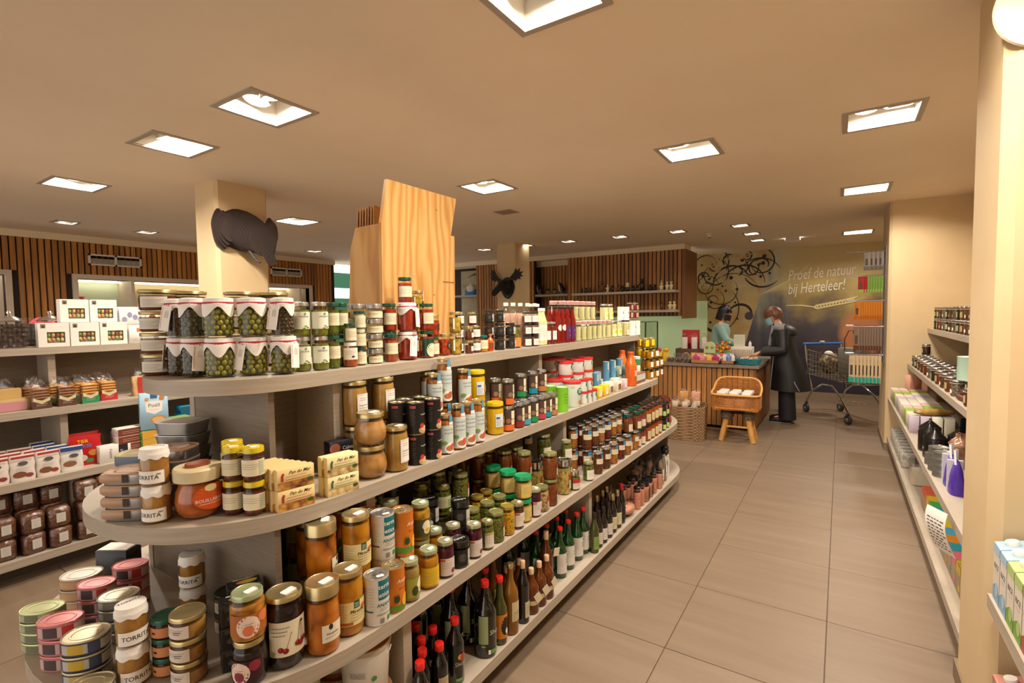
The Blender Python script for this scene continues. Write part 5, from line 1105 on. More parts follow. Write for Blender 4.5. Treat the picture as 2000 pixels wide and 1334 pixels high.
S('olivj', 'G3', [(-1.47, 1.53, 0), (-1.40, 1.585, 0)], 2, row=2)
GL = mat('#a0a068', .3, .6)
J('peas', 'jar of green peas with gold lid', 'green pea jars', .035, .124, GL, PEAS, lambda p, r, h: (p.rect(.018, h*.2, .038, h*.5, mat('#c8b89a', .5)), p.rect(.018, h*.5, .038, h*.66, mat('#b03a2e', .5))), jit=.2)
J('peasw', 'small jar of peas with white label and gold lid', 'small white label pea jars', .027, .112, GL, PEAS, plain(mat('#ddd6c8', .5), .1, .62, 1.6, lambda p, r, h, u: p.rect(-u, h*.54, u, h*.6, mat('#b8a03a', .5)), 4), sticker=True)
J('corn', 'jar of yellow corn with gold lid', 'corn jars', .033, .122, mat('#b8a04a', .3, .6), CORN, lambda p, r, h: p.poly([(-.028, h*.6), (.0, h*.52), (.028, h*.6), (.028, h*.57), (0, h*.49), (-.028, h*.57)], mat('#3a7a3a', .5)), jit=.2)
J('tomj', 'jar of bean stew with white and red label', 'white red label stew jars', .031, .112, mat('#a8a070', .3, .6), BEANS, plain(mat('#ddd4c8', .5), .12, .64, 1.9, lambda p, r, h, u: (p.rect(-u, h*.56, -u*.3, h*.62, mat('#c04a2e', .5)), p.disc(u*.6, h*.24, .008, mat('#a8342e', .5))), 3), sticker=True)
S('peasw', 'G3', [gp(959, 1078, .027)]); S('peas', 'G3', [gp(977, 1065, .035)]); S('corn', 'G3', [gp(998, 1050, .033)]); S('tomj', 'G3', [gp(1021, 1038, .031)])
S('peas', 'G3', [(-1.27, 1.62, 0), (-1.26, 1.715, 0), (-1.26, 1.805, 0)], 1, row=1); S('peas', 'G3', [(-1.355, 1.655, 0)], 2, row=2); S('peas', 'G3', [(-1.45, 1.62, 0)], 2, row=3); S('corn', 'G3', [(-1.345, 1.755, 0), (-1.35, 1.83, 0)], 1, row=2); S('purp', 'G3', [(-1.31, 1.565, 0)], 1, row=1)
S('tomj', 'G3', [(-1.44, 1.74, 0)], 2, row=3)
J('mustard', 'mustard jar with bright green lid and yellow label', 'green-lidded mustard jars', .0385, .104, BRIGHTGREEN, MUST, plain(mat('#d6c06a', .5), .1, .68, 2.3, lambda p, r, h, u: (p.rect(u*.55, h*.3, u*.9, h*.62, INK), p.rect(0, h*.16, u*.8, h*.22, mat('#b0602a', .5))), 4), lr=.039, lh=.018, jit=.2)
S('mustard', 'G3', [gp(1022, 1023, .0385)], 2); S('mustard', 'G3', [(-1.275, 1.90, 0), (-1.375, 1.92, 0)], 2, row=1)
J('ratat', 'dark jar of vegetable stew with picture label', 'dark vegetable stew jars', .037, .125, mat('#4a4420', .3, .5), DARK, plain(mat('#c8c09a', .5), .12, .58, 2.3, lambda p, r, h, u: p.disc(u*.3, h*.34, .02, mat('#7a3a2a', .5), .016), 2))
S('ratat', 'G3', [(-1.55, 1.62, 0), (-1.54, 1.71, 0), (-1.53, 1.80, 0)], 2, row=4)
S('purp', 'G3', [gp(1049, 1013, .032)]); RL = lambda p, r, h: (p.rect(.004, h*.16, .034, h*.42, mat('#c8b8a4', .5)), p.rect(.004, h*.42, .034, h*.58, mat('#b02a28', .5)), p.lines(.008, h*.36, .03, 3, .006, GREYINK))
J('chickg', 'jar of pale beans with red and white label', 'pale bean jars', .034, .118, GL, BEIGEBEAN, RL, jit=.15); J('goul', 'jar of brown stew with red label and gold lid', 'brown stew jars', .0365, .128, GL, BROWNSAUCE, RL, lr=.033, jit=.15)
S('chickg', 'G3', [gp(1064, 1003, .034)]); S('goul', 'G3', [gp(1079, 991, .0365)], 2); S('goul', 'G3', [(-1.285, 2.06, 0)], 2, row=1); S('goul', 'G3', [(-1.38, 2.03, 0), (-1.37, 2.12, 0)], 2, row=2)
S('goul', 'G3', [(-1.47, 1.93, 0), (-1.47, 2.02, 0)], 2, row=3); S('goul', 'G3', [(-1.56, 1.92, 0), (-1.56, 2.03, 0)], 2, row=4)
J('sprout', 'tall jar of bean sprouts with chrome lid', 'bean sprout jars', .037, .18, CHROME, SPROUT, RL, lr=.036, lh=.034, jit=.15); S('sprout', 'G3', [gp(1101, 968, .037)]); S('sprout', 'G3', [(-1.29, 2.17, 0), (-1.29, 2.28, 0)], 1, row=1); S('sprout', 'G3', [(-1.40, 2.22, 0)], 1, row=2)
J('smallr', 'small jar of green beans with red and white label', 'red white label bean jars', .031, .098, CHROME, GHERK, plain(mat('#d8ccc0', .5), .1, .5, 2.0, lambda p, r, h, u: p.rect(-u, h*.42, u, h*.62, mat('#b02a28', .5)), 3), lh=.02, jit=.1); S('smallr', 'G3', [gp(1125, 960, .031)])
J('gherk', 'jar of gherkins with white label and gold lid', 'gherkin jars', .0375, .135, mat('#b8b48a', .3, .6), GHERK, plain(mat('#e0dcc8', .5), .1, .5, 2.0, lambda p, r, h, u: p.disc(u*.5, h*.28, .012, mat('#8aa86a', .5)), 2), jit=.15); J('gherks', 'smaller jar of gherkins with white label', 'smaller gherkin jars', .031, .106, mat('#b8b48a', .3, .6), GHERK, plain(mat('#e4e0d4', .5), .08, .58, 2.0, None, 3), jit=.15)
S('gherk', 'G3', [(-1.24, 2.40, 0)], 1); S('gherks', 'G3', [gp(1152, 941, .031)]); S('gherk', 'G3', [(-1.35, 2.37, 0)], 2, row=1); S('gherks', 'G3', [(-1.29, 2.52, 0)], 2, row=1)
def chl(p, r, h): p.rect(-r*1.3, h*.48, r*1.3, h*.72, mat('#e0d6b8', .5)); p.rect(-r*.3, h*.72, r*1.2, h*.9, mat('#3f8ab4', .5)); p.lines(-r*.8, h*.64, r*.8, 2, .008, GREYINK)
for key, fm, d in (('chick', CHICK, 'chickpeas'), ('lent', LENTIL, 'brown lentils'), ('kid', KIDNEY, 'red kidney beans')): J(key, f'blue-topped jar of {d}', f'blue-topped jars of {d}', .0285, .126, SILVER, fm, chl, lr=.0285, lh=.01, jit=.3)
cols = [1168, 1179, 1190, 1203, 1212, 1228]; kd = ['lent', 'lent', 'chick', 'kid', 'chick', 'chick']
ys0 = yalong(1168, -1.165, .57)
for i in range(6): S(kd[i], 'G3', [(-1.165, ys0+i*.118, 0)], 1)
for i in range(7): S(kd[i % 6], 'G3', [(-1.245, ys0+.02+i*.1, 0)], 2, row=1)
for i in range(7): S(kd[(i+2) % 6], 'G3', [(-1.325, ys0+.0+i*.1, 0)], 2, row=2)
S('lent', 'G3', [(-1.44, 2.66, 0), (-1.5, 2.44, 0)], 2, row=3)
J('curry', 'sauce jar with red and cream label and green lid', 'green-lidded curry jars', .032, .122, mat('#0f4a40', .3, .3), BROWNSAUCE, lambda p, r, h: (p.rect(-r*1.2, h*.1, r*1.2, h*.5, mat('#d8ceb4', .5)), p.rect(-r*1.2, h*.5, r*1.2, h*.7, mat('#8a3a34', .5)), p.disc(.006, h*.3, .01, mat('#7a9a5a', .5))), jit=.2)
J('bolog', 'orange sauce jar with cream label and dark lid', 'orange cream-label sauce jars', .032, .122, mat('#3a3028', .3, .4), ORANGESAUCE, plain(mat('#d4c49a', .5), .14, .62, 2.2, None, 4), jit=.2)
for i in range(3): S('curry', 'G3', [(-1.17, 3.26+i*.09, 0)], 2)
for i in range(5): S('curry', 'G3', [(-1.25, 3.24+i*.085, 0)], 2, row=1)
for i in range(4): S('bolog', 'G3', [(-1.17, 3.56+i*.09, 0)], 2)
for i in range(4): S('bolog', 'G3', [(-1.255, 3.70+i*.085, 0)], 2, row=1)
for i in range(4): S('bolog', 'G3', [(-1.345, 3.3+i*.12, 0)], 2, row=2)
J('antip', 'bulging dark antipasti jar with white wavy sticker', 'bulging dark antipasti jars', .04, .105, mat('#2a241e', .3, .4), DARK, lambda p, r, h: (p.poly([(.0, h*.1), (.006, h*.12), (.012, h*.4), (.004, h*.7), (.01, h), (.004, h), (-.002, h*.7), (.006, h*.4)], PAPER), p.rect(-.04, h*.12, -.012, h*.46, mat('#b0c86a', .5))), shape='belly', lr=.034, jit=.1)
J('antir', 'bulging red pepper jar with white wavy sticker', 'bulging red pepper jars', .04, .105, mat('#6a3020', .3, .4), REDSAUCE, lambda p, r, h: p.poly([(.012, h*.1), (.018, h*.12), (.026, h*.4), (.016, h*.7), (.022, h), (.016, h), (.01, h*.7), (.018, h*.4)], PAPER), shape='belly', lr=.034, jit=.1)
S('antip', 'G3', [(-1.175, 3.95, 0), (-1.18, 4.05, 0)], 2); S('antir', 'G3', [(-1.195, 4.15, 0), (-1.23, 4.25, 0), (-1.285, 4.335, 0)], 2); S('antip', 'G3', [(-1.27, 4.03, 0), (-1.30, 4.13, 0), (-1.33, 4.24, 0)], 2, row=1)
kind('white_carton_stack', 'wcs', 'flat white carton at the far rounded end', 'box', 'flat white cartons', .05, .03, lambda o: carton(o, .1, .08, .03, mat('#d8d2c4', .5), None), jitter=.3)
S('wcs', 'G3', [(-1.40, 4.38, 0)], 5)

# ================================================================ BOTTOM SHELF (G4)
def coco(o):
    tub(o, .078, .165, mat('#ded8cc', .4), mat('#b8a890', .4), lambda p, r, h: (p.text('COCO', -.004, h*.52, .014, INK), p.rect(-.028, h*.5, .02, h*.505, INK), p.rect(-.028, h*.6, .02, h*.605, INK), p.text('HUILE', -.004, h*.34, .012, INK), p.text('DE COCO', -.004, h*.26, .012, INK), p.disc(.042, h*.45, .008, mat('#4a8a4a', .5)), p.disc(.04, h*.26, .01, mat('#5a7a4a', .5), .016), p.rect(-.07, .004, .09, h*.1, mat('#a05a30', .5))), .014, .86, True)
    MB().lathe([(.0775, 0), (.0775, .0008), (0, .0008)], 28, 0, (0, 0, .1645)).build('lid_print', mat('#b06a3e', .5), o)
    V, F, wd = text_geo('OOO'); MB().add([((x-wd/2)*.03-.01, y*.03-.05, .1657) for x, y in V], F).build('lid_mark', PAPER, o, smooth=0)
kind('coconut_tub', 'coco', 'white coconut oil pail with brown lid', 'tub', 'coconut oil pails', .082, .166, coco, jitter=.05)
S('coco', 'G4', [gp(748, 1500, .08)], 1, fixed=True); 
PEND[-1].update(x=-1.235, y=1.02, n=2)
S('coco', 'G4', [(-1.36, .86, 0)], 2, fixed=True, row=1); S('coco', 'G4', [(-1.40, 1.04, 0)], 2, fixed=True, row=1)
def soyl(p, r, h): p.rect(-.05, h*.2, -.012, h*.58, mat('#9aa878', .5)); p.text('Shoyu', .026, h*.32, .026, mat('#c8c0b0', .5), .1, .01); p.lines(.008, h*.28, .05, 1, .006, GREYINK); p.rect(.0, h*.06, .03, h*.12, mat('#6aa050', .5)); p.rect(-.012, h*.06, -.002, h*.12, PAPER); p.text('bio', -.03, h*.16, .012, PAPER)
kind('soy_bottle', 'soy', 'large black soy sauce bottle with red cap', 'bottle', 'large soy sauce bottles', .045, .293, lambda o: bottle(o, .045, .293, BLACKGLASS, REDCAP, .0165, .026, soyl, .56, .34), jitter=.1)
def gp4(px, py, r): q = at(px, py, .15); d = Vector((q.x, q.y, 0)).normalized()*r; return (q.x+d.x, q.y+d.y, 0)
S('soy', 'G4', [gp4(949, 1288, .045)]); S('soy', 'G4', [(-1.255, 1.46, 0)]); S('soy', 'G4', [(-1.265, 1.575, 0)], row=1); S('soy', 'G4', [(-1.36, 1.40, 0), (-1.375, 1.52, 0)], row=1)
def soys(c): return lambda p, r, h: (p.rect(-.02, h*.12, .022, h*.46, mat(c, .5)), p.lines(-.014, h*.4, .016, 3, .008, GREYINK))
kind('soy_bottle', 'soyk', 'medium black soy bottle with picture label and red cap', 'bottle', 'medium soy bottles', .034, .235, lambda o: bottle(o, .034, .235, BLACKGLASS, REDCAP, .0155, .024, lambda p, r, h: (p.text('Shoyu', .012, h*.3, .021, mat('#c8c0b0', .5)), p.disc(.008, h*.44, .01, mat('#d0a03a', .5)), p.rect(-.01, h*.06, .016, h*.11, mat('#6aa050', .5)), p.disc(.02, h*.42, .012, mat('#a83a2e', .5), .016)), .6, .38), jitter=.15)
kind('soy_bottle', 'soym', 'small black soy bottle with red cap', 'bottle', 'small soy bottles', .03, .2, lambda o: bottle(o, .03, .2, BLACKGLASS, REDCAP, .0165, .025, soys('#b8a880'), .6, .42), jitter=.3)
S('soyk', 'G4', [(-1.165, 1.372, 0)])
S('soym', 'G4', [(-1.155, 1.27, 0), (-1.165, 1.195, 0), (-1.155, 1.19, 0)], 1); S('soym', 'G4', [(-1.225, 1.255, 0), (-1.235, 1.33, 0), (-1.225, 1.185, 0)], 1, row=1); S('soym', 'G4', [(-1.30, 1.31, 0), (-1.30, 1.22, 0)], 1, row=2)
kind('tamari_bottle', 'tam', 'slim dark bottle with orange and black label', 'bottle', 'orange label bottles', .03, .275, lambda o: bottle(o, .03, .275, OLIVEGLASS, REDCAP, .0155, .022, lambda p, r, h: (p.rect(-r*1.2, h*.1, r*1.4, h*.46, mat('#c87a1e', .5)), p.disc(.012, h*.28, .022, BLACK, .038), p.disc(.018, h*.2, .008, PAPER, .012)), .5, .42), jitter=.1)
S('tam', 'G4', [gp4(977, 1262, .03)]); S('tam', 'G4', [(-1.24, 1.665, 0)], row=1)
kind('vinegar_bottle', 'vin', 'clear cider vinegar bottle with cream label and gold cap', 'bottle', 'cider vinegar bottles', .0345, .296, lambda o: bottle(o, .0345, .296, CIDER, GOLD, .0135, .022, lambda p, r, h: (p.rect(-.018, h*.2, .034, h*.48, mat('#c8b890', .5)), p.text('VINAIGRE', .008, h*.31, .0085, INK), p.lines(-.01, h*.28, .028, 3, .008, GREYINK)), .56, .36), jitter=.1)
S('vin', 'G4', [gp4(1001, 1244, .0345)]); S('vin', 'G4', [(-1.27, 1.76, 0)], row=1)
kind('dark_vinegar_bottle', 'dvin', 'black bottle with cork top and cream label', 'bottle', 'corked black bottles', .028, .27, lambda o: bottle(o, .028, .27, BLACKGLASS, CORK, .011, .036, lambda p, r, h: (p.rect(-.012, h*.1, .028, h*.36, mat('#c4b894', .5)), p.lines(-.006, h*.3, .024, 4, .011, INK)), .6, .42, True), jitter=.1)
S('dvin', 'G4', [gp4(1022, 1220, .028)])
def tagb(o):
    bottle(o, .0345, .2, AMBER, CORK, .0125, .038, lambda p, r, h: p.rect(-.03, h*.22, .03, h*.32, mat('#c8b890', .5)), .56, .36, True)
    m = MB(); T = Matrix.Translation((.012, -.037, .075)) @ Matrix.Rotation(-.5, 4, 'Y'); m.box((-.017, -.0006, -.022), (.017, .0006, .022), 0, T); m.tube([T @ Vector((0, 0, .02)), (0, -.012, .15)], .0006, 4); m.build('hang_tag', mat('#d2c6a8', .6), o, smooth=0)
kind('amber_bottle', 'amb', 'amber vinegar bottle with cork and hanging tag', 'bottle', 'corked amber bottles', .0345, .2, tagb, jitter=.25)
S('amb', 'G4', [gp4(1040, 1203, .0345), gp4(1054, 1187, .0345), gp4(1068, 1172, .0345)]); S('amb', 'G4', [(-1.25, 1.84, 0), (-1.24, 1.93, 0)], row=1)
kind('amber_bottle', 'ambt', 'tall amber bottle with cork and square tag', 'bottle', 'tall amber bottles', .034, .28, lambda o: (bottle(o, .034, .28, AMBER, CORK, .0125, .04, plain(mat('#c8b890', .5), .2, .3, 1.8, None, 0), .56, .36, True), MB().box((-.02, -.0375, .16), (.02, -.036, .2), 0, Matrix.Rotation(.2, 4, 'Y')).build('hang_tag', mat('#d2c6a8', .6), o)), jitter=.1)
S('ambt', 'G4', [(-1.19, 2.10, 0)])
def gv(c): return lambda p, r, h: (p.rect(-r*1.3, h*.1, r*1.3, h*.5, mat('#d8d4cc', .5)), p.poly([(-r*1.3, h*.1), (r*1.3, h*.1), (r*1.3, h*.13), (.008, h*.17), (-r*.6, h*.12)], mat(c, .5)), p.text('Apfel', .014, h*.36, .011, INK), p.text('Essig', .014, h*.3, .011, INK), p.disc(.02, h*.45, .006, mat('#8a5a3a', .5)), p.lines(-.03, h*.4, -.008, 4, .01, GREYINK, .0007))
for key, c, d in (('gvo', '#d8682a', 'orange'), ('gvg', '#7aa02a', 'light green'), ('gvb', '#2a3a7a', 'blue')): kind('green_vinegar_bottle', key, f'green glass vinegar bottle with white and {d} label', 'bottle', 'green vinegar bottles', .0345, .255, lambda o, c=c: bottle(o, .0345, .255, GREENGLASS, REDCAP, .0145, .018, gv(c), .52, .36), jitter=.12)
S('gvo', 'G4', [gp4(1094, 1131, .0345), gp4(1110, 1114, .0345)]); S('gvg', 'G4', [gp4(1126, 1096, .0345)]); S('gvb', 'G4', [gp4(1142, 1083, .0345)])
S('gvo', 'G4', [(-1.265, 2.13, 0), (-1.26, 2.23, 0)], row=1); S('gvg', 'G4', [(-1.26, 2.34, 0)], row=1); S('gvb', 'G4', [(-1.26, 2.45, 0)], row=1); S('gvo', 'G4', [(-1.36, 2.02, 0), (-1.35, 2.15, 0), (-1.35, 2.27, 0)], row=2); S('gvg', 'G4', [(-1.36, 2.39, 0)], row=2)
DKCAP = mat('#2a1c14', .3)
for key, cap, g, c, d, h in (('wa', GOLD, WINEGLASS, '#d0c8a0', 'dark vinegar bottle with gold foil top and cream label', .235), ('wb', DKCAP, WINEGLASS, '#d8d2c8', 'dark vinegar bottle with white label', .21), ('wc', DKCAP, OLIVEGLASS, '#7a9a4a', 'olive oil bottle with green label', .225), ('wr', mat('#b02028', .35), WINEGLASS, '#2a2420', 'dark bottle with red foil top', .25)):
    kind('vinegar_bottle', key, d, 'bottle', d+'s', .0265, h, lambda o, cap=cap, g=g, c=c, h=h: bottle(o, .0265, h, g, cap, .0125, .04, lambda p, r, hh: (p.rect(-r*1.0, hh*.1, r*1.2, hh*.42, mat(c, .5)), p.lines(-r*.6, hh*.36, r*.9, 4, .012, INK)), .56, .44), jitter=.1)
y0 = 2.62
S('wc', 'G4', [(-1.15, y0-.06, 0)]); S('wb', 'G4', [(-1.15, y0+.02, 0), (-1.15, y0+.09, 0), (-1.15, y0+.17, 0)]); S('wa', 'G4', [(-1.155, y0+.25, 0), (-1.155, y0+.33, 0)]); S('wr', 'G4', [(-1.16, y0+.41, 0)])
S('wb', 'G4', [(-1.23, y0, 0), (-1.23, y0+.1, 0)], row=1); S('wa', 'G4', [(-1.23, y0+.18, 0), (-1.235, y0+.28, 0), (-1.24, y0+.36, 0)], row=1); S('wa', 'G4', [(-1.32, y0, 0), (-1.32, y0+.15, 0)], row=2); S('wb', 'G4', [(-1.32, 2.50, 0)], row=2)
kind('salt_bag', 'saltb', 'clear bag of pink salt lying flat', 'bag', 'pink salt bags', .05, .09, lambda o: (MB().ball((0, 0, .04), (.09, .055, .035), 14, 8).build('salt', PINKSALT, o), MB().ball((0, 0, .04), (.096, .059, .0375), 14, 8).build('wrapper', FILM, o), MB().grid(6, 4, lambda a, b: (.07+b*.07, -.03+a*.06, .05+.02*math.sin(a*9+b*5)+b*.03)).build('wrapper_end', FILM, o)), jitter=.3)
S('saltb', 'G4', [(-1.18, 3.17, 0)], fixed=True)
kind('salt_grinder', 'grind', 'pink salt grinder with black cap', 'grinder', 'salt grinders', .025, .155, lambda o: bottle(o, .025, .155, PINKSALT, BLACKLID, .0225, .045, None, .7, .85), jitter=.3)
S('grind', 'G4', [(-1.15, 3.30, 0), (-1.15, 3.38, 0)]); S('grind', 'G4', [(-1.25, 3.29, 0), (-1.24, 3.36, 0), (-1.24, 3.44, 0)], row=1); S('grind', 'G4', [(-1.145, 3.78, 0), (-1.15, 3.66, 0)])
kind('salt_tub', 'saltt', 'square tub of pink salt with black lid and label', 'tub', 'pink salt tubs', .047, .14, lambda o: jar(o, .045, .14, BLACKLID, PINKSALT, lambda p, r, h: p.rect(-.01, h*.1, .04, h*.7, BLACK), 'squat', .004, lr=.04, lh=.03), jitter=.1)
S('saltt', 'G4', [(-1.165, 3.48, 0), (-1.17, 3.57, 0)]); S('saltt', 'G4', [(-1.27, 3.54, 0)], 1, row=1)
kind('pepper_pouch', 'pouch', 'tall clear pouch of grey salt with white label', 'bag', 'grey salt pouches', .045, .19, lambda o: bag(o, .085, .05, .19, grain('grey_salt', '#8a7a68', '#74665a', (60, 60, 60), .3), lambda p, w, h: (p.rect(-.02, h*.2, .022, h*.62, PAPER), p.disc(0, h*.3, .008, INK)), gather=False), jitter=.15)
S('pouch', 'G4', [(-1.165, 3.88, 0), (-1.18, 3.99, 0)])
kind('white_salt_bag', 'wsalt', 'white salt bag with black clip and label', 'bag', 'white salt bags', .045, .22, lambda o: (bag(o, .085, .055, .19, WHITESALT, lambda p, w, h: (p.rect(-.018, h*.2, .018, h*.8, PAPER), p.lines(-.01, h*.7, .01, 5, .015, INK)), gather=False), MB().rbox((-.03, -.025, .18), (.03, .025, .22), .008).build('cap', BLACKLID, o)), jitter=.2)
S('wsalt', 'G4', [(-1.19, 4.10, 0), (-1.225, 4.205, 0)])
kind('blue_bag', 'blueb', 'dark blue plastic bag standing behind white salt', 'bag', 'dark blue bags', .06, .24, lambda o: bag(o, .12, .07, .24, grain('blue_film', '#1c3a72', '#0e2148', (14, 14, 14), .2), None, gather=True), jitter=.3)
S('blueb', 'G4', [(-1.31, 4.40, 0)], row=1)
kind('clear_bag', 'clearb', 'clear film bag of brown powder with black sticker', 'bag', 'clear powder bags', .06, .2, lambda o: (bag(o, .1, .06, .15, grain('powder', '#8a6a54', '#6a4e3c', (40, 40, 40), .5), lambda p, w, h: p.rect(-.03, h*.4, .03, h*.75, BLACK), gather=False, name='powder'), bag(o, .11, .068, .2, FILM, None, name='wrapper')), jitter=.3)
S('clearb', 'G4', [(-1.30, 3.68, 0), (-1.31, 3.82, 0), (-1.27, 3.96, 0)], row=1); S('clearb', 'G4', [(-1.24, 3.13, 0)], row=1)
# ================================================================ BACK UNIT (L1-L4): sweets, biscuits, bread
def apoth(o):
    MB().lathe([(0, .002), (.06, 0), (.075, .006), (.08, .06), (.075, .13), (.062, .155), (.066, .165)], 24).build('glass', GLASS, o)
    MB().lathe([(0, .006), (.07, .006), (.075, .06), (.068, .125), (0, .128)], 18).build('sweets', blobs('pink_sweets', '#c89a92', '#a8706a', '#5e302c', 40), o)
    MB().lathe([(.07, .166), (.072, .172), (.06, .182), (.03, .2), (.012, .206), (.01, .212), (.016, .222), (.01, .234), (0, .236)], 24).build('lid', CHROME, o)
kind('sweet_jar', 'apoth', 'glass sweet jar with silver domed lid behind the waffle bags', 'jar', 'glass sweet jars', .08, .236, apoth)
for px in (3, 41, 78): S('apoth', 'L1', [px], row=0); PEND[-1].update(x=-4.46, y=yalong(px, -4.46, 1.32), row=1)
def waffle(o):
    m = MB()
    m.grid(11, 11, lambda a, b: (-.055+.11*a, -.02-(.006 if (int(a*10) % 2 or int(b*10) % 2) else 0), .005+.145*b)); m.box((-.055, -.02, .005), (.055, .015, .15)); m.build('waffle', mat('#241510', .3), o, smooth=20)
    MB().box((-.062, -.032, 0), (.062, .024, .155)).build('wrapper', FILM, o); MB().grid(9, 5, lambda a, b: (-.06+.12*a, -.01+.015*math.sin(a*20+b*4), .155+.035*b)).build('wrapper_top', FILM, o)
kind('waffle_bag', 'waff', 'clear bag with dark chocolate waffles', 'bag', 'bags of dark chocolate waffles', .064, .19, waffle, jitter=.05)
S('waff', 'L1', [(29, 680), (67, 679)])
kind('cookie_bag', 'pinkc', 'clear bag of pale pink biscuits at the picture edge', 'bag', 'pink biscuit bags', .06, .16, lambda o: (bag(o, .1, .06, .13, mat('#c88a7a', .6), None, gather=False, name='biscuits'), bag(o, .11, .07, .16, FILM, None, name='wrapper')), jitter=.1); S('pinkc', 'L1', [(2, 682)])
MACC = ['#d8b060', '#c88a6a', '#9ab070', '#d8c08a', '#a86a5a']
def macaron(o):
    w, d, h = .155, .06, .155
    wx0, wx1, wz0, wz1 = -.035, .055, .025, .095; y = -d/2
    m = MB(); c = WHITE
    m.box((-w/2, y+.002, 0), (w/2, d/2, .004)); m.box((-w/2, y+.002, h-.004), (w/2, d/2, h)); m.box((-w/2, d/2-.004, 0), (w/2, d/2, h)); m.box((-w/2, y+.002, 0), (-w/2+.003, d/2, h)); m.box((w/2-.003, y+.002, 0), (w/2, d/2, h))
    for a, b in (((-w/2, 0), (w/2, wz0)), ((-w/2, wz1), (w/2, h)), ((-w/2, wz0), (wx0, wz1)), ((wx1, wz0), (w/2, wz1))): m.box((a[0], y, a[1]), (b[0], y+.002, b[1]))
    m.build('box', c, o, smooth=0); p = Print(None, d/2); p.rect(-w*.42, h*.78, -w*.26, h*.95, mat('#7a6a5a', .6)); p.rect(-w*.38, h*.8, -w*.3, h*.88, INK); p.build('printed_mark', o)
    for r in range(2):
        for k in range(4):
            q = MB(); q.ball((wx0+.0115+k*.0225, y+.018, wz0+.018+r*.034), (.0105, .014, .0155), 8, 6); q.build('macaron', mat(MACC[(k+r*2) % 5], .6), o)
kind('macaron_box', 'maca', 'white window box of pastel macarons', 'box', 'white macaron boxes', .08, .1555, macaron, jitter=.04, sx=1)
y0 = yalong(113, -4.29, 1.33); y1 = yalong(165, -4.29, 1.33); y0 = y1-.16; y2 = y1+.16
for i, y in enumerate((y0, y1, y2)): S('maca', 'L1', [(-4.295, y, 0)], 1, fixed=True)
for y in (y1-.03, y2-.03): S('maca', 'L1', [(-4.365, y, 0)], 2, row=1, fixed=True)
def sketch(o):
    w, d, h = .16, .05, .13
    carton(o, w, d, h, mat('#e4e2de', .5), None, front=lambda p, w, h: [p.disc(-.05+.033*k, h*(.3+.25*((k*2) % 3)/2), .016, mat('#8a88a8', .6), .02) for k in range(4)]+[p.lines(-.06, h*.9, .05, 3, .012, mat('#8a88a8', .6))])
def sketchw(o):
    w, d, h = .155, .05, .13; carton(o, w, d, h, mat('#e8e6e2', .5), None, front=lambda p, w, h: (p.poly([(-.03, h*.85), (-.03, h*.6), (.055, h*.72)], mat('#c8783a', .6)), p.lines(-.06, h*.22, .05, 2, .012, GREYINK)))
kind('sketch_box', 'sketch', 'white biscuit box with lilac sketch print', 'box', 'sketch print boxes', .08, .131, sketch, jitter=.04, sx=1); kind('sketch_box', 'sketchw', 'white biscuit box with orange wafer cone print', 'box', 'wafer cone boxes', .08, .131, sketchw, jitter=.04, sx=1)
y3 = y2+.17; S('sketchw', 'L1', [(-4.30, y3, 0)], fixed=True); S('sketch', 'L1', [(-4.36, y3-.03, 0)], 2, row=1, fixed=True); S('sketch', 'L1', [(-4.34, y3+.16, 0)], 1, row=1, fixed=True)
kind('kraft_bag', 'kraft', 'tall kraft cookie bag with round brown picture', 'bag', 'kraft cookie bags', .06, .23, lambda o: (bag(o, .12, .06, .23, mat('#c9a57c', .7), lambda p, w, h: (p.rect(-.045, h*.7, .03, h*.95, PAPER), p.disc(-.005, h*.8, .024, mat('#7a3a1a', .6)), p.disc(.01, h*.35, .03, mat('#8a5a2a', .6))), gather=False)), jitter=.1)
S('kraft', 'L1', [(-4.44, yalong(272, -4.44, 1.4), 0)], row=2); S('kraft', 'L1', [(-4.44, yalong(290, -4.44, 1.4), 0)], row=2)
def hotp(o):
    bag(o, .1, .09, .09, mat('#4a2a8a', .5), None, gather=False, name='pot')
    MB().grid(24, 12, lambda a, b: ((.07+.012*math.sin(a*25+b*5))*math.sin(PI*(.15+.8*b))*math.cos(2*PI*a), (.07+.012*math.sin(a*25+b*7))*math.sin(PI*(.15+.8*b))*math.sin(2*PI*a), .13-.06*math.cos(PI*(.15+.8*b))+.008*math.sin(a*19)), 0, True).build('crepe_paper', grain('pink_crepe', '#d83a5a', '#b82a48', (60, 60, 60), .6), o, smooth=60)
kind('gift_posy', 'hotp', 'bright pink crepe flower on a purple gift behind the sweets', 'gift', 'pink gift', .07, .19, hotp); S('hotp', 'L1', [(-4.62, yalong(86, -4.72, 1.4), 0)], row=3); PEND[-1]['x'] = -4.72
kind('red_gift_bag', 'redg', 'small dark red ruffled gift bag behind the macaron boxes', 'bag', 'red gift bags', .035, .2, lambda o: bag(o, .06, .05, .2, mat('#8a1428', .35), None), jitter=.2); S('redg', 'L1', [(-4.6, yalong(163, -4.6, 1.4), 0)], row=3); PEND[-1]['z'] += .14
PEND[-1]['zb'] = .14; kind('upturned_box', 'upb', 'plain white box standing behind the macaron boxes', 'box', 'plain boxes', .06, .138, lambda o: carton(o, .2, .08, .138, WHITE, None), jitter=0, sx=1); S('upb', 'L1', [(-4.6, yalong(168, -4.6, 1.4), 0)], row=3, fixed=True)
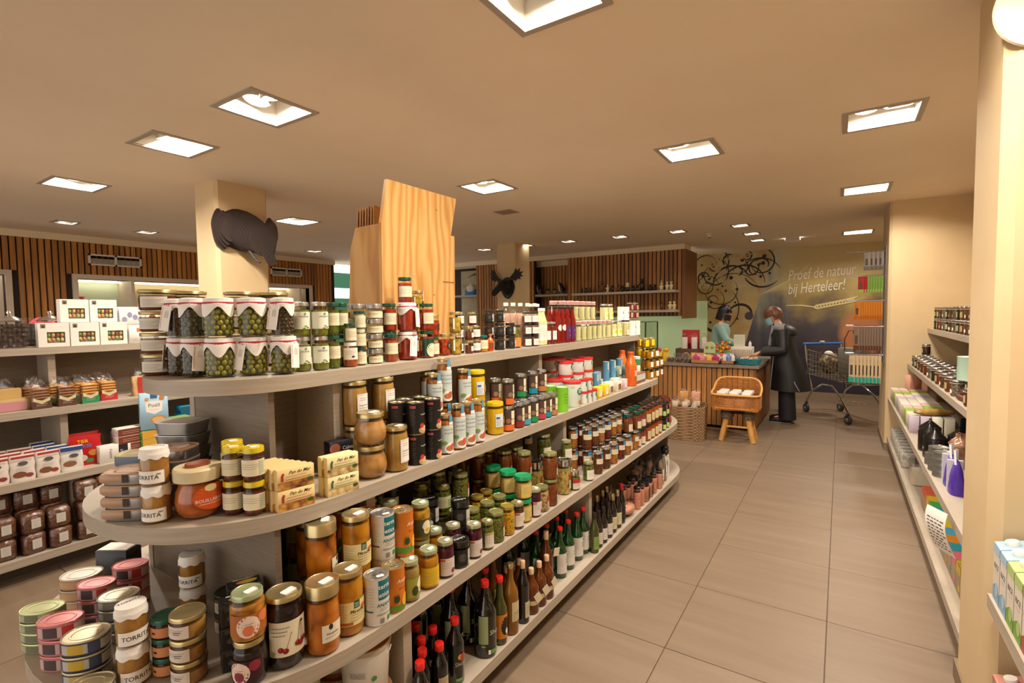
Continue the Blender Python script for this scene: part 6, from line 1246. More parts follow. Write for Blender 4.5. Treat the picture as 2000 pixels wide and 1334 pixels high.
kind('chalk_card', 'ccard', 'black price card standing behind the macaron boxes', 'sign', 'chalk cards', .04, .05, lambda o: carton(o, .1, .01, .05, mat('#1d1a1a', .6), None, front=lambda p, w, h: p.lines(-.04, h*.6, .04, 2, .012, mat('#c8c0b8', .6), .003)), jitter=0, sx=1); S('ccard', 'L1', [(-4.6, yalong(182, -4.6, 1.46)+.03, 0)], row=3, zb=.1386, fixed=True)
# L2
def bisc(c, key, d, col2='#c89a5a'):
    def f(o):
        for k in range(7): MB().rbox((-.042, -.035, .004+k*.0175), (.042, .035, .02+k*.0175), .008).build('biscuit', RUSK if key != 'b_br' else mat('#8a5a34', .7), o)
        MB().box((-.046, -.0395, .0), (.046, -.0385, .045)).build('label', mat(c, .5), o); p = Print(None, .0396); p.poly([(-.04, .05), (0, .03), (.04, .05), (.04, .07), (0, .05), (-.04, .07)], mat('#d8cfa8', .6)); p.lines(-.025, .03, .025, 2, .01, PAPER); p.build('printed_band', o)
        bag(o, .098, .085, .185, FILM, None, name='wrapper')
    kind('biscuit_bag', key, d, 'bag', 'tied biscuit bags', .057, .185, f, jitter=.1)
bisc('#5a3a2a', 'b_br', 'clear bag of brown biscuits with brown band'); bisc('#2f8a5a', 'b_gr', 'clear bag of golden biscuits with green band'); bisc('#b82a30', 'b_rd', 'clear bag of golden biscuits with red band'); bisc('#6a9a3a', 'b_lg', 'clear bag of golden biscuits with light green band')
S('b_br', 'L2', [(66, 803), (102, 800)]); S('b_lg', 'L2', [(122, 792)], row=0); S('b_gr', 'L2', [(161, 790)]); S('b_rd', 'L2', [(197, 784)])
S('b_gr', 'L2', [(-4.26, yalong(150, -4.26, 1.0), 0), (-4.27, yalong(183, -4.27, 1.0), 0)], 1, row=1); S('b_br', 'L2', [(-4.30, yalong(60, -4.3, 1.0), 0), (-4.3, yalong(28, -4.3, 1), 0), (-4.3, yalong(92, -4.3, 1), 0)], row=1)
kind('kraft_box', 'kbox', 'pale kraft box with pink wrapped biscuits in front', 'box', 'kraft boxes', .08, .12, lambda o: (carton(o, .17, .1, .07, mat('#b89a6a', .7), None, front=lambda p, w, h: p.rect(-w*.4, h*.05, w*.4, h*.8, mat('#c88a94', .5))), MB().box((-.06, .0, .07), (.06, .05, .13)).build('box_top', mat('#c9a86a', .7), o)), jitter=0, sx=1)
S('kbox', 'L2', [(18, 806)], fixed=True)
kind('red_biscuit_pack', 'rbp', 'red and kraft biscuit bag with twisted top at the shelf end', 'bag', 'red biscuit bags', .045, .2, lambda o: (bag(o, .07, .06, .14, mat('#c8a070', .6), lambda p, w, h: p.rect(-.01, h*.05, .034, h*.95, mat('#b82a26', .5)), gather=False, name='biscuits'), bag(o, .075, .065, .2, FILM, None, name='wrapper')), jitter=.1)
S('rbp', 'L2', [(284, 771)]); S('rbp', 'L2', [(-4.2, yalong(272, -4.2, 1.0), 0)], row=1)
# L3
kind('cookie_pack', 'cpack', 'white paper pack of nut biscuits with grey oval mark', 'bag', 'white nut biscuit packs', .055, .15, lambda o: bag(o, .11, .05, .15, mat('#d8cdc4', .5), lambda p, w, h: (p.disc(0, h*.68, .022, mat('#5a5650', .6), .012), p.disc(-.015, h*.25, .03, mat('#7a4a30', .6), .018), p.disc(.025, h*.2, .018, mat('#8a3a30', .6), .012), p.lines(-.03, h*.5, .03, 3, .008, GREYINK), p.rect(-.05, h*.88, .05, h*.97, mat('#a83a34', .5))), gather=False), jitter=.15)
kind('cookie_pack', 'cpackb', 'white paper pack of nut biscuits with dark blue top', 'bag', 'blue top biscuit packs', .055, .15, lambda o: bag(o, .11, .05, .15, mat('#d8d2ca', .5), lambda p, w, h: (p.disc(.01, h*.62, .022, mat('#5a5650', .6), .012), p.disc(-.01, h*.3, .032, mat('#8a5a3a', .6), .018), p.rect(-.052, h*.82, .052, h*.98, mat('#2a4a8a', .5)), p.lines(-.02, h*.45, .03, 3, .008, GREYINK)), gather=False), jitter=.15)
S('cpack', 'L3', [(42, 939)]); S('cpackb', 'L3', [(127, 922)]); S('cpack', 'L3', [(3, 950)])
for k in range(3): S('cpack', 'L3', [(-3.995, yalong(70+k*14, -3.995, .6), 0)], row=1)
for k in range(4): S('cpack', 'L3', [(-4.07, yalong(8+k*24, -4.07, .6), 0)], row=2)
for k in range(3): S('cpackb', 'L3', [(-4.08-.06*k, yalong(112+k*4, -4.08, .6), 0)], row=2+k)
kind('animal_biscuit_bag', 'tier', 'bright red bag of animal biscuits', 'bag', 'red animal biscuit bags', .06, .19, lambda o: bag(o, .16, .045, .19, mat('#b81a1e', .35), lambda p, w, h: (p.text('TIER', -.01, h*.76, .028, mat('#e8c81c', .5), 0, .02), p.text('KEKSE', -.005, h*.6, .028, mat('#3a8ad0', .5), 0, .02), p.disc(-.02, h*.25, .03, mat('#d8d2c8', .5), .022), p.disc(.04, h*.4, .026, mat('#d08a3a', .5), .02), p.disc(.02, h*.15, .02, mat('#4a8a4a', .5), .014)), gather=False), jitter=.05, sx=1)
S('tier', 'L3', [(168, 911)], rot=-.25, fixed=True); S('tier', 'L3', [(-4.16, yalong(165, -4.16, .6), 0)], row=1, fixed=True)
kind('waffle_carton', 'wafc', 'white and black waffle carton on its side', 'box', 'waffle cartons', .08, .11, lambda o: carton(o, .17, .06, .11, mat('#dcd6d0', .5), None, front=lambda p, w, h: (p.rect(w*.1, 0.002, w*.4, h*.95, mat('#241e26', .5)), p.text('WAFFLE', -w*.12, h*.5, .018, INK, 0, 0, 'C', PI/2), p.text('NOT', w*.25, h*.45, .022, PAPER, 0, 0, 'C', PI/2))), jitter=0, sx=1)
S('wafc', 'L3', [(-4.0, yalong(222, -4.0, .65), 0)], 1, fixed=True)
kind('chocolate_carton', 'choc', 'brown and white biscuit carton lying on a stack', 'box', 'brown white cartons', .09, .05, lambda o: carton(o, .17, .1, .05, mat('#dcd4ca', .5), mat('#7a3a26', .5), front=lambda p, w, h: p.lines(-.06, h*.6, .05, 2, .012, PAPER), top=mat('#e6ded2', .5)), jitter=0, sx=1)
S('choc', 'L3', [(-4.02, yalong(255, -4.02, .65), 0)], 4, fixed=True); S('choc', 'L3', [(-4.2, yalong(250, -4.2, .65), 0)], 3, row=1, fixed=True)
kind('toast_carton', 'poell', 'light blue toast carton with white shield and toast picture', 'box', 'light blue toast cartons', .08, .25, lambda o: carton(o, .16, .06, .25, mat('#9ec4dc', .45), None, front=lambda p, w, h: (p.poly([(-.05, h*.78), (.05, h*.78), (.045, h*.5), (0, h*.42), (-.045, h*.5)], PAPER), p.text('Poëll', 0, h*.62, .034, INK), p.lines(-.025, h*.54, .025, 1, .01, GREYINK), p.disc(.02, h*.26, .045, mat('#c8843a', .6), .028), p.disc(.02, h*.27, .035, mat('#e0b070', .6), .018), p.disc(-.04, h*.84, .012, mat('#d8a050', .6)), p.disc(.045, h*.86, .016, mat('#c8843a', .6)), p.rect(-.02, h*.86, .02, h*.98, mat('#3a6a9a', .5)))), jitter=0, sx=1)
S('poell', 'L3', [(-3.965, yalong(301, -3.965, .8), 0)], 1, rot=-.25, fixed=True); PEND[-1]['z'] = .735; PEND[-1]['zb'] = .17
kind('green_carton', 'gcarton', 'flat bright green biscuit carton', 'box', 'flat green cartons', .09, .055, lambda o: carton(o, .17, .1, .055, mat('#5a9a3a', .5), mat('#d8a03a', .5), top=mat('#6aaa44', .5)), jitter=0, sx=1); kind('teal_carton', 'tcarton', 'flat teal blue biscuit carton', 'box', 'flat teal cartons', .09, .055, lambda o: carton(o, .17, .1, .055, mat('#1a7aa0', .5), mat('#1c5a7a', .5), top=mat('#2a94b8', .5)), jitter=0, sx=1)
S('gcarton', 'L3', [(-3.99, yalong(301, -3.965, .8), 0)], 3, fixed=True); S('gcarton', 'L3', [(-4.0, yalong(335, -4.0, .7)+.03, 0)], 4, fixed=True); S('tcarton', 'L3', [(-4.12, yalong(355, -4.12, .7)+.06, 0)], 5, row=1, fixed=True); S('tcarton', 'L3', [(-4.0, yalong(368, -4.0, .7)+.1, 0)], 3, fixed=True)
# L4
def rye(o):
    MB().rbox((-.05, -.05, .0), (.05, .05, .115), .012).build('bread', RYE, o, smooth=50); MB().rbox((-.053, -.053, -.0), (.053, .053, .118), .016).build('wrapper', FILM, o, smooth=50)
    p = Print(None, .0535); p.rect(-.016, .03, .026, .085, mat('#c8c4bc', .5)); p.lines(-.008, .07, .018, 4, .01, GREYINK); p.build('label', o)
kind('rye_bread_pack', 'rye', 'clear pack of dark rye bread with white label', 'bread', 'rye bread packs', .056, .119, rye, jitter=.12)
S('rye', 'L4', [(64, 1083), (117, 1069)], 2); S('rye', 'L4', [(8, 1098)], 2); S('rye', 'L4', [(-4.04, yalong(92, -4.04, .2), 0), (-4.04, yalong(48, -4.04, .2), 0), (-4.04, yalong(12, -4.04, .2), 0)], 3, row=1)
S('rye', 'L4', [(-3.94, yalong(168, -3.94, .2), 0), (-3.96, yalong(206, -3.96, .2), 0)], 3, row=0)

# ================================================================ WALL UNIT (R1-R4)
def spice(key, fill, d, h=.105, r=.036, white=False):
    kind('spice_jar', key, d, 'jar', d+'s', r, h, lambda o: (jar(o, r, h, SILVER, fill, lambda p, r, h: (p.rect(-r*.5, h*.2, r*.6, h*.6, mat('#a8a878', .5)) if not white else p.disc(0, h*.3, .014, PAPER)), 'str', .004, lr=r*.98, lh=.012), MB().tube([(r*1.02*math.cos(a), r*1.02*math.sin(a), h*.8) for a in [2*PI*i/16 for i in range(16)]], .0015, 5, closed=True).build('string', mat('#cfc4b4', .7), o)))
spice('sp_dark', blobs('dark_spice', '#4a2e20', '#33201a', '#120a08', 120), 'spice jar of dark seeds with silver lid'); spice('sp_amber', mat('#6e2c10', .3), 'spice jar of amber spice with silver lid'); spice('sp_grey', blobs('grey_spice', '#8a7a6a', '#6a5a4c', '#2e241e', 90), 'spice jar of grey herbs with round tag', white=True); spice('sp_brown', blobs('brown_spice', '#7a5230', '#5a3a20', '#24140a', 100), 'spice jar of brown seeds with round tag', white=True)
seq = ['sp_dark', 'sp_grey', 'sp_brown', 'sp_dark', 'sp_grey', 'sp_brown', 'sp_amber']
def rowR(sh, x, y0, y1, step, n, seq, row=0):
    y = y0; i = 0
    while y < y1: S(seq[i % len(seq)], sh, [(x, y, 0)], n, row=row, fixed=True); y += step; i += 1
rowR('R1', .785, 4.05, 6.3, .16, 2, seq); rowR('R1', .87, 4.1, 6.4, .16, 2, seq[2:]+seq[:2], 1); rowR('R1', .785, 3.0, 4.0, .2, 1, ['sp_grey', 'sp_brown'])
rowR('R2', .63, 2.75, 6.45, .21, 1, ['sp_amber', 'sp_dark', 'sp_grey', 'sp_amber', 'sp_brown']); rowR('R2', .72, 2.85, 6.4, .19, 1, ['sp_amber', 'sp_brown', 'sp_dark'], 1); rowR('R2', .81, 3.9, 5.0, .2, 2, ['sp_dark', 'sp_amber'], 2)
S('sp_dark', 'R2', [(.72, 6.47, 0)], 2, row=1, fixed=True)
kind('mint_canister', 'mint', 'large mint green canister with white lid', 'tin', 'mint canisters', .06, .15, lambda o: can(o, .06, .15, mat('#9fb8a6', .45), lambda p, r, h: p.lines(-.03, h*.5, .03, 3, .02, mat('#c4d2c6', .5), .006), False, WHITE)); S('mint', 'R2', [(.68, 4.2, 0)], fixed=True, zb=.107)
PEND[-1]['z'] = .935+.1065
kind('cinnamon_bundle', 'cinn', 'bundle of dark cinnamon bark on the shelf edge', 'spice', 'cinnamon bundles', .05, .07, lambda o: [MB().tube([(-.07, -.02+.022*k, .016+.03*(k % 2)), (.07, -.02+.022*k+.006, .016+.03*(k % 2))], .016, 8).build('bark', mat('#5a2c18', .6), o) for k in range(4)], jitter=.4); S('cinn', 'R2', [(.64, 4.0, 0), (.64, 3.07, 0)], fixed=True)
# remove spice jars that stand where the bundles lie
for e in [e for e in PEND if e['sh'] == 'R2' and e['k'].name == 'spice_jar' and e['row'] == 0 and (abs(e['y']-4.0) < .16 or abs(e['y']-3.07) < .16)]: PEND.remove(e)
TEAC = ['#d8cfc4', '#c9a8a0', '#8aa83a', '#d0c8b0', '#b8a8b8', '#c8c4b0']
for i, c in enumerate(TEAC):
    nm = ('white', 'dusty pink', 'leaf green', 'ivory', 'lilac grey', 'pale olive')[i]
    kind('tea_carton', 'tea%d' % i, f'{nm} tea carton standing upright', 'box', f'{nm} tea cartons', .045, .125, lambda o, c=c: carton(o, .075, .06, .125, mat(c, .5), None, front=lambda p, w, h: (p.lines(-w*.3, h*.7, w*.3, 3, .014, GREYINK), p.rect(-w*.4, h*.2, w*.4, h*.3, mat('#7a8a6a', .5)))), jitter=0, sx=1)
y = 6.45; i = 0
while y > 4.75:
    for rr in range(4): S('tea%d' % ((i//2+rr//2) % 6), 'R3', [(.475+rr*.068, y, 0)], 1, row=rr, fixed=True)
    y -= .082 if i > 3 else .079; i += 1
kind('rose_box', 'rose', 'pale coral tea box displayed upright at the back', 'box', 'coral tea boxes', .06, .14, lambda o: carton(o, .12, .06, .14, mat('#d8a088', .5), None, front=lambda p, w, h: p.lines(-w*.3, h*.8, w*.3, 6, .016, mat('#e8c8b4', .5), .004)), jitter=0, sx=1)
S('rose', 'R3', [(.62, 6.45, 0), (.75, 6.40, 0)], 1, zb=.126, rot=-.9, row=1, fixed=True)
kind('gold_pouch', 'gpouch', 'long golden tea pouch lying on the cartons', 'bag', 'golden pouches', .08, .05, lambda o: MB().ball((0, 0, .025), (.14, .04, .026), 14, 8).build('pouch', grain('gold_foil', '#b08a4a', '#6e4e20', (12, 12, 12), .3), o), jitter=0, sx=1); S('gpouch', 'R3', [(.60, 4.88, 0)], zb=.126, rot=-1.2, row=1, fixed=True)
def ttin(o):
    MB().lathe([(0, 0), (.058, 0), (.06, .003), (.06, .12), (.058, .124)], 26).build('tin', mat('#15120f', .3, .3, .3), o); MB().lathe([(.061, .122), (.062, .126), (.055, .132), (.03, .155), (.01, .172), (.006, .178), (.009, .184), (0, .188)], 26).build('lid', mat('#2a2826', .22, .7), o)
    p = Print(.0603)
    for k in range(5): p.disc(-.008+.005*k, .055+.006*(k % 3), .006, mat('#8a8a84', .5), .003)
    p.lines(-.02, .03, .02, 2, .008, GREYINK); p.build('label', o)
kind('tea_tin', 'ttin', 'black tea tin with pointed silver lid', 'tin', 'black tea tins', .063, .188, ttin); S('ttin', 'R3', [(.52, 4.38, 0), (.50, 4.22, 0), (.505, 4.04, 0), (.64, 4.15, 0)], fixed=True)
kind('silver_tin', 'stin', 'low round silver tin with clear lid', 'tin', 'low silver tins', .05, .034, lambda o: can(o, .05, .034, mat('#8a8a88', .3, .7), None, False, mat('#b8b6b0', .2, .8)), jitter=.2); S('stin', 'R3', [(.485, 3.86, 0)], 2, fixed=True); S('stin', 'R3', [(.485, 3.72, 0)], 4, fixed=True); S('stin', 'R3', [(.49, 3.60, 0)], 4, fixed=True)
kind('chalk_sign', 'csign', 'small black sign with pale handwriting behind the tea tins', 'sign', 'black signs', .06, .2, lambda o: carton(o, .13, .015, .2, mat('#141414', .6), None, front=lambda p, w, h: p.lines(-w*.35, h*.75, w*.35, 6, .016, mat('#c8c4bc', .6), .003)), jitter=0, sx=1); S('csign', 'R3', [(.72, 4.42, 0)], rot=-.9, fixed=True, row=1)
kind('bronze_pouch', 'bpouch', 'shiny bronze foil pouch with gathered top', 'bag', 'bronze pouches', .06, .2, lambda o: bag(o, .13, .1, .2, grain('bronze_foil', '#a8805a', '#5a2a34', (9, 9, 9), .22), None), jitter=.3); S('bpouch', 'R3', [(.60, 3.86, 0), (.72, 3.95, 0)], fixed=True, row=1)
def ppouch(o): bag(o, .1, .06, .17, mat('#4a2a9a', .4), None, gather=False); MB().box((-.05, -.032, .0), (-.03, .03, .16)).build('side_band', mat('#c8c8d0', .4), o); MB().grid(7, 5, lambda a, b: (-.03+.06*a*(1-b*.4), -.004+.012*math.sin(a*6), .15+.07*b)).build('gathered_top', mat('#d0d0d8', .35), o)
kind('purple_pouch', 'ppouch', 'purple and white tea pouch with gathered top', 'bag', 'purple tea pouches', .055, .2, ppouch, jitter=.1); S('ppouch', 'R3', [(.50, 3.42, 0), (.50, 3.29, 0), (.60, 3.35, 0)], fixed=True)
kind('pink_carton', 'pinkc2', 'tall pink and purple carton behind the purple pouches', 'box', 'pink cartons', .05, .2, lambda o: carton(o, .1, .09, .2, mat('#a85a8a', .5), mat('#c890b0', .5), front=lambda p, w, h: p.rect(-w*.3, h*.1, w*.3, h*.85, mat('#4a2440', .5))), jitter=0, sx=1); S('pinkc2', 'R3', [(.72, 3.55, 0)], fixed=True, row=1)
kind('green_tea_box', 'gtb', 'bright green tea box with white top', 'box', 'green tea boxes', .04, .13, lambda o: carton(o, .07, .08, .13, mat('#3aa01e', .45), None, front=lambda p, w, h: (p.rect(-w*.5, h*.78, w*.5, h, PAPER), p.lines(-w*.4, h*.6, w*.4, 2, .03, mat('#2a7a14', .5), .008))), jitter=0, sx=1); S('gtb', 'R3', [(.53, 3.0, 0)], fixed=True)
kind('wrapped_soap', 'spack', 'flat silver wrapped pack standing in a row', 'bag', 'silver wrapped packs', .06, .13, lambda o: MB().rbox((-.05, -.03, 0), (.05, .03, .13), .012).build('pack', grain('silver_wrap', '#c8c4bc', '#8e8a82', (40, 40, 40), .3), o, smooth=50), jitter=.1, sx=1)
for i in range(9): S('spack', 'R4', [(.50, 6.4-i*.13, 0)], 1, rot=PI/2, fixed=True)
for i in range(5): S('spack', 'R4', [(.62, 6.4-i*.15, 0)], 1, rot=PI/2, fixed=True, row=1)
kind('clear_box', 'cbox', 'large clear plastic box with pale sides', 'box', 'clear boxes', .1, .17, lambda o: (MB().rbox((-.1, -.09, 0), (.1, .09, .17), .006).build('box', FILM, o), MB().box((-.092, -.08, .004), (.092, .08, .1)).build('contents', mat('#c9c0ac', .6), o)), jitter=0, sx=1); S('cbox', 'R4', [(.56, 4.92, 0)], fixed=True)
kind('dark_green_box', 'dgb', 'dark green tea box with silver rim', 'box', 'dark green boxes', .05, .15, lambda o: carton(o, .1, .05, .15, mat('#22382a', .45), None, front=lambda p, w, h: p.disc(0, h*.5, .025, mat('#6a8a6a', .5))), jitter=0, sx=1); S('dgb', 'R4', [(.66, 4.45, 0), (.78, 4.4, 0)], fixed=True, row=1)
TC = [('#d2604a', 'coral red'), ('#d8b82a', 'golden yellow'), ('#4aa85a', 'grass green'), ('#2a9aa8', 'turquoise'), ('#d8c02a', 'lemon yellow'), ('#8a2a2e', 'dark red'), ('#4aa8c8', 'sky blue'), ('#d88a2a', 'orange'), ('#d8707a', 'rose pink'), ('#d84aa0', 'magenta'), ('#0f8a4a', 'emerald green'), ('#9a5ab0', 'violet')]
for i, (c, nm) in enumerate(TC): kind('tea_pack', 'tp%d' % i, f'{nm} topped tea carton', 'box', f'{nm} tea cartons low down', .04, .14, lambda o, c=c: (carton(o, .12, .075, .14, mat('#a89070', .5), None, front=lambda p, w, h: (p.rect(-w*.5, h*.7, w*.5, h, mat(c, .5)), p.lines(-w*.4, h*.5, w*.4, 3, .02, GREYINK), p.disc(w*.2, h*.25, .016, mat(c, .5))), top=mat(c, .5))), jitter=0, sx=1)
order = [0, 0, 1, 2, 3, 4, 4, 6, 7, 3, 8, 4, 7, 9, 10, 11]
for i, t in enumerate(order):
    S('tp%d' % t, 'R4', [(.52, 4.30-i*.112, 0)], 1, fixed=True, rot=0); S('tp%d' % ((t+3) % 12), 'R4', [(.61, 4.30-i*.112, 0)], 1, fixed=True, row=1)
kind('handwritten_note', 'note', 'curled white handwritten paper hanging from the shelf edge', 'note', 'handwritten notes', .05, .2, lambda o: (MB().grid(5, 12, lambda a, b: (-.06+.12*a, -.02-.05*math.sin(b*2.2), -.17+.2*b)).build('paper', PAPER, o, smooth=60),), jitter=0, sx=1)
S('note', 'R3', [(.43, 2.92, 0)], fixed=True); PEND[-1]['rot'] = -PI/2+.5
def note_ink():
    pr = K['note'].proto; m = MB(); rn = random.Random(3)
    for i in range(9):
        b = .12+.08*i; x = -.045
        while x < .04:
            wv = rn.uniform(.006, .02); z = -.17+.2*b; m.box((x, -.0216-.05*math.sin(b*2.2), z), (x+wv, -.0208-.05*math.sin(b*2.2), z+.004)); x += wv+.008
    m.build('handwriting', INK, pr, smooth=0)
# cartons in the near right corner
def milk(c, c2):
    def f(o):
        w, d, h = .072, .072, .2; m = MB(); m.rbox((-w/2, -d/2, 0), (w/2, d/2, h*.9), .003); m.add([(-w/2, -d/2, h*.9), (w/2, -d/2, h*.9), (w/2, d/2, h), (-w/2, d/2, h)], [(0, 1, 2, 3)]); m.add([(-w/2, d/2, h*.9), (w/2, d/2, h*.9), (w/2, d/2, h), (-w/2, d/2, h)], [(0, 3, 2, 1)]); m.add([(-w/2, -d/2, h*.9), (-w/2, d/2, h*.9), (-w/2, d/2, h)], [(0, 1, 2)]); m.add([(w/2, -d/2, h*.9), (w/2, d/2, h*.9), (w/2, d/2, h)], [(0, 2, 1)]); m.build('carton', mat(c, .45), o, smooth=0)
        p = Print(None, d/2); p.rect(-w/2, h*.02, w/2, h*.88, mat('#d6ccc0', .5)); p.poly([(-w/2, 0), (w/2, 0), (w/2, h*.16), (0, h*.3), (-w/2, h*.2)], mat(c2, .5)); p.text('RICE', 0, h*.52, .024, INK); p.lines(-.02, h*.46, .02, 1, .01, GREYINK); p.disc(.01, h*.2, .016, mat(c, .5), .02); p.rect(-w/2, h*.76, w/2, h*.88, mat(c, .5)); p.build('printed_front', o)
        MB().lathe([(.017, 0), (.0175, .012), (.016, .014), (0, .014)], 20, 0, T=Matrix.Translation((0, 0, h*.95)) @ Matrix.Rotation(.27, 4, 'X')).build('cap', WHITE, o)
    return f
kind('drink_carton', 'milkb', 'light blue rice drink carton with white cap', 'carton', 'blue drink cartons', .04, .2, milk('#9ec0d6', '#7ea4c0'), jitter=0, sx=1); kind('drink_carton', 'milkg', 'green rice drink carton with white cap', 'carton', 'green drink cartons', .04, .2, milk('#a8c070', '#6a9a3a'), jitter=0, sx=1); kind('drink_carton', 'milkr', 'red-brown drink carton with white cap', 'carton', 'red drink cartons', .04, .2, milk('#b87a6a', '#a84a3a'), jitter=0, sx=1)
SH['N3'] = (.565, .415, 'on the near corner shelf', -1); SH['N4'] = (.15, .415, 'on the lower near corner shelf', -1)
for i, kx in enumerate(['milkb', 'milkb', 'milkg', 'milkg', 'milkr']):
    S(kx, 'N3', [(.46, 2.12-i*.077, 0)], 1, fixed=True); S(kx, 'N3', [(.54, 2.12-i*.077, 0)], 1, fixed=True, row=1); S(kx, 'N3', [(.62, 2.12-i*.077, 0)], 1, fixed=True, row=2)
for i in range(4): S('milkr', 'N4', [(.46, 2.08-i*.08, 0)], 1, fixed=True)
# ================================================================ PLYWOOD DISPLAY, TROPHY HEADS
PLYM, nt, b = nodes('pine_plywood')
wv = nt.nodes.new('ShaderNodeTexWave'); wv.wave_type = 'BANDS'; wv.bands_direction = 'Y'; wv.inputs['Scale'].default_value = 4.2; wv.inputs['Distortion'].default_value = 11; wv.inputs['Detail'].default_value = 2; wv.inputs['Detail Scale'].default_value = 1.1
nt.links.new(objvec(nt, (1.5, 1.5, .32)), wv.inputs['Vector'])
nz = noise(nt, objvec(nt, (40, 40, 2)), 1, 3)
c = ramp(nt, mth('ADD', mth('MULTIPLY', wv.outputs[0], .7), mth('MULTIPLY', nz, .3)), [(.1, '#bd8848'), (.4, '#cf9c58'), (.9, '#d9ad70')])
nt.links.new(c, b.inputs['Base Color']); b.inputs['Roughness'].default_value = .45
PLYE = mat('#e6c48c', .6)
def board(mb, pts, T, t=.018): mb.prism(pts, 0, t, 0, T)
dsp = thing('plywood_display', (-1.75, 1.6, 1.306))
TX = Matrix(((0, 0, 1, 0), (1, 0, 0, 0), (0, 1, 0, 0), (0, 0, 0, 1)))       # (y, z) outline, thickness along +x
m = MB(); board(m, [(-.02, 0), (.49, 0), (.5, .605), (.47, .605), (.52, .805), (.03, .805), (-.01, .605)], TX); m.build('front_panel', PLYM, dsp, smooth=0)
MB().box((-.001, .40, .355), (.0185, .5, .362)).build('slot', mat('#8a5a2a', .7), dsp)
TY = Matrix(((1, 0, 0, 0), (0, 0, 1, 0), (0, 1, 0, 0), (0, 0, 0, 1)))
m = MB(); board(m, [(-.29, 0), (-.005, 0), (-.005, .605), (-.17, .60), (-.21, .5), (-.225, .28), (-.25, .2)], TY); m.build('side_panel', PLYM, dsp, smooth=0)
for k in range(7): MB().prism([(.04, .3), (.2, .3), (.19, .69+.012*(k % 2)), (.06, .71-.01*(k % 2))], 0, .007, 0, Matrix.Translation((-.225+k*.019, 0, 0)) @ TX).build('stacked_panel', mat('#a87a44', .6) if k % 2 else mat('#8e6436', .6), dsp, smooth=0)
for (y, z) in ((.12, .32), (.33, .29), (.36, .72)): MB().ball((.0185, y, z), (.0008, .004, .003), 8, 5).build('knot', mat('#5a3216', .7), dsp)
tag(dsp, 'tall angular plywood panel display standing on the top shelf', 'display')
BROWNC = mat('#2e2320', .6)
el = thing('elephant_head', (-4.268, 2.40, 2.16))
def ring(cy, cz, ry, rz, n=26, wob=.04, ph=0): return [(cy+ry*math.cos(2*PI*i/n)*(1+wob*math.sin(3*2*PI*i/n+ph)), cz+rz*math.sin(2*PI*i/n)*(1+wob*math.sin(4*2*PI*i/n+ph))) for i in range(n)]
for k in range(13):
    q = k/12; MB().prism(ring(-.05+.08*q, .07-.10*q**1.5, .20-.08*q, .175-.05*q, ph=k*.5), 0, .008, 0, Matrix.Translation((.004+k*.0155, 0, 0)) @ TX).build('slice', BROWNC, el, smooth=0)
for k in range(4): MB().prism(ring(-.225+.02*k, .06, .07+.006*k, .16-.02*k, wob=.09, ph=k), 0, .01, 0, Matrix.Translation((.01+k*.02, 0, 0)) @ TX).build('ear', BROWNC, el, smooth=0)
for k in range(4): MB().prism(ring(.18-.02*k, .05, .06, .15-.02*k, wob=.09, ph=k), 0, .01, 0, Matrix.Translation((.06+k*.03, 0, 0)) @ TX).build('ear', BROWNC, el, smooth=0)
for k in range(9):
    a = k/8*2.4; MB().prism(ring(.05+.02*math.sin(a), -.10-.09*math.sin(a), .055-.003*k, .05-.002*k), 0, .01, 0, Matrix.Translation((.195+.012*k-.001*k*k, 0, 0)) @ TX).build('trunk_slice', BROWNC, el, smooth=0)
for s_, c_ in ((-.06, BROWNC), (.09, mat('#8a5a30', .5))): MB().tube([(.12+.014*i, s_+.004*i, -.08-.026*i+.0012*i*i) for i in range(9)], [.018-.0014*i for i in range(9)], 8).build('tusk', c_, el)
tag(el, 'dark brown sliced-cardboard elephant head on the cream pillar', 'trophy head')
mo = thing('moose_head', (-4.43, 6.676, 1.92)); FUR = mat('#15110f', .8)
MB().prism([(.13*math.sin(a)*(1 if math.cos(a) > 0 else 1-.25*abs(math.cos(a))), .17*math.cos(a)) for a in [2*PI*i/24 for i in range(24)]][::-1], 0, .02, 0, Matrix(((1, 0, 0, 0), (0, 0, -1, 0), (0, 1, 0, 0), (0, 0, 0, 1)))).build('plaque', mat('#191513', .5), mo)
m = MB(); rr = []
for i, (y, z, rx, rz) in enumerate(((-.02, 0, .08, .11), (-.10, .03, .075, .10), (-.18, .035, .065, .08), (-.26, -.01, .05, .06), (-.34, -.06, .052, .055), (-.39, -.09, .05, .05), (-.42, -.105, .02, .022))): rr.append([(rx*math.cos(2*PI*k/14), y, z+rz*math.sin(2*PI*k/14)) for k in range(14)])
m.loft(rr); m.build('head', FUR, mo, smooth=80)
for s_ in (-1, 1):
    MB().ball((s_*.085, -.12, .09), (.04, .012, .022), 10, 6, T=Matrix.Rotation(-s_*.5, 4, 'Y')).build('ear', FUR, mo)
    P = [(0, 0), (.10, .02), (.17, .0), (.2, .03), (.25, .02), (.235, .06), (.29, .07), (.25, .10), (.29, .14), (.23, .14), (.24, .2), (.19, .16), (.17, .2), (.14, .13), (.08, .06), (0, .03)]
    MB().prism([(x*s_, z) for x, z in (P if s_ > 0 else P[::-1])], -.006, .006, 0, Matrix.Translation((s_*.04, -.14, .10)) @ Matrix.Rotation(s_*.35, 4, 'Z') @ Matrix(((1, 0, 0, 0), (0, 0, -1, 0), (0, 1, 0, 0), (0, 0, 0, 1)))).build('antler', mat('#1c1714', .7), mo, smooth=0)
MB().ball((0, -.023, -.13), (.008, .004, .008), 8, 5).build('stud', STEEL, mo)
tag(mo, 'black moose head with antlers on the far cream pillar', 'trophy head')

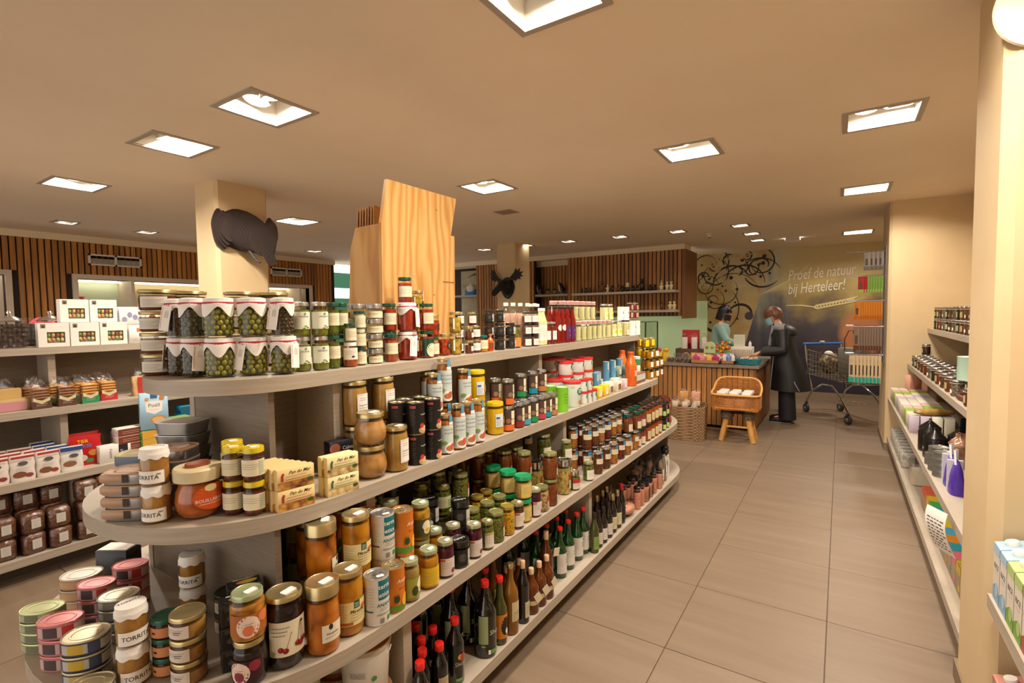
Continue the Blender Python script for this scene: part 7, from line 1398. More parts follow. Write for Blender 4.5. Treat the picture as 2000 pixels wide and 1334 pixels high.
# ================================================================ FIGURES ON THE BACK SHELVES
def bear(o, s, ears=1, tall=1):
    m = MB(); m.lathe([(0, 0), (.048, 0), (.05, .008), (.04, .012)], 14); m.ball((0, 0, .062*tall), (.042, .036, .055*tall), 12, 8); hz = .062*tall+.05*tall+.022; m.ball((0, -.004, hz), (.033, .03, .03), 12, 8); m.ball((0, -.03, hz-.008), (.014, .012, .011), 8, 5)
    for a in (-1, 1):
        if ears == 1: m.ball((a*.024, 0, hz+.026), (.011, .008, .012), 8, 5)
        else: m.ball((a*.012, .004, hz+.052), (.008, .007, .036), 8, 6)
        m.ball((a*.04, -.014, .075*tall), (.013, .016, .03), 8, 6, T=Matrix.Rotation(a*.4, 4, 'Y')); m.ball((a*.026, -.03, .02), (.017, .026, .014), 8, 5)
    f = m.build('figure', s, o, smooth=80); return f
CH = {'dark': mat('#24120c', .3, 0, .3), 'milk': mat('#6a3418', .3, 0, .3), 'white': mat('#e0cf9a', .35, 0, .2)}
def figure(px, z, Y, kindn, col, sc=1, n=[0], lb=''):
    x = ony(px, 560, Y).x; o = thing('chocolate_figure', (x, Y, z+.0005)); o.scale = (sc, sc, sc)
    bear(o, CH[col], *{'bear': (1, 1), 'bunny': (2, 1.15), 'doll': (1, 1.5)}[kindn]); tag(o, lb, 'figure', 'chocolate figures on the back shelves'); return o
FY = YB-.16
for px, kn, col, sc, lb in ((1136, 'bear', 'dark', .62, 'tiny dark chocolate bear, first on the upper shelf'), (1145, 'bear', 'dark', .62, 'tiny dark chocolate bear, second on the upper shelf'), (1153, 'doll', 'dark', .45, 'thin small dark chocolate doll beside the milk bears'), (1162, 'bear', 'milk', .68, 'small milk chocolate bear beside the tall milk bear'), (1176, 'doll', 'milk', .92, 'tall milk chocolate bear figure on the upper shelf'), (1187, 'doll', 'white', .62, 'white chocolate doll right of the tall milk bear'), (1196, 'doll', 'dark', .55, 'dark chocolate doll right of the white doll'),
                            (1207, 'bunny', 'milk', .75, 'milk chocolate bunny with long ears'), (1216, 'bear', 'dark', .66, 'dark chocolate bear right of the milk bunny'), (1237, 'bear', 'dark', .66, 'dark chocolate bear, left one of a close pair'), (1245, 'bear', 'dark', .66, 'dark chocolate bear, right one of a close pair'), (1254, 'doll', 'dark', .95, 'tallest dark chocolate figure on the upper shelf'), (1270, 'bear', 'dark', .65, 'short dark chocolate bear right of the tallest figure'), (1279, 'bear', 'dark', .65, 'short dark chocolate bear left of the tall white bunny'), (1292, 'bunny', 'white', .72, 'tall white chocolate bunny near the shelf end'), (1303, 'doll', 'white', .64, 'white chocolate doll, first of the end pair'), (1311, 'doll', 'white', .64, 'white chocolate doll, last on the upper shelf')): figure(px, 1.865, FY, kn, col, sc, lb=lb)
o = figure(1226, 1.865, FY, 'bear', 'dark', .8, lb='dark bear figure with a white bear head, middle of upper shelf'); MB().ball((0, -.012, .165), (.04, .036, .036), 12, 8).build('white_head', CH['white'], o); MB().ball((0, -.012, .12), (.05, .04, .03), 12, 6).build('white_collar', CH['white'], o)
for px, kn, col, lb in ((1309, 'doll', 'white', 'white chocolate doll, first on the lower shelf end'), (1317, 'doll', 'white', 'white chocolate doll, last on the lower shelf'), (1293, 'doll', 'milk', 'milk chocolate doll on the lower shelf'), (1240, 'doll', 'white', 'small white doll at the middle of the lower shelf')): figure(px, 1.545, FY, kn, col, .62, lb=lb)
NY = YB+.13
def swan(px, lb):
    x = ony(px, 560, NY).x; o = thing('chocolate_animal', (x, NY, 1.8805)); MB().lathe([(0, 0), (.05, 0), (.042, .05), (0, .05)], 18).build('pedestal', mat('#6e6a66', .6), o); MB().tube([(.03, 0, .06), (.0, 0, .12), (-.02, 0, .18), (-.05, 0, .2), (-.085, 0, .17)], [.05, .045, .035, .03, .012], 10).build('body', CH['dark'], o); MB().tube([(-.02, -.03, .05), (-.03, -.034, .12), (-.055, -.02, .19)], [.018, .015, .012], 8).build('mane', CH['white'], o); tag(o, lb, 'figure', 'chocolate animals on pedestals')
swan(1054, 'dark horse-like chocolate animal nearer the moose pillar'); swan(1097, 'dark horse-like chocolate animal at the recess end')
def owl(px, lb):
    x = ony(px, 560, NY).x; o = thing('chocolate_owl', (x, NY, 1.8805)); m = MB(); m.ball((0, 0, .055), (.045, .04, .055), 12, 8); m.ball((-.02, -.02, .09), (.022, .018, .022), 10, 6); m.ball((.02, -.02, .09), (.022, .018, .022), 10, 6); m.build('body', CH['dark'], o, smooth=80)
    for z in (.025, .045, .065): MB().lathe([(.0445, z-.004), (.047, z), (.0445, z+.004)], 14, sy=.92).build('stripe', CH['white'], o)
    tag(o, lb, 'figure', 'striped chocolate owls')
owl(1071, 'striped dark chocolate owl, left of two'); owl(1084, 'striped dark chocolate owl, right of two')
x = ony(1042, 560, NY).x; o = thing('banana_figure', (x, NY, 1.8805)); MB().tube([(0, 0, 0), (.02, 0, .04), (.022, 0, .09), (.0, 0, .13)], [.02, .028, .026, .006], 10).build('banana', mat('#d8a01a', .4), o); MB().ball((-.02, -.01, .05), (.018, .016, .04), 8, 6).build('filling', CH['white'], o); tag(o, 'yellow banana-shaped sweet beside the moose pillar', 'figure')
x = -6.78; o = thing('blue_bag', (x, YB+.25, 1.9305)); bag(o, .3, .14, .14, mat('#1f7ac0', .5), None, gather=False); bag(o, .2, .1, .26, mat('#d8cfc4', .6), None, gather=True, name='tissue'); tag(o, 'bright blue gift bag with white tissue on the far shelf', 'bag')

# ================================================================ COUNTER AND WHAT IS ON IT
COUNTER = thing('counter', (-1.55, 7.5, 0)); DK = mat('#32251b', .8); cx, cyy = -1.55, 7.5
MB().box((-.70, -.66, .05), (.66, -.02, .79)).build('carcass', DK, COUNTER, smooth=0); MB().box((.28, -.02, .05), (.66, .8, .79)).build('side_wing', DK, COUNTER, smooth=0)
sl = MB().box((-.026, -.011, .04), (.026, .011, .79)).mesh('slat', SLAT, 0)
x = -.68
while x < .67: o = bpy.data.objects.new('slat', sl); COL.objects.link(o); o.parent = COUNTER; o.location = (x, -.672, 0); x += .0625
MB().box((.661, -.68, .04), (.685, .8, .79)).build('side_panel', WOODSIDE, COUNTER, smooth=0); MB().box((-.66, -.6, 0), (.62, -.06, .05)).build('plinth', mat('#2a2019', .8), COUNTER, smooth=0)
MB().prism([(-.74, -.72), (.72, -.72), (.72, .85), (.22, .85), (.22, .02), (-.74, .02)], .79, .828).build('worktop', grain('grey_worktop', '#8a7a6a', '#7a6b5c', (20, 20, 20), .35), COUNTER, smooth=0)
tag(COUNTER, 'wood-slatted shop counter with a grey worktop', 'counter')
CT = .8285
def ct(px, py): q = at(px, py, CT); return (q.x, q.y, CT)
def simple(name, loc, label, cat, fn, rz=0, group=None): o = thing(name, loc, rz); fn(o); tag(o, label, cat, group); return o
for i, px in enumerate((1309, 1322, 1334)):
    def f(o):
        MB().rbox((-.05, -.05, 0), (.05, .05, .12), .004).build('box', FILM, o)
        for k in range(4): MB().ball((-.024+.048*(k % 2), -.02+.04*(k//2), .035), (.02, .02, .032), 8, 6).build('sweet', mat('#5a4a42', .5), o)
    simple('acrylic_box', (-1.93+i*.112, 6.87, CT), ('clear acrylic box of dark sweets, nearest the honey jars', 'clear acrylic box of dark sweets, middle of three', 'clear acrylic box of dark sweets, beside the wooden tray')[i], 'box', f, 0, 'clear acrylic sweet boxes')
def tray(w, d, col): 
    def f(o):
        m = MB(); m.box((-w/2, -d/2, 0), (w/2, d/2, .008)); 
        for a, b in (((-w/2, -d/2), (w/2, -d/2+.01)), ((-w/2, d/2-.01), (w/2, d/2)), ((-w/2, -d/2), (-w/2+.01, d/2)), ((w/2-.01, -d/2), (w/2, d/2))): m.box((a[0], a[1], 0), (b[0], b[1], .045))
        m.build('tray', mat(col, .6), o, smooth=0)
    return f
simple('sweet_tray', (-1.47, 6.93, CT), 'wooden tray of pink and orange sweet bags', 'tray', tray(.36, .26, '#a87a4a')); simple('sweet_tray', (-1.20, 6.97, CT), 'wooden tray of white and blue sweet bags', 'tray', tray(.165, .26, '#9a6a3e'))
SW = [('#c8407a', 'magenta'), ('#d88a8a', 'pale pink'), ('#e0a85a', 'orange'), ('#b82a5a', 'deep pink'), ('#d8b8a8', 'beige'), ('#e8cfa0', 'cream'), ('#d86a4a', 'coral'), ('#c8c8d8', 'white')]
for i, (c, nm) in enumerate(SW):
    def f(o, c=c): bag(o, .07, .05, .11, mat(c, .4), None, gather=True); p = Print(None, .024); p.disc(0, .04, .02, PAPER, .014); p.build('label', o)
    simple('sweet_bag', (-1.595+(i % 4)*.083, 6.87+(i//4)*.1, CT+.0085), f'small {nm} sweet bag in the wooden tray', 'bag', f, .3*(i % 3-1), 'sweet bags in the wooden tray')
for i in range(6):
    c = ['#d8d2d8', '#6a8ac0', '#e0d8d0', '#8aa8d8', '#d8c8c0', '#4a6aa8'][i]
    def f(o, c=c): bag(o, .045, .04, .12, mat(c, .35), None, gather=True)
    simple('sweet_bag', (-1.25+(i % 3)*.05, 6.92+(i//3)*.1, CT+.0085), ('white sweet bag in the small tray, front left', 'blue sweet bag in the small tray, front middle', 'cream sweet bag in the small tray, front right', 'light blue sweet bag in the small tray, back left', 'beige sweet bag in the small tray, back middle', 'dark blue sweet bag in the small tray, back right')[i], 'bag', f, .2*i, 'sweet bags in the small tray')
def teal(o):
    m = MB()
    for k in range(6):
        s = 1+.03*k; m.tube([(s*.12*math.copysign(abs(math.cos(a))**.5, math.cos(a)), s*.11*math.copysign(abs(math.sin(a))**.5, math.sin(a)), .0115+k*.0125+.003*math.sin(a*16+k*PI)) for a in [2*PI*i/64 for i in range(64)]], .007, 5, closed=True)
    stuff(m.build('weave', mat('#1f7a86', .6), o)); MB().rbox((-.115, -.1, .001), (.115, .1, .011), .02).build('base', mat('#185f68', .6), o)
simple('woven_basket', (-.99, 6.965+.03, CT), 'teal woven basket of wafer rolls at the counter corner', 'basket', lambda o: None)
bas = [o for o in COL.objects if o.name.startswith('woven_basket')][-1]; bas.location = (-.96, 6.93, CT); teal(bas)
for i in range(12):
    def f(o): MB().tube([(-.021, 0, 0), (0, 0, .002), (.021, 0, 0)], .014, 8).build('roll', mat('#c8a088', .5), o); MB().lathe([(.0142, -.006), (.0148, 0), (.0142, .006)], 10, T=Matrix.Rotation(PI/2, 4, 'Y')).build('band', mat('#a86a5a', .5), o)
    o = simple('wafer_roll', (-1.035+(i % 4)*.05, 6.87+(i//4)*.06, CT+.075+.008*(i % 2)), f'pale wafer roll in the teal basket, {ORD[i%4+1]} in its {("front","middle","back")[i//4]} row', 'biscuit', f, .2*i, 'wafer rolls heaped in the teal basket')
def redbox(o): carton(o, .22, .08, .26, mat('#a81a22', .45), None, front=lambda p, w, h: (p.disc(0, h*.5, .06, mat('#c84a4a', .5)),))
simple('gift_box', (-1.78, 7.37, CT+.16), 'dark red gift box behind the white sachets', 'box', redbox); simple('step_stand', (-1.66, 7.32, CT), 'dark wooden step stand under the gift packs', 'stand', lambda o: MB().rbox((-.3, -.09, 0), (.17, .11, .159), .004).build('stand', mat('#4a2e1c', .6), o))
for i, (x, z) in enumerate(((-1.84, .1605), (-1.71, .1605), (-1.58, .1605))): simple('white_bag', (x, 7.265, CT+z), ('clear bag of white sweets, left on the step stand', 'clear bag of white sweets, middle on the step stand', 'clear bag of white sweets, right on the step stand')[i], 'bag', lambda o: (bag(o, .08, .06, .16, mat('#d8ccc8', .4), None, name='sweets', gather=False), bag(o, .095, .07, .22, FILM, None, name='wrapper')), .4*i, 'bags of white sweets on the stand')
def arch(o):
    P = [(-.07, 0), (.07, 0), (.07, .2)]+[(.07*math.cos(a), .2+.07*math.sin(a)) for a in [PI*i/10 for i in range(1, 10)]]+[(-.07, .2)]
    MB().prism(P, -.03, .03, 0, Matrix(((1, 0, 0, 0), (0, 0, -1, 0), (0, 1, 0, 0), (0, 0, 0, 1)))).build('card_body', mat('#b8d098', .5), o, smooth=0)
    p = Print(None, .03); p.rect(-.07, .02, .07, .12, mat('#5a7a2e', .5)); p.disc(-.012, .07, .03, mat('#d0d0c4', .5), .036); p.disc(-.03, .19, .022, mat('#9a7a5a', .5)); p.disc(.035, .19, .022, mat('#a08a6a', .5)); p.disc(0, .25, .012, mat('#d8d07a', .5)); p.build('printed_front', o)
simple('arch_display', (-1.475, 7.12, CT), 'green arched card display with round pictures', 'display', arch)
for i, (x, c) in enumerate(((-1.80, '#5a3a20'), (-1.69, '#4a5a20'))):
    def f(o, c=c): MB().lathe([(.05, -.02), (.056, 0), (.05, .02), (.044, .016), (.044, -.016)], 20, T=Matrix.Translation((0, 0, .056)) @ Matrix.Rotation(PI/2, 4, 'X')).build('rim', mat('#c8a06a', .6), o); MB().lathe([(0, 0), (.045, 0)], 18, T=Matrix.Translation((0, .0, .056)) @ Matrix.Rotation(PI/2, 4, 'X')).build('face', mat(c, .6), o); MB().box((-.03, -.02, 0), (.03, .02, .008)).build('foot', mat('#8a6a40', .6), o)
    simple('round_gift', (x, 7.18, CT), ('round brown gift tin with pale rim', 'round green gift tin with pale rim')[i], 'gift', f)
for i, (x, y, c, nm) in enumerate(((-1.66, 7.06, '#d8a84a', 'mustard yellow'), (-1.57, 7.08, '#d87a3a', 'orange'), (-1.33, 7.12, '#c8502a', 'red orange'), (-1.22, 7.18, '#b8b81a', 'lime yellow'))): simple('sweet_pouch', (x, y, CT), f'{nm} stand-up sweet pouch on the counter', 'bag', lambda o, c=c: bag(o, .09, .05, .12, mat(c, .4), lambda p, w, h: p.disc(0, h*.5, .02, PAPER, .014), gather=False), 0, None)
def posy(o):
    MB().lathe([(0, 0), (.05, 0), (.06, .1), (.055, .1)], 16).build('vase', mat('#c8683a', .5), o); r = random.Random(5)
    for i in range(34):
        a = r.uniform(0, 2*PI); q = r.uniform(0, .11); z = .13+r.uniform(0, .12); c = ('#e0701a', '#e8a81a', '#d8401a', '#c8c83a')[i % 4]
        MB().lathe([(0, -.02), (.014, -.008), (.016, .008), (.006, .022), (0, .02)], 7, T=Matrix.Translation((q*math.cos(a), q*math.sin(a), z)) @ Matrix.Rotation(r.uniform(-.6, .6), 4, 'X')).build('flower', mat(c, .5), o)
    for i in range(8): a = i*.8; MB().tube([(0, 0, .08), (.06*math.cos(a), .06*math.sin(a), .18)], .004, 5).build('stem', mat('#4a7a2a', .6), o)
simple('flower_bunch', (-1.36, 7.36, CT), 'bunch of orange and yellow flowers on the counter', 'flowers', posy)
for i, (x, y) in enumerate(((-2.12, 6.98), (-2.03, 7.02))): simple('yellow_bag', (x, y, CT), ('bright yellow bag with red top, behind the honey', 'bright yellow bag, right behind the honey')[i], 'bag', lambda o, i=i: (bag(o, .1, .07, .14, mat('#e0b80e', .4), None, gather=False), MB().ball((0, 0, .15), (.04, .03, .03), 8, 6).build('top', mat('#d83a2a' if i == 0 else '#e0b01a', .4), o)))
def ribbed(o):
    MB().rbox((-.14, -.09, 0), (.14, .09, .17), .006).build('crate', mat('#ddd4c4', .5), o)
    for k in range(12): MB().box((-.128+k*.0225, -.094, .01), (-.118+k*.0225, -.089, .135)).build('rib', mat('#b09a7a', .6), o)
simple('white_crate', (-1.17, 7.80, CT), 'white ribbed crate on the counter between the two women', 'crate', ribbed)
simple('leaflet_holder', (-1.20, 7.80, CT+.1705), 'clear leaflet holder on the white ribbed crate', 'holder', lambda o: (MB().box((-.085, -.01, 0), (.06, .01, .17)).build('holder', mat('#d8d4c4', .4), o), MB().box((-.07, -.012, .03), (.045, -.0105, .15)).build('leaflet', mat('#c8cdb4', .6), o)))
simple('pump_bottle', (-1.07, 7.78, CT+.1705), 'small white pump bottle on the ribbed crate', 'bottle', lambda o: bottle(o, .02, .085, WHITE, WHITE, .006, .02, None, .6, .4))
simple('paper_sheet', (-1.2, 7.5, CT), 'loose white paper sheets on the counter', 'paper', lambda o: MB().box((-.1, -.07, 0), (.1, .07, .004)).build('sheet', PAPER, o), .3)
# glass display case and green wall behind
def case(o):
    W, D, Z0, Z1 = .46, .28, .9, 1.36; fr = mat('#2b2a26', .4)
    for sx in (-1, 1):
        for sy in (-1, 1): MB().box((sx*W-.008, sy*D-.008, .0), (sx*W+.008, sy*D+.008, Z1)).build('post', fr, o)
    MB().box((-W, -D, Z1), (W, D, Z1+.012)).build('top_pane', thin('smoked_glass', '#b8c4b8'), o)
    for sy in (-1,): MB().box((-W, sy*D-.003, Z0), (W, sy*D+.003, Z1)).build('front_pane', GLASS, o)
    MB().box((W-.003, -D, Z0), (W+.003, D, Z1)).build('side_pane', GLASS, o)
    MB().box((-W, -D, .84), (W, D, .88)).build('deck', mat('#7a6c5a', .6), o); MB().box((-W, -D, 0), (W, D, .84)).build('base', mat('#5a4a3a', .6), o)
    MB().rbox((-W*.8, -D*.6, .881), (W*.9, D*.5, .96), .02).build('dark_tray', mat('#2e2c28', .5), o); MB().box((-W*.9, D*.6, .95), (W*.3, D*.7, 1.33)).build('paper_backing', mat('#c4bdb0', .5), o)
simple('glass_case', (-2.80, 7.35, 0), 'glass display case with black posts beside the counter', 'case', case)
# wicker baskets and stool
WICK = grain('pale_wicker', '#b08a62', '#80603e', (60, 60, 60), .6); WICKO = grain('orange_wicker', '#c8843a', '#94561c', (60, 60, 60), .5)
def weave(o, W, D, H0, flare, m, name='weave', step=.018, rr=.0085, n=80, z0=0):
    mb = MB(); k = int(H0/step)
    for j in range(k):
        s = 1+flare*j/k; ph = PI*(j % 2)
        mb.tube([((W*s+.006*math.sin(a*20+ph))*math.copysign(abs(math.cos(a))**.4, math.cos(a)), (D*s+.006*math.sin(a*20+ph))*math.copysign(abs(math.sin(a))**.4, math.sin(a)), z0+rr+j*step) for a in [2*PI*i/n for i in range(n)]], rr, 5, closed=True)
    stuff(mb.build(name, m, o))
def tallb(o):
    weave(o, .2, .2, .41, .06, WICK); MB().rbox((-.185, -.185, .0), (.185, .185, .012), .03).build('base', WICK, o); MB().rbox((-.19, -.19, .02), (.19, .19, .36), .04).build('lining', mat('#5a4630', .8), o)
    for i in range(20):
        a = 2*PI*i/20; MB().tube([(.2*math.copysign(abs(math.cos(a))**.4, math.cos(a)), .2*math.copysign(abs(math.sin(a))**.4, math.sin(a)), 0), (.211*math.copysign(abs(math.cos(a))**.4, math.cos(a)), .211*math.copysign(abs(math.sin(a))**.4, math.sin(a)), .415)], .004, 5).build('stake', WICK, o)
TB = simple('wicker_hamper', (-1.53, 6.17, 0), 'tall pale wicker hamper filled with clear bags', 'basket', tallb, .12)
for i in range(6):
    simple('clear_bag', (-1.64+(i % 3)*.11, 6.055+(i//3)*.115, .385), f'crinkled clear biscuit bag in the tall hamper, {ORD[i%3+1]} in its {("front","middle","back")[i//3]} row', 'bag', lambda o: (bag(o, .075, .065, .06, mat('#c8b8a4', .5), None, name='biscuits', gather=False), bag(o, .09, .08, .11, FILM, None, name='wrapper')), .7*i, 'biscuit bags heaped in the hamper')
for i, x in enumerate((-1.60, -1.46)): simple('cookie_pouch', (x, 6.295, .385), ('tall clear pouch of golden biscuits rising from the hamper', 'tall clear pouch of pink biscuits rising from the hamper')[i], 'bag', lambda o, i=i: (bag(o, .11, .06, .15, RUSK if i == 0 else mat('#c88a6a', .6), None, gather=False, name='biscuits'), bag(o, .12, .07, .19, FILM, None, name='wrapper')))
def stool(o):
    PW = grain('pine_leg', '#d8a45a', '#b8803c', (30, 30, 3), .5)
    for sx in (-1, 1):
        for sy in (-1, 1): MB().tube([(sx*.17, sy*.13, 0), (sx*.10, sy*.085, .34)], [.03, .033], 14).build('leg', PW, o)
        MB().tube([(sx*.15, -.12, .13), (sx*.15, .12, .13)], .012, 8).build('stretcher', PW, o)
    MB().tube([(-.15, -.115, .17), (.15, -.115, .17)], .012, 8).build('stretcher', PW, o)
    MB().rbox((-.17, -.13, .32), (.17, .13, .35), .02).build('seat', mat('#3a2a1c', .7), o)
    r = random.Random(2)
    for sx in (-1, 1):
        m = MB(); m.ball((sx*.115, -.02, .31), (.075, .15, .075), 14, 9)
        for i in range(240):
            a = r.uniform(0, 2*PI); q = r.uniform(-1, 1); d = Vector((.075*math.sqrt(1-q*q)*math.cos(a), .15*math.sqrt(1-q*q)*math.sin(a), .075*q)); p0 = Vector((sx*.115, -.02, .31))+d*.97; dn = d.normalized(); t = dn.cross(Vector((0, 0, 1.01))).normalized()*.004; e = p0+dn*.014+Vector((0, 0, -.012)); m.add([p0-t, p0+t, e], [(0, 1, 2)])
        m.build('sheepskin_pad', grain('grey_fleece', '#8a7a66', '#645644', (80, 80, 80), .9), o)
STL = simple('rustic_stool', (-.985, 6.32, 0), 'rustic pine stool with grey fleece pads under the basket', 'stool', stool, .05)
def obask(o):
    W, D = .25, .20; zb = .0
    weave(o, W, D, .03, 0, WICKO, 'base_weave'); MB().rbox((-W*.97, -D*.97, .004), (W*.97, D*.97, .02), .03).build('base', WICKO, o)
    def hh(a): return .13+.16*max(0, math.sin(a)+.15)/1.15       # high at the back
    ring_ = lambda a, z, s=1: (W*s*math.copysign(abs(math.cos(a))**.35, math.cos(a)), D*s*math.copysign(abs(math.sin(a))**.35, math.sin(a)), z)
    mb = MB(); n = 96
    for j in range(18):
        q = j/17; mb.tube([ring_(2*PI*i/n, .03+q*hh(2*PI*i/n), 1+.0*q+.02*math.sin(i*PI/3+PI*j)) for i in range(n) if not (2*PI*.62 < 2*PI*i/n < 2*PI*.88)], .006, 4)
    stuff(mb.build('side_weave', WICKO, o))
    MB().tube([ring_(2*PI*i/n, .035+hh(2*PI*i/n), 1.03) for i in range(n)], .012, 7, closed=True).build('rim', mat('#d8a05a', .5), o)
    for i in range(13): a = 2*PI*(.63+.24*i/12); MB().tube([ring_(a, .03), ring_(a, .03+hh(a))], .004, 5).build('stake', WICKO, o)
OB = simple('wicker_tray', (-1.0, 6.27, .388), 'orange wicker display basket of white packs on the stool', 'basket', obask, .05)
for i in range(9):
    simple('biscuit_pack', (-1.14+(i % 3)*.13, 6.17+(i//3)*.1, .4095), f'white-topped biscuit pack in the wicker basket, {ORD[i%3+1]} in its {("front","middle","back")[i//3]} row', 'box', lambda o: (MB().rbox((-.045, -.035, 0), (.045, .035, .16), .008).build('pack', mat('#b8906a', .5), o), MB().rbox((-.047, -.037, .12), (.047, .037, .17), .006).build('white_top', mat('#e6e0da', .4), o)), .15*(i % 4-1.5), 'white-topped packs in the wicker basket')

# ================================================================ SEED PACKETS BESIDE THE FAR PILLAR
def packet(o, c, c2, h=.2, w=.12):
    m = MB(); m.grid(5, 9, lambda a, b: (-w/2+w*a, -.002-.004*math.sin(PI*a)*math.sin(PI*b), -h*b)); m.grid(5, 9, lambda a, b: (w/2-w*a, .002+.003*math.sin(PI*a)*math.sin(PI*b), -h*b)); m.build('packet', mat(c, .45), o, smooth=60)
    p = Print(None, .0062); p.rect(-w*.48, -h, w*.48, -h*.8, mat(c2, .5)); p.rect(-w*.22, -h*.72, w*.22, -h*.36, mat('#5a4a3a', .6)); p.lines(-w*.3, -h*.18, w*.3, 3, .012, GREYINK); p.build('printed_front', o)
rack = thing('packet_rack', (.41, 6.95, 0)); tiers = [(2.14, '#8a8078', '#6a625a', 4, .20, 'grey', .12), (1.87, '#7a9a4a', '#9ab05a', 8, .18, 'green', .17), (1.59, '#c87c30', '#b8641a', 10, .20, 'orange', .20), (1.30, '#8a7464', '#6a3a2a', 9, .26, 'brown', .20), (.98, '#d8c09a', '#2ab09a', 8, .31, 'cream and teal', .24)]
for z, *_ in tiers: MB().tube([(0, 0, z+.01), (-.36, 0, z+.012), (-.37, 0, z+.03)], .005, 6).build('hook', STEEL, rack); MB().tube([(0, .1, z+.02), (-.36, .1, z+.022)], .004, 6).build('hook', STEEL, rack)
MB().box((-.012, -.06, .9), (-.002, .16, 2.2)).build('back_plate', mat('#6a625a', .5), rack)
tag(rack, 'steel hook rack of hanging packets on the far cream pillar', 'rack')
for z, c, c2, n, h, nm, sp in tiers:
    for i in range(n):
        cc = '#a82a30' if (nm == 'green' and i < 2) else c; col_nm = 'red' if cc != c else nm
        simple('seed_packet', (.355-sp*(n-1-i)/max(1, n-1), 6.94, z+.002), f'{col_nm} packet, {ORD[i+1]} from the free end of its {nm} row', 'packet', lambda o, cc=cc, c2=c2, h=h: packet(o, cc, c2, h, .085), -.85, f'{nm} packets on the hook rack')
# round sign on the near pillar
o = thing('round_plaque', (.505, 2.185, 2.40)); T = Matrix.Rotation(PI/2, 4, 'X'); MB().lathe([(0, 0), (.125, 0), (.128, .006), (.125, .014), (0, .014)], 40, T=T).build('disc', mat('#e6d2b4', .6), o); p = Print(None, .0145); p.disc(.03, -.02, .05, mat('#8a4a30', .6), .03); p.disc(.02, .03, .05, mat('#d8c49a', .6)); p.poly([(-.05, -.04), (-.02, -.07), (.04, -.05), (0, -.02)], mat('#7a3a26', .6)); p.build('printed_picture', o); tag(o, 'round pale picture plaque on the near cream pillar', 'plaque')
# ================================================================ PEOPLE
SKIN = grain('skin', '#d8a184', '#c98f72', (18, 18, 18), .5, strength=.03); HAIRB = grain('brown_hair', '#7a4a2c', '#4e2c16', (120, 120, 14), .4); HAIRK = grain('black_hair', '#14100f', '#0a0808', (120, 120, 14), .35)
COAT = grain('black_coat', '#17171a', '#101013', (30, 30, 30), .55); COATG = mat('#8a8a8c', .6); TROUS = mat('#101012', .7); TEALKNIT = grain('pale_teal_knit', '#8fb0a6', '#7c9c94', (120, 120, 120), .85); MASKB = mat('#8fc4d8', .7); MASKK = mat('#141416', .7)
def skin_body(name, J, E, root, mt, parent):
    """one continuous body: joints J {key: (pos, radius)}, bones E, grown with a Skin modifier"""
    keys = list(J); keys.remove(root); keys = [root]+keys; ix = {k: i for i, k in enumerate(keys)}
    me = bpy.data.meshes.new(name); me.from_pydata([J[k][0] for k in keys], [(ix[a], ix[b]) for a, b in E], []); me.materials.append(mt)
    o = bpy.data.objects.new(name, me); COL.objects.link(o); o.parent = parent
    o.modifiers.new('skin', 'SKIN'); sv = me.skin_vertices[0].data
    for k in keys:
        r = J[k][1]; sv[ix[k]].radius = r if isinstance(r, tuple) else (r, r)
    sv[0].use_root = True
    s = o.modifiers.new('smooth', 'SUBSURF'); s.levels = 2; s.render_levels = 2
    o.modifiers['skin'].use_smooth_shade = True
    return o
def hand(parent, wrist, d, up, s=1, curl=.5):
    """palm, four unequal fingers and a thumb, as one mesh"""
    d = Vector(d).normalized(); side = d.cross(Vector(up)).normalized(); up = side.cross(d)
    w = Vector(wrist); m = MB(); P = lambda a, b, c: w+d*a*s+side*b*s+up*c*s
    m.loft([[P(a, hw*math.cos(2*PI*i/10), ht*math.sin(2*PI*i/10)) for i in range(10)] for a, hw, ht in ((-.01, .024, .02), (.02, .034, .016), (.055, .041, .014), (.085, .040, .012))])
    for k, (b, L) in enumerate(((-.030, .062), (-.010, .072), (.010, .066), (.029, .052))):
        pts = [P(.075, b, 0)]; a = 0; pos = Vector((.078, b, 0))
        for q in (.42, .33, .25): pos = pos+Vector((math.cos(a)*L*q, 0, -math.sin(a)*L*q)); a += curl; pts.append(P(*pos))
        m.tube(pts, [.0095*s, .0088*s, .008*s, .006*s], 7)
    m.tube([P(.015, -.03, 0), P(.04, -.055, -.008), P(.065, -.06, -.018), P(.085, -.052, -.026)], [.013*s, .011*s, .010*s, .007*s], 7)
    return m.build('hand', SKIN, parent, smooth=80)
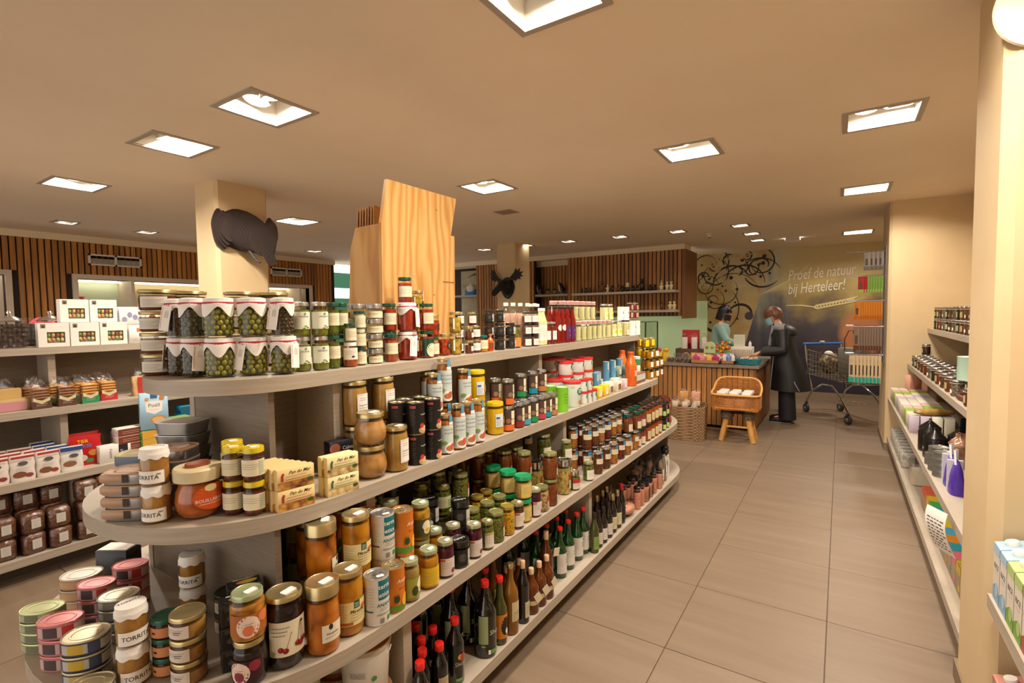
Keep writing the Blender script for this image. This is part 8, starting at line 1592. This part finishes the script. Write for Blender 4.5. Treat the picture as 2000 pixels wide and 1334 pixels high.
def head(parent, c, yaw, pitch, s, hair, mask, style):
    T = Matrix.Translation(c) @ Matrix.Rotation(yaw, 4, 'Z') @ Matrix.Rotation(pitch, 4, 'Y')     # face looks along local +x
    def surf(a, b):
        th = 2*PI*a; ph = PI*b; x = math.sin(ph)*math.cos(th); y = math.sin(ph)*math.sin(th); z = -math.cos(ph)
        X = .095*x; Y = .074*y; Z = .115*z
        if z < 0: X *= 1-.12*z*z; Y *= 1-.35*z*z; X += .02*z*z*(1 if x > 0 else 0)
        n = math.exp(-((th if th < PI else th-2*PI)/.22)**2)*math.exp(-((z+.15)/.16)**2)*.02
        eye = math.exp(-((abs(th if th < PI else th-2*PI)-.38)/.16)**2)*math.exp(-((z-.12)/.11)**2)*.006
        X += n-eye; return T @ Vector((X*s, Y*s, Z*s))
    h = MB().grid(40, 26, surf, 0, True).build('head', SKIN, parent, smooth=80)
    q = lambda x, y, z: T @ Vector((x*s, y*s, z*s))
    for e in (-1, 1):
        MB().ball(q(.081, e*.031, .014), .0115*s, 8, 6).build('eye', mat('#e8e2da', .3), h); MB().ball(q(.0905, e*.031, .013), .0052*s, 8, 5).build('iris', mat('#2a1a12', .2), h)
        MB().tube([q(.083, e*.014, .034), q(.088, e*.03, .04), q(.076, e*.048, .036)], .003*s, 5).build('eyebrow', hair, h)
        MB().ball(q(-.005, e*.075, -.005), (.018*s, .008*s, .03*s), 10, 7, T=Matrix.Rotation(yaw, 4, 'Z')).build('ear', SKIN, h)
    MB().tube([q(.083, -.022, -.062), q(.092, 0, -.06), q(.083, .022, -.062)], [.003*s, .006*s, .003*s], 6).build('mouth', mat('#a85a50', .5), h)
    if mask:
        MB().grid(11, 7, lambda a, b: q(.113*math.cos((a-.5)*2.3)*(1-.10*abs(b-.5))-.006+.008*math.exp(-((a-.5)/.12)**2), .083*math.sin((a-.5)*2.3), -.105+.095*b+.006*math.sin(b*18)*.3)).build('face_mask', mask, h, smooth=80)
        for e in (-1, 1): MB().tube([q(.03, e*.08, -.025), q(-.005, e*.087, .0), q(-.01, e*.085, -.03), q(.025, e*.082, -.07)], .0018*s, 4).build('mask_strap', mask, h)
    rn = random.Random(8)
    if style == 'bob':
        def hs(a, b):
            th = 2*PI*a; f = math.cos(th); low = -.12 if f < .45 else (.045+.02*math.sin(th*6)); low = low if f < .2 else (low if f >= .45 else -.12+(.165)*((f-.2)/.25))
            ph = b; z = .128*math.cos(PI*.5*min(1, ph*1.6)) if ph < .62 else (.128*math.cos(PI*.5*.992)*0+(low)*(ph-.62)/.38+.0)
            r = math.sin(PI*.5*min(1, ph*1.6))*(1+.06*math.sin(th*14)*.25) if ph < .62 else 1+.10*(ph-.62)/.38*(1 if f < .3 else .0)
            return q(.103*r*math.cos(th)-.006, .088*r*math.sin(th), z)
    else:
        def hs(a, b):
            th = 2*PI*a; f = math.cos(th); low = -.06 if f < .12 else .06
            z = .128*math.cos(PI*.5*min(1, b*1.6)) if b < .62 else low*(b-.62)/.38
            r = math.sin(PI*.5*min(1, b*1.6))*(1.03+.03*math.sin(th*9+b*9)) if b < .62 else 1.05-.10*(b-.62)/.38+.03*math.sin(th*11)
            return q((.106 if f > 0 else .118)*r*math.cos(th)-.006, .09*r*math.sin(th), z)
    MB().grid(48, 22, hs, 0, True).build('hair', hair, h, smooth=80)
    return h
def oval_rings(L, n=28, fold=.0, ph=0):
    out = []
    for k, (x, y, z, rx, ry) in enumerate(L): out.append([Vector((x+rx*math.cos(2*PI*i/n)*(1+fold*math.sin(i*1.9+k*.7+ph)), y+ry*math.sin(2*PI*i/n)*(1+fold*math.sin(i*2.3+k*.5+ph)), z)) for i in range(n)])
    return out
def limb(name, pts, rad, mt, parent, n=14, fold=.05):
    P = []; R = []
    for i in range(len(pts)-1):
        for t in (0, .34, .67): P.append(Vector(pts[i]).lerp(Vector(pts[i+1]), t)); R.append((rad[i]+(rad[i+1]-rad[i])*t)*(1+fold*math.sin(9.7*(i+t)*1.7)))
    P.append(Vector(pts[-1])); R.append(rad[-1]); return MB().tube(P, R, n).build(name, mt, parent, smooth=80)
# customer: stands at the counter's right side, facing it, bent over the worktop
X0, Y0 = -.575, 7.68
cu = thing('person', (X0, Y0, 0))
J = {'pelvis': ((.0, 0, .84), (.13, .15)), 'waist': ((-.04, 0, 1.0), (.11, .13)), 'chest': ((-.09, 0, 1.17), (.12, .15)), 'neck': ((-.14, 0, 1.31), .055), 'skull': ((-.19, 0, 1.40), .07),
     'hipl': ((.0, -.09, .80), .1), 'kneel': ((-.02, -.10, .45), .065), 'anklel': ((.0, -.10, .09), .045), 'toel': ((-.17, -.105, .04), .035), 'hipr': ((.0, .09, .80), .1), 'kneer': ((-.03, .10, .45), .065), 'ankler': ((-.02, .11, .09), .045), 'toer': ((-.19, .115, .04), .035),
     'shl': ((-.09, -.18, 1.21), .06), 'ell': ((-.06, -.25, .98), .045), 'wrl': ((-.33, -.27, .945), .03), 'shr': ((-.09, .18, 1.21), .06), 'elr': ((-.10, .24, .98), .045), 'wrr': ((-.36, .13, .93), .03)}
E_ = [('pelvis', 'waist'), ('waist', 'chest'), ('chest', 'neck'), ('neck', 'skull'), ('pelvis', 'hipl'), ('hipl', 'kneel'), ('kneel', 'anklel'), ('anklel', 'toel'), ('pelvis', 'hipr'), ('hipr', 'kneer'), ('kneer', 'ankler'), ('ankler', 'toer'), ('chest', 'shl'), ('shl', 'ell'), ('ell', 'wrl'), ('chest', 'shr'), ('shr', 'elr'), ('elr', 'wrr')]
skin_body('body', J, E_, 'pelvis', SKIN, cu)
head(cu, Vector((-.205, 0, 1.44)), PI+.12, .42, 1.0, HAIRB, MASKB, 'short')
MB().loft(oval_rings([(.01, 0, .44, .235, .26), (.01, 0, .50, .23, .255), (.0, 0, .64, .21, .24), (-.03, 0, .80, .185, .22), (-.06, 0, .94, .165, .2), (-.08, 0, 1.06, .155, .205), (-.09, 0, 1.17, .15, .215), (-.095, 0, 1.24, .125, .19), (-.11, 0, 1.29, .085, .12), (-.13, 0, 1.33, .075, .085)], 36, .018)).build('coat', COAT, cu, smooth=80)
limb('sleeve', [(-.08, -.17, 1.23), (-.05, -.26, .985), (-.31, -.275, .95)], [.085, .07, .052], COAT, cu); limb('sleeve', [(-.08, .17, 1.23), (-.09, .25, .985), (-.34, .14, .94)], [.085, .07, .052], COAT, cu)
MB().loft([[Vector((x+rx*math.cos(2*PI*i/20), ry*math.sin(2*PI*i/20), z+(.02*math.cos(2*PI*i/20)))) for i in range(20)] for x, z, rx, ry in ((-.03, 1.15, .11, .16), (-.03, 1.20, .125, .165), (-.055, 1.255, .115, .14), (-.10, 1.30, .08, .10))]).build('hood', COAT, cu, smooth=80)
m = MB(); m.grid(5, 10, lambda a, b: (-.245+.045*b+.03*a, -.105-.03*a*math.sin(b*3)-.03*b*(1-b), 1.05+.27*b-.02*a)); m.build('lapel', COATG, cu, smooth=80)
MB().grid(6, 8, lambda a, b: (-.17+.12*a, -.125-.03*math.sin(PI*b)-.035*a, 1.23+.12*b-.03*a)).build('grey_collar', COATG, cu, smooth=80)
MB().tube([(-.16, -.20, .98), (-.19, -.15, .7), (-.215, -.09, .45)], .007, 6).build('front_zip', COATG, cu); MB().tube([(.08, -.255, .58), (.105, -.25, .52), (.14, -.22, .455)], .005, 6).build('pocket_zip', mat('#a8a8a8', .4), cu); MB().rbox((-.12, -.222, 1.2), (-.06, -.208, 1.215), .003).build('chest_patch', PAPER, cu)
for s_, dx in ((-1, .0), (1, -.02)):
    limb('trouser_leg', [(.0+dx*.2, s_*.10, .6), (-.015+dx, s_*.105, .42), (-.0+dx, s_*.11, .055)], [.12, .10, .105], TROUS, cu, 18, .02)
    m = MB(); m.loft([[Vector((-.06+dx+x, s_*.108+hy*math.cos(2*PI*i/14), max(.004, z+hz*math.sin(2*PI*i/14)))) for i in range(14)] for x, hy, z, hz in ((.1, .03, .05, .04), (.07, .042, .055, .05), (.0, .045, .055, .05), (-.07, .046, .042, .038), (-.13, .04, .032, .028), (-.155, .022, .026, .02))]); m.build('shoe', mat('#18181a', .5), cu, smooth=80)
    MB().rbox((-.215+dx, s_*.108-.045, .0), (.045+dx, s_*.108+.045, .014), .008).build('sole', mat('#8a8580', .6), cu)
hand(cu, (-.325, -.276, .948), (-1, .05, -.35), (0, 0, 1), 1.0, .5); hand(cu, (-.355, .135, .932), (-1, -.2, -.4), (0, 0, 1), 1.0, .5)
tag(cu, 'woman in a long black hooded coat and blue mask bending over the counter', 'person')
# cashier behind the counter
ca = thing('person', (-1.60, 8.45, 0))
J2 = {'pelvis': ((0, 0, .86), (.13, .15)), 'waist': ((.0, 0, 1.02), (.1, .12)), 'chest': ((.02, 0, 1.22), (.11, .14)), 'neck': ((.04, 0, 1.36), .048), 'skull': ((.06, 0, 1.44), .06), 'hipl': ((0, .09, .82), .1), 'kneel': ((0, .1, .46), .062), 'anklel': ((0, .1, .09), .042), 'toel': ((.17, .1, .04), .035), 'hipr': ((0, -.09, .82), .1), 'kneer': ((0, -.1, .46), .062), 'ankler': ((0, -.1, .09), .042), 'toer': ((.17, -.1, .04), .035),
      'shr': ((.02, -.17, 1.27), .055), 'elr': ((.14, -.25, 1.06), .042), 'wrr': ((.38, -.32, .98), .028), 'shl': ((.02, .17, 1.27), .055), 'ell': ((.06, .24, 1.04), .042), 'wrl': ((.28, .16, .95), .028)}
E2 = [('pelvis', 'waist'), ('waist', 'chest'), ('chest', 'neck'), ('neck', 'skull'), ('pelvis', 'hipl'), ('hipl', 'kneel'), ('kneel', 'anklel'), ('anklel', 'toel'), ('pelvis', 'hipr'), ('hipr', 'kneer'), ('kneer', 'ankler'), ('ankler', 'toer'), ('chest', 'shr'), ('shr', 'elr'), ('elr', 'wrr'), ('chest', 'shl'), ('shl', 'ell'), ('ell', 'wrl')]
skin_body('body', J2, E2, 'pelvis', SKIN, ca); head(ca, Vector((.07, 0, 1.485)), -.2, .22, 1.02, HAIRK, MASKK, 'bob')
MB().loft(oval_rings([(0, 0, .72, .16, .2), (0, 0, .9, .15, .19), (.0, 0, 1.04, .135, .17), (.02, 0, 1.2, .135, .19), (.02, 0, 1.28, .11, .17), (.03, 0, 1.33, .07, .09)], 30, .02)).build('cardigan', TEALKNIT, ca, smooth=80)
limb('sleeve', [(.02, -.155, 1.275), (.14, -.25, 1.065), (.37, -.315, .985)], [.072, .058, .042], TEALKNIT, ca); limb('sleeve', [(.02, .155, 1.275), (.06, .24, 1.045), (.27, .165, .955)], [.072, .058, .042], TEALKNIT, ca)
MB().grid(6, 6, lambda a, b: (.10+.03*math.sin(PI*a), -.07+.14*a, 1.1+.2*b)).build('white_top', mat('#d8dcd8', .8), ca, smooth=80)
for s_ in (-1, 1): limb('trouser_leg', [(0, s_*.095, .8), (0, s_*.1, .45), (0, s_*.1, .06)], [.11, .085, .075], mat('#22242c', .7), ca, 16, .02); MB().rbox((-.06, s_*.1-.042, 0), (.2, s_*.1+.042, .08), .03).build('shoe', mat('#18181a', .5), ca)
hand(ca, (.375, -.317, .983), (1, -.2, -.25), (0, 0, 1), .95, .4); hand(ca, (.275, .162, .953), (1, -.3, -.2), (0, 0, 1), .95, .4)
tag(ca, 'woman with black bob, black mask and pale teal cardigan behind the counter', 'person')

# ================================================================ SHOPPING TROLLEY
tr = thing('shopping_trolley', (.06, 8.36, 0)); ang = math.atan2(-.82, .57); tr.rotation_euler.z = ang
L0, L1 = -.43, .46
def W_(t, z): return (.27-.05*t)*(0.9+.1*(z-.42)/.5)          # half width along the basket
m = MB(); zb = lambda t: .52-.0*t+.06*(1-t); zt = lambda t: .93-.10*t
for k in range(6):
    q = k/5; m.tube([(L0, W_(0, .9), zb(0)+(zt(0)-zb(0))*q), (L1, W_(1, .9), zb(1)+(zt(1)-zb(1))*q), (L1+.02, 0, zb(1)+(zt(1)-zb(1))*q), (L1, -W_(1, .9), zb(1)+(zt(1)-zb(1))*q), (L0, -W_(0, .9), zb(0)+(zt(0)-zb(0))*q)], .0045 if k < 5 else .008, 6)
for s_ in (-1, 1):
    for k in range(15): t = k/14; x = L0+(L1-L0)*t; m.tube([(x, s_*W_(t, .9), zb(t)), (x, s_*W_(t, .9), zt(t))], .003, 5)
for k in range(9): y = -.22+.44*k/8; m.tube([(L0, y*1.15, zb(0)), (L1, y*.98, zb(1))], .003, 5); m.tube([(L1+.01, y*.98, zb(1)), (L1+.01, y*.98, zt(1))], .003, 5)
for k in range(8): t = k/7; x = L0+(L1-L0)*t; m.tube([(x, -W_(t, .9), zb(t)), (x, W_(t, .9), zb(t))], .003, 5)
stuff(m.build('wire_basket', CHROME, tr))
for s_ in (-1, 1):
    MB().tube([(L0-.02, s_*.26, .155), (L0+.1, s_*.25, .34), (L0+.30, s_*.23, .455), (.05, s_*.22, .46), (.25, s_*.235, .34), (L1-.03, s_*.25, .155)], .013, 8).build('side_frame', CHROME, tr)
    MB().tube([(L0+.1, s_*.25, .34), (L0-.02, s_*.27, .75), (L0-.06, s_*.27, 1.0)], .012, 8).build('upright', CHROME, tr)
    for nm, x in (('rear', L0-.02), ('front', L1-.03)):
        wd = MB().lathe([(.02, -.014), (.058, -.016), (.0625, -.01), (.0625, .01), (.058, .016), (.02, .014)], 22, T=Matrix.Translation((x, s_*.26 if nm == 'rear' else s_*.25, .0626)) @ Matrix.Rotation(PI/2, 4, 'X')).build('wheel', mat('#2c2b2a', .6), tr)
        MB().lathe([(0, -.018), (.024, -.018), (.024, .018), (0, .018)], 14, T=Matrix.Translation((x, s_*.26 if nm == 'rear' else s_*.25, .0626)) @ Matrix.Rotation(PI/2, 4, 'X')).build('hub', mat('#9a9a98', .4), wd); MB().box((x-.02, s_*.26-.024, .06), (x+.02, s_*.26+.024, .075)).build('axle', STEEL, wd); MB().lathe([(0, .125), (.022, .125), (.024, .15), (.012, .16), (0, .16)], 12, 0, (x, s_*.255, 0)).build('castor_mount', mat('#3a3a3a', .5), wd)
MB().tube([(L0-.07, -.29, 1.01), (L0-.07, .29, 1.01)], .018, 10).build('handle', mat('#1f5fae', .4), tr); MB().rbox((L0-.10, -.03, 1.02), (L0-.05, .03, 1.05), .008).build('coin_lock', mat('#b8b8b8', .4), tr)
m = MB()
for k in range(5): m.tube([(L0+.02, -.22, .62+k*.06), (L0+.02, .22, .62+k*.06)], .0035, 5)
for k in range(7): m.tube([(L0+.02, -.22+k*.073, .6), (L0+.02, -.22+k*.073, .9)], .003, 5)
m.build('child_seat', CHROME, tr)
for k in range(5): MB().tube([(-.05+k*.07, -.2, .22+.0*k), (-.05+k*.07, .2, .22)], .005, 6).build('lower_rail', CHROME, tr)
tag(tr, 'chrome shopping trolley with a blue handle by the mural', 'trolley')
o = thing('carrier_bag', (.16, 8.30, .60), ang+.3)
MB().rbox((-.17, -.09, 0), (.17, .09, .38), .006).build('bag', mat('#78746a', .6), o); m = MB()
for s_ in (-1, 1): MB().tube([(-.07, s_*.092, .34), (-.075, s_*.09, .5), (-.03, s_*.07, .62), (.03, s_*.07, .62), (.075, s_*.09, .5), (.07, s_*.092, .34)], .006, 6).build('handle', BLACK, o)
MB().rbox((.02, -.093, .08), (.15, -.089, .3), .004).build('printed_panel', mat('#2a3a52', .5), o); MB().rbox((.05, -.096, .2), (.13, -.092, .25), .004).build('green_mark', mat('#4a8a4a', .5), o); tag(o, 'grey carrier bag with black loop handles in the trolley', 'bag')
LEO = blobs('leopard_cloth', '#2a1f18', '#6a5440', '#b8a488', 28, rough=.9)
o = thing('patterned_scarf', (-.12, 8.55, .60)); MB().grid(26, 16, lambda a, b: ((.13+.02*math.sin(a*31+b*6))*math.sin(PI*(.1+.85*b))*math.cos(2*PI*a), (.12+.02*math.sin(a*25+b*9))*math.sin(PI*(.1+.85*b))*math.sin(2*PI*a), .135-.14*math.cos(PI*(.1+.85*b))+.02*math.sin(a*13)), 0, True).build('cloth', LEO, o, smooth=80); MB().ball((-.02, .0, .27), (.06, .05, .05), 12, 8).build('white_fold', mat('#d8d0c4', .9), o); tag(o, 'crumpled brown patterned scarf heaped in the trolley', 'scarf')
# a second trolley stands half hidden behind the far pillar: two wheels and one frame tube show
# ================================================================ PLACE THE STOCK AND NAME EACH THING
stock(); note_ink()
def words(n): return ORD[n] if n < len(ORD) else 'next'
def tiername(t, n):
    if n <= 1: return ''
    if n == 2: return ('lower', 'upper')[t]+' one'
    if n == 3: return ('bottom', 'middle', 'top')[t]+' layer'
    return 'bottom layer' if t == 0 else ('top layer' if t == n-1 else ORD[t+1]+' layer')
ROWN = ['front row', 'second row', 'third row', 'fourth row', 'fifth row', 'sixth row', 'seventh row', 'back row']
by = {}
for r in REG: by.setdefault(r[1].desc, []).append(r)
SHN = lambda wh: wh.replace('on the ', '').split(' of the')[0]
used = {}
for desc, L in by.items():
    k = L[0][1]; shelves = {r[5] for r in L}; tiers = max(r[2] for r in L)+1; rows = len({r[3] for r in L})
    for r in L:
        o, kk, t, row, y, wh = r
        same = sorted({round(q[4], 3) for q in L if q[2] == t and q[3] == row and q[5] == wh})
        if len(L) == 1:
            lab = desc if ' shelf' in desc or len(desc.split()) > 12 else desc+' '+wh
            if len(lab.split()) > 16: lab = desc+' '+wh.split(' of the')[0]
        else:
            for short in (0, 1):
                bits = []
                if len(shelves) > 1: bits.append(SHN(wh))
                if tiers > 1: bits.append(tiername(t, tiers))
                if rows > 1: bits.append(ROWN[min(row, 7)])
                if len(same) > 1: bits.append(words(same.index(round(y, 3))+1)+(' along' if short else ' from near end'))
                lab = desc+', '+', '.join(bits) if bits else desc
                if len(lab.split()) <= 16: break
        n = used.get(lab, 0); used[lab] = n+1
        o['label'] = lab; o['category'] = kk.cat; o['group'] = kk.group
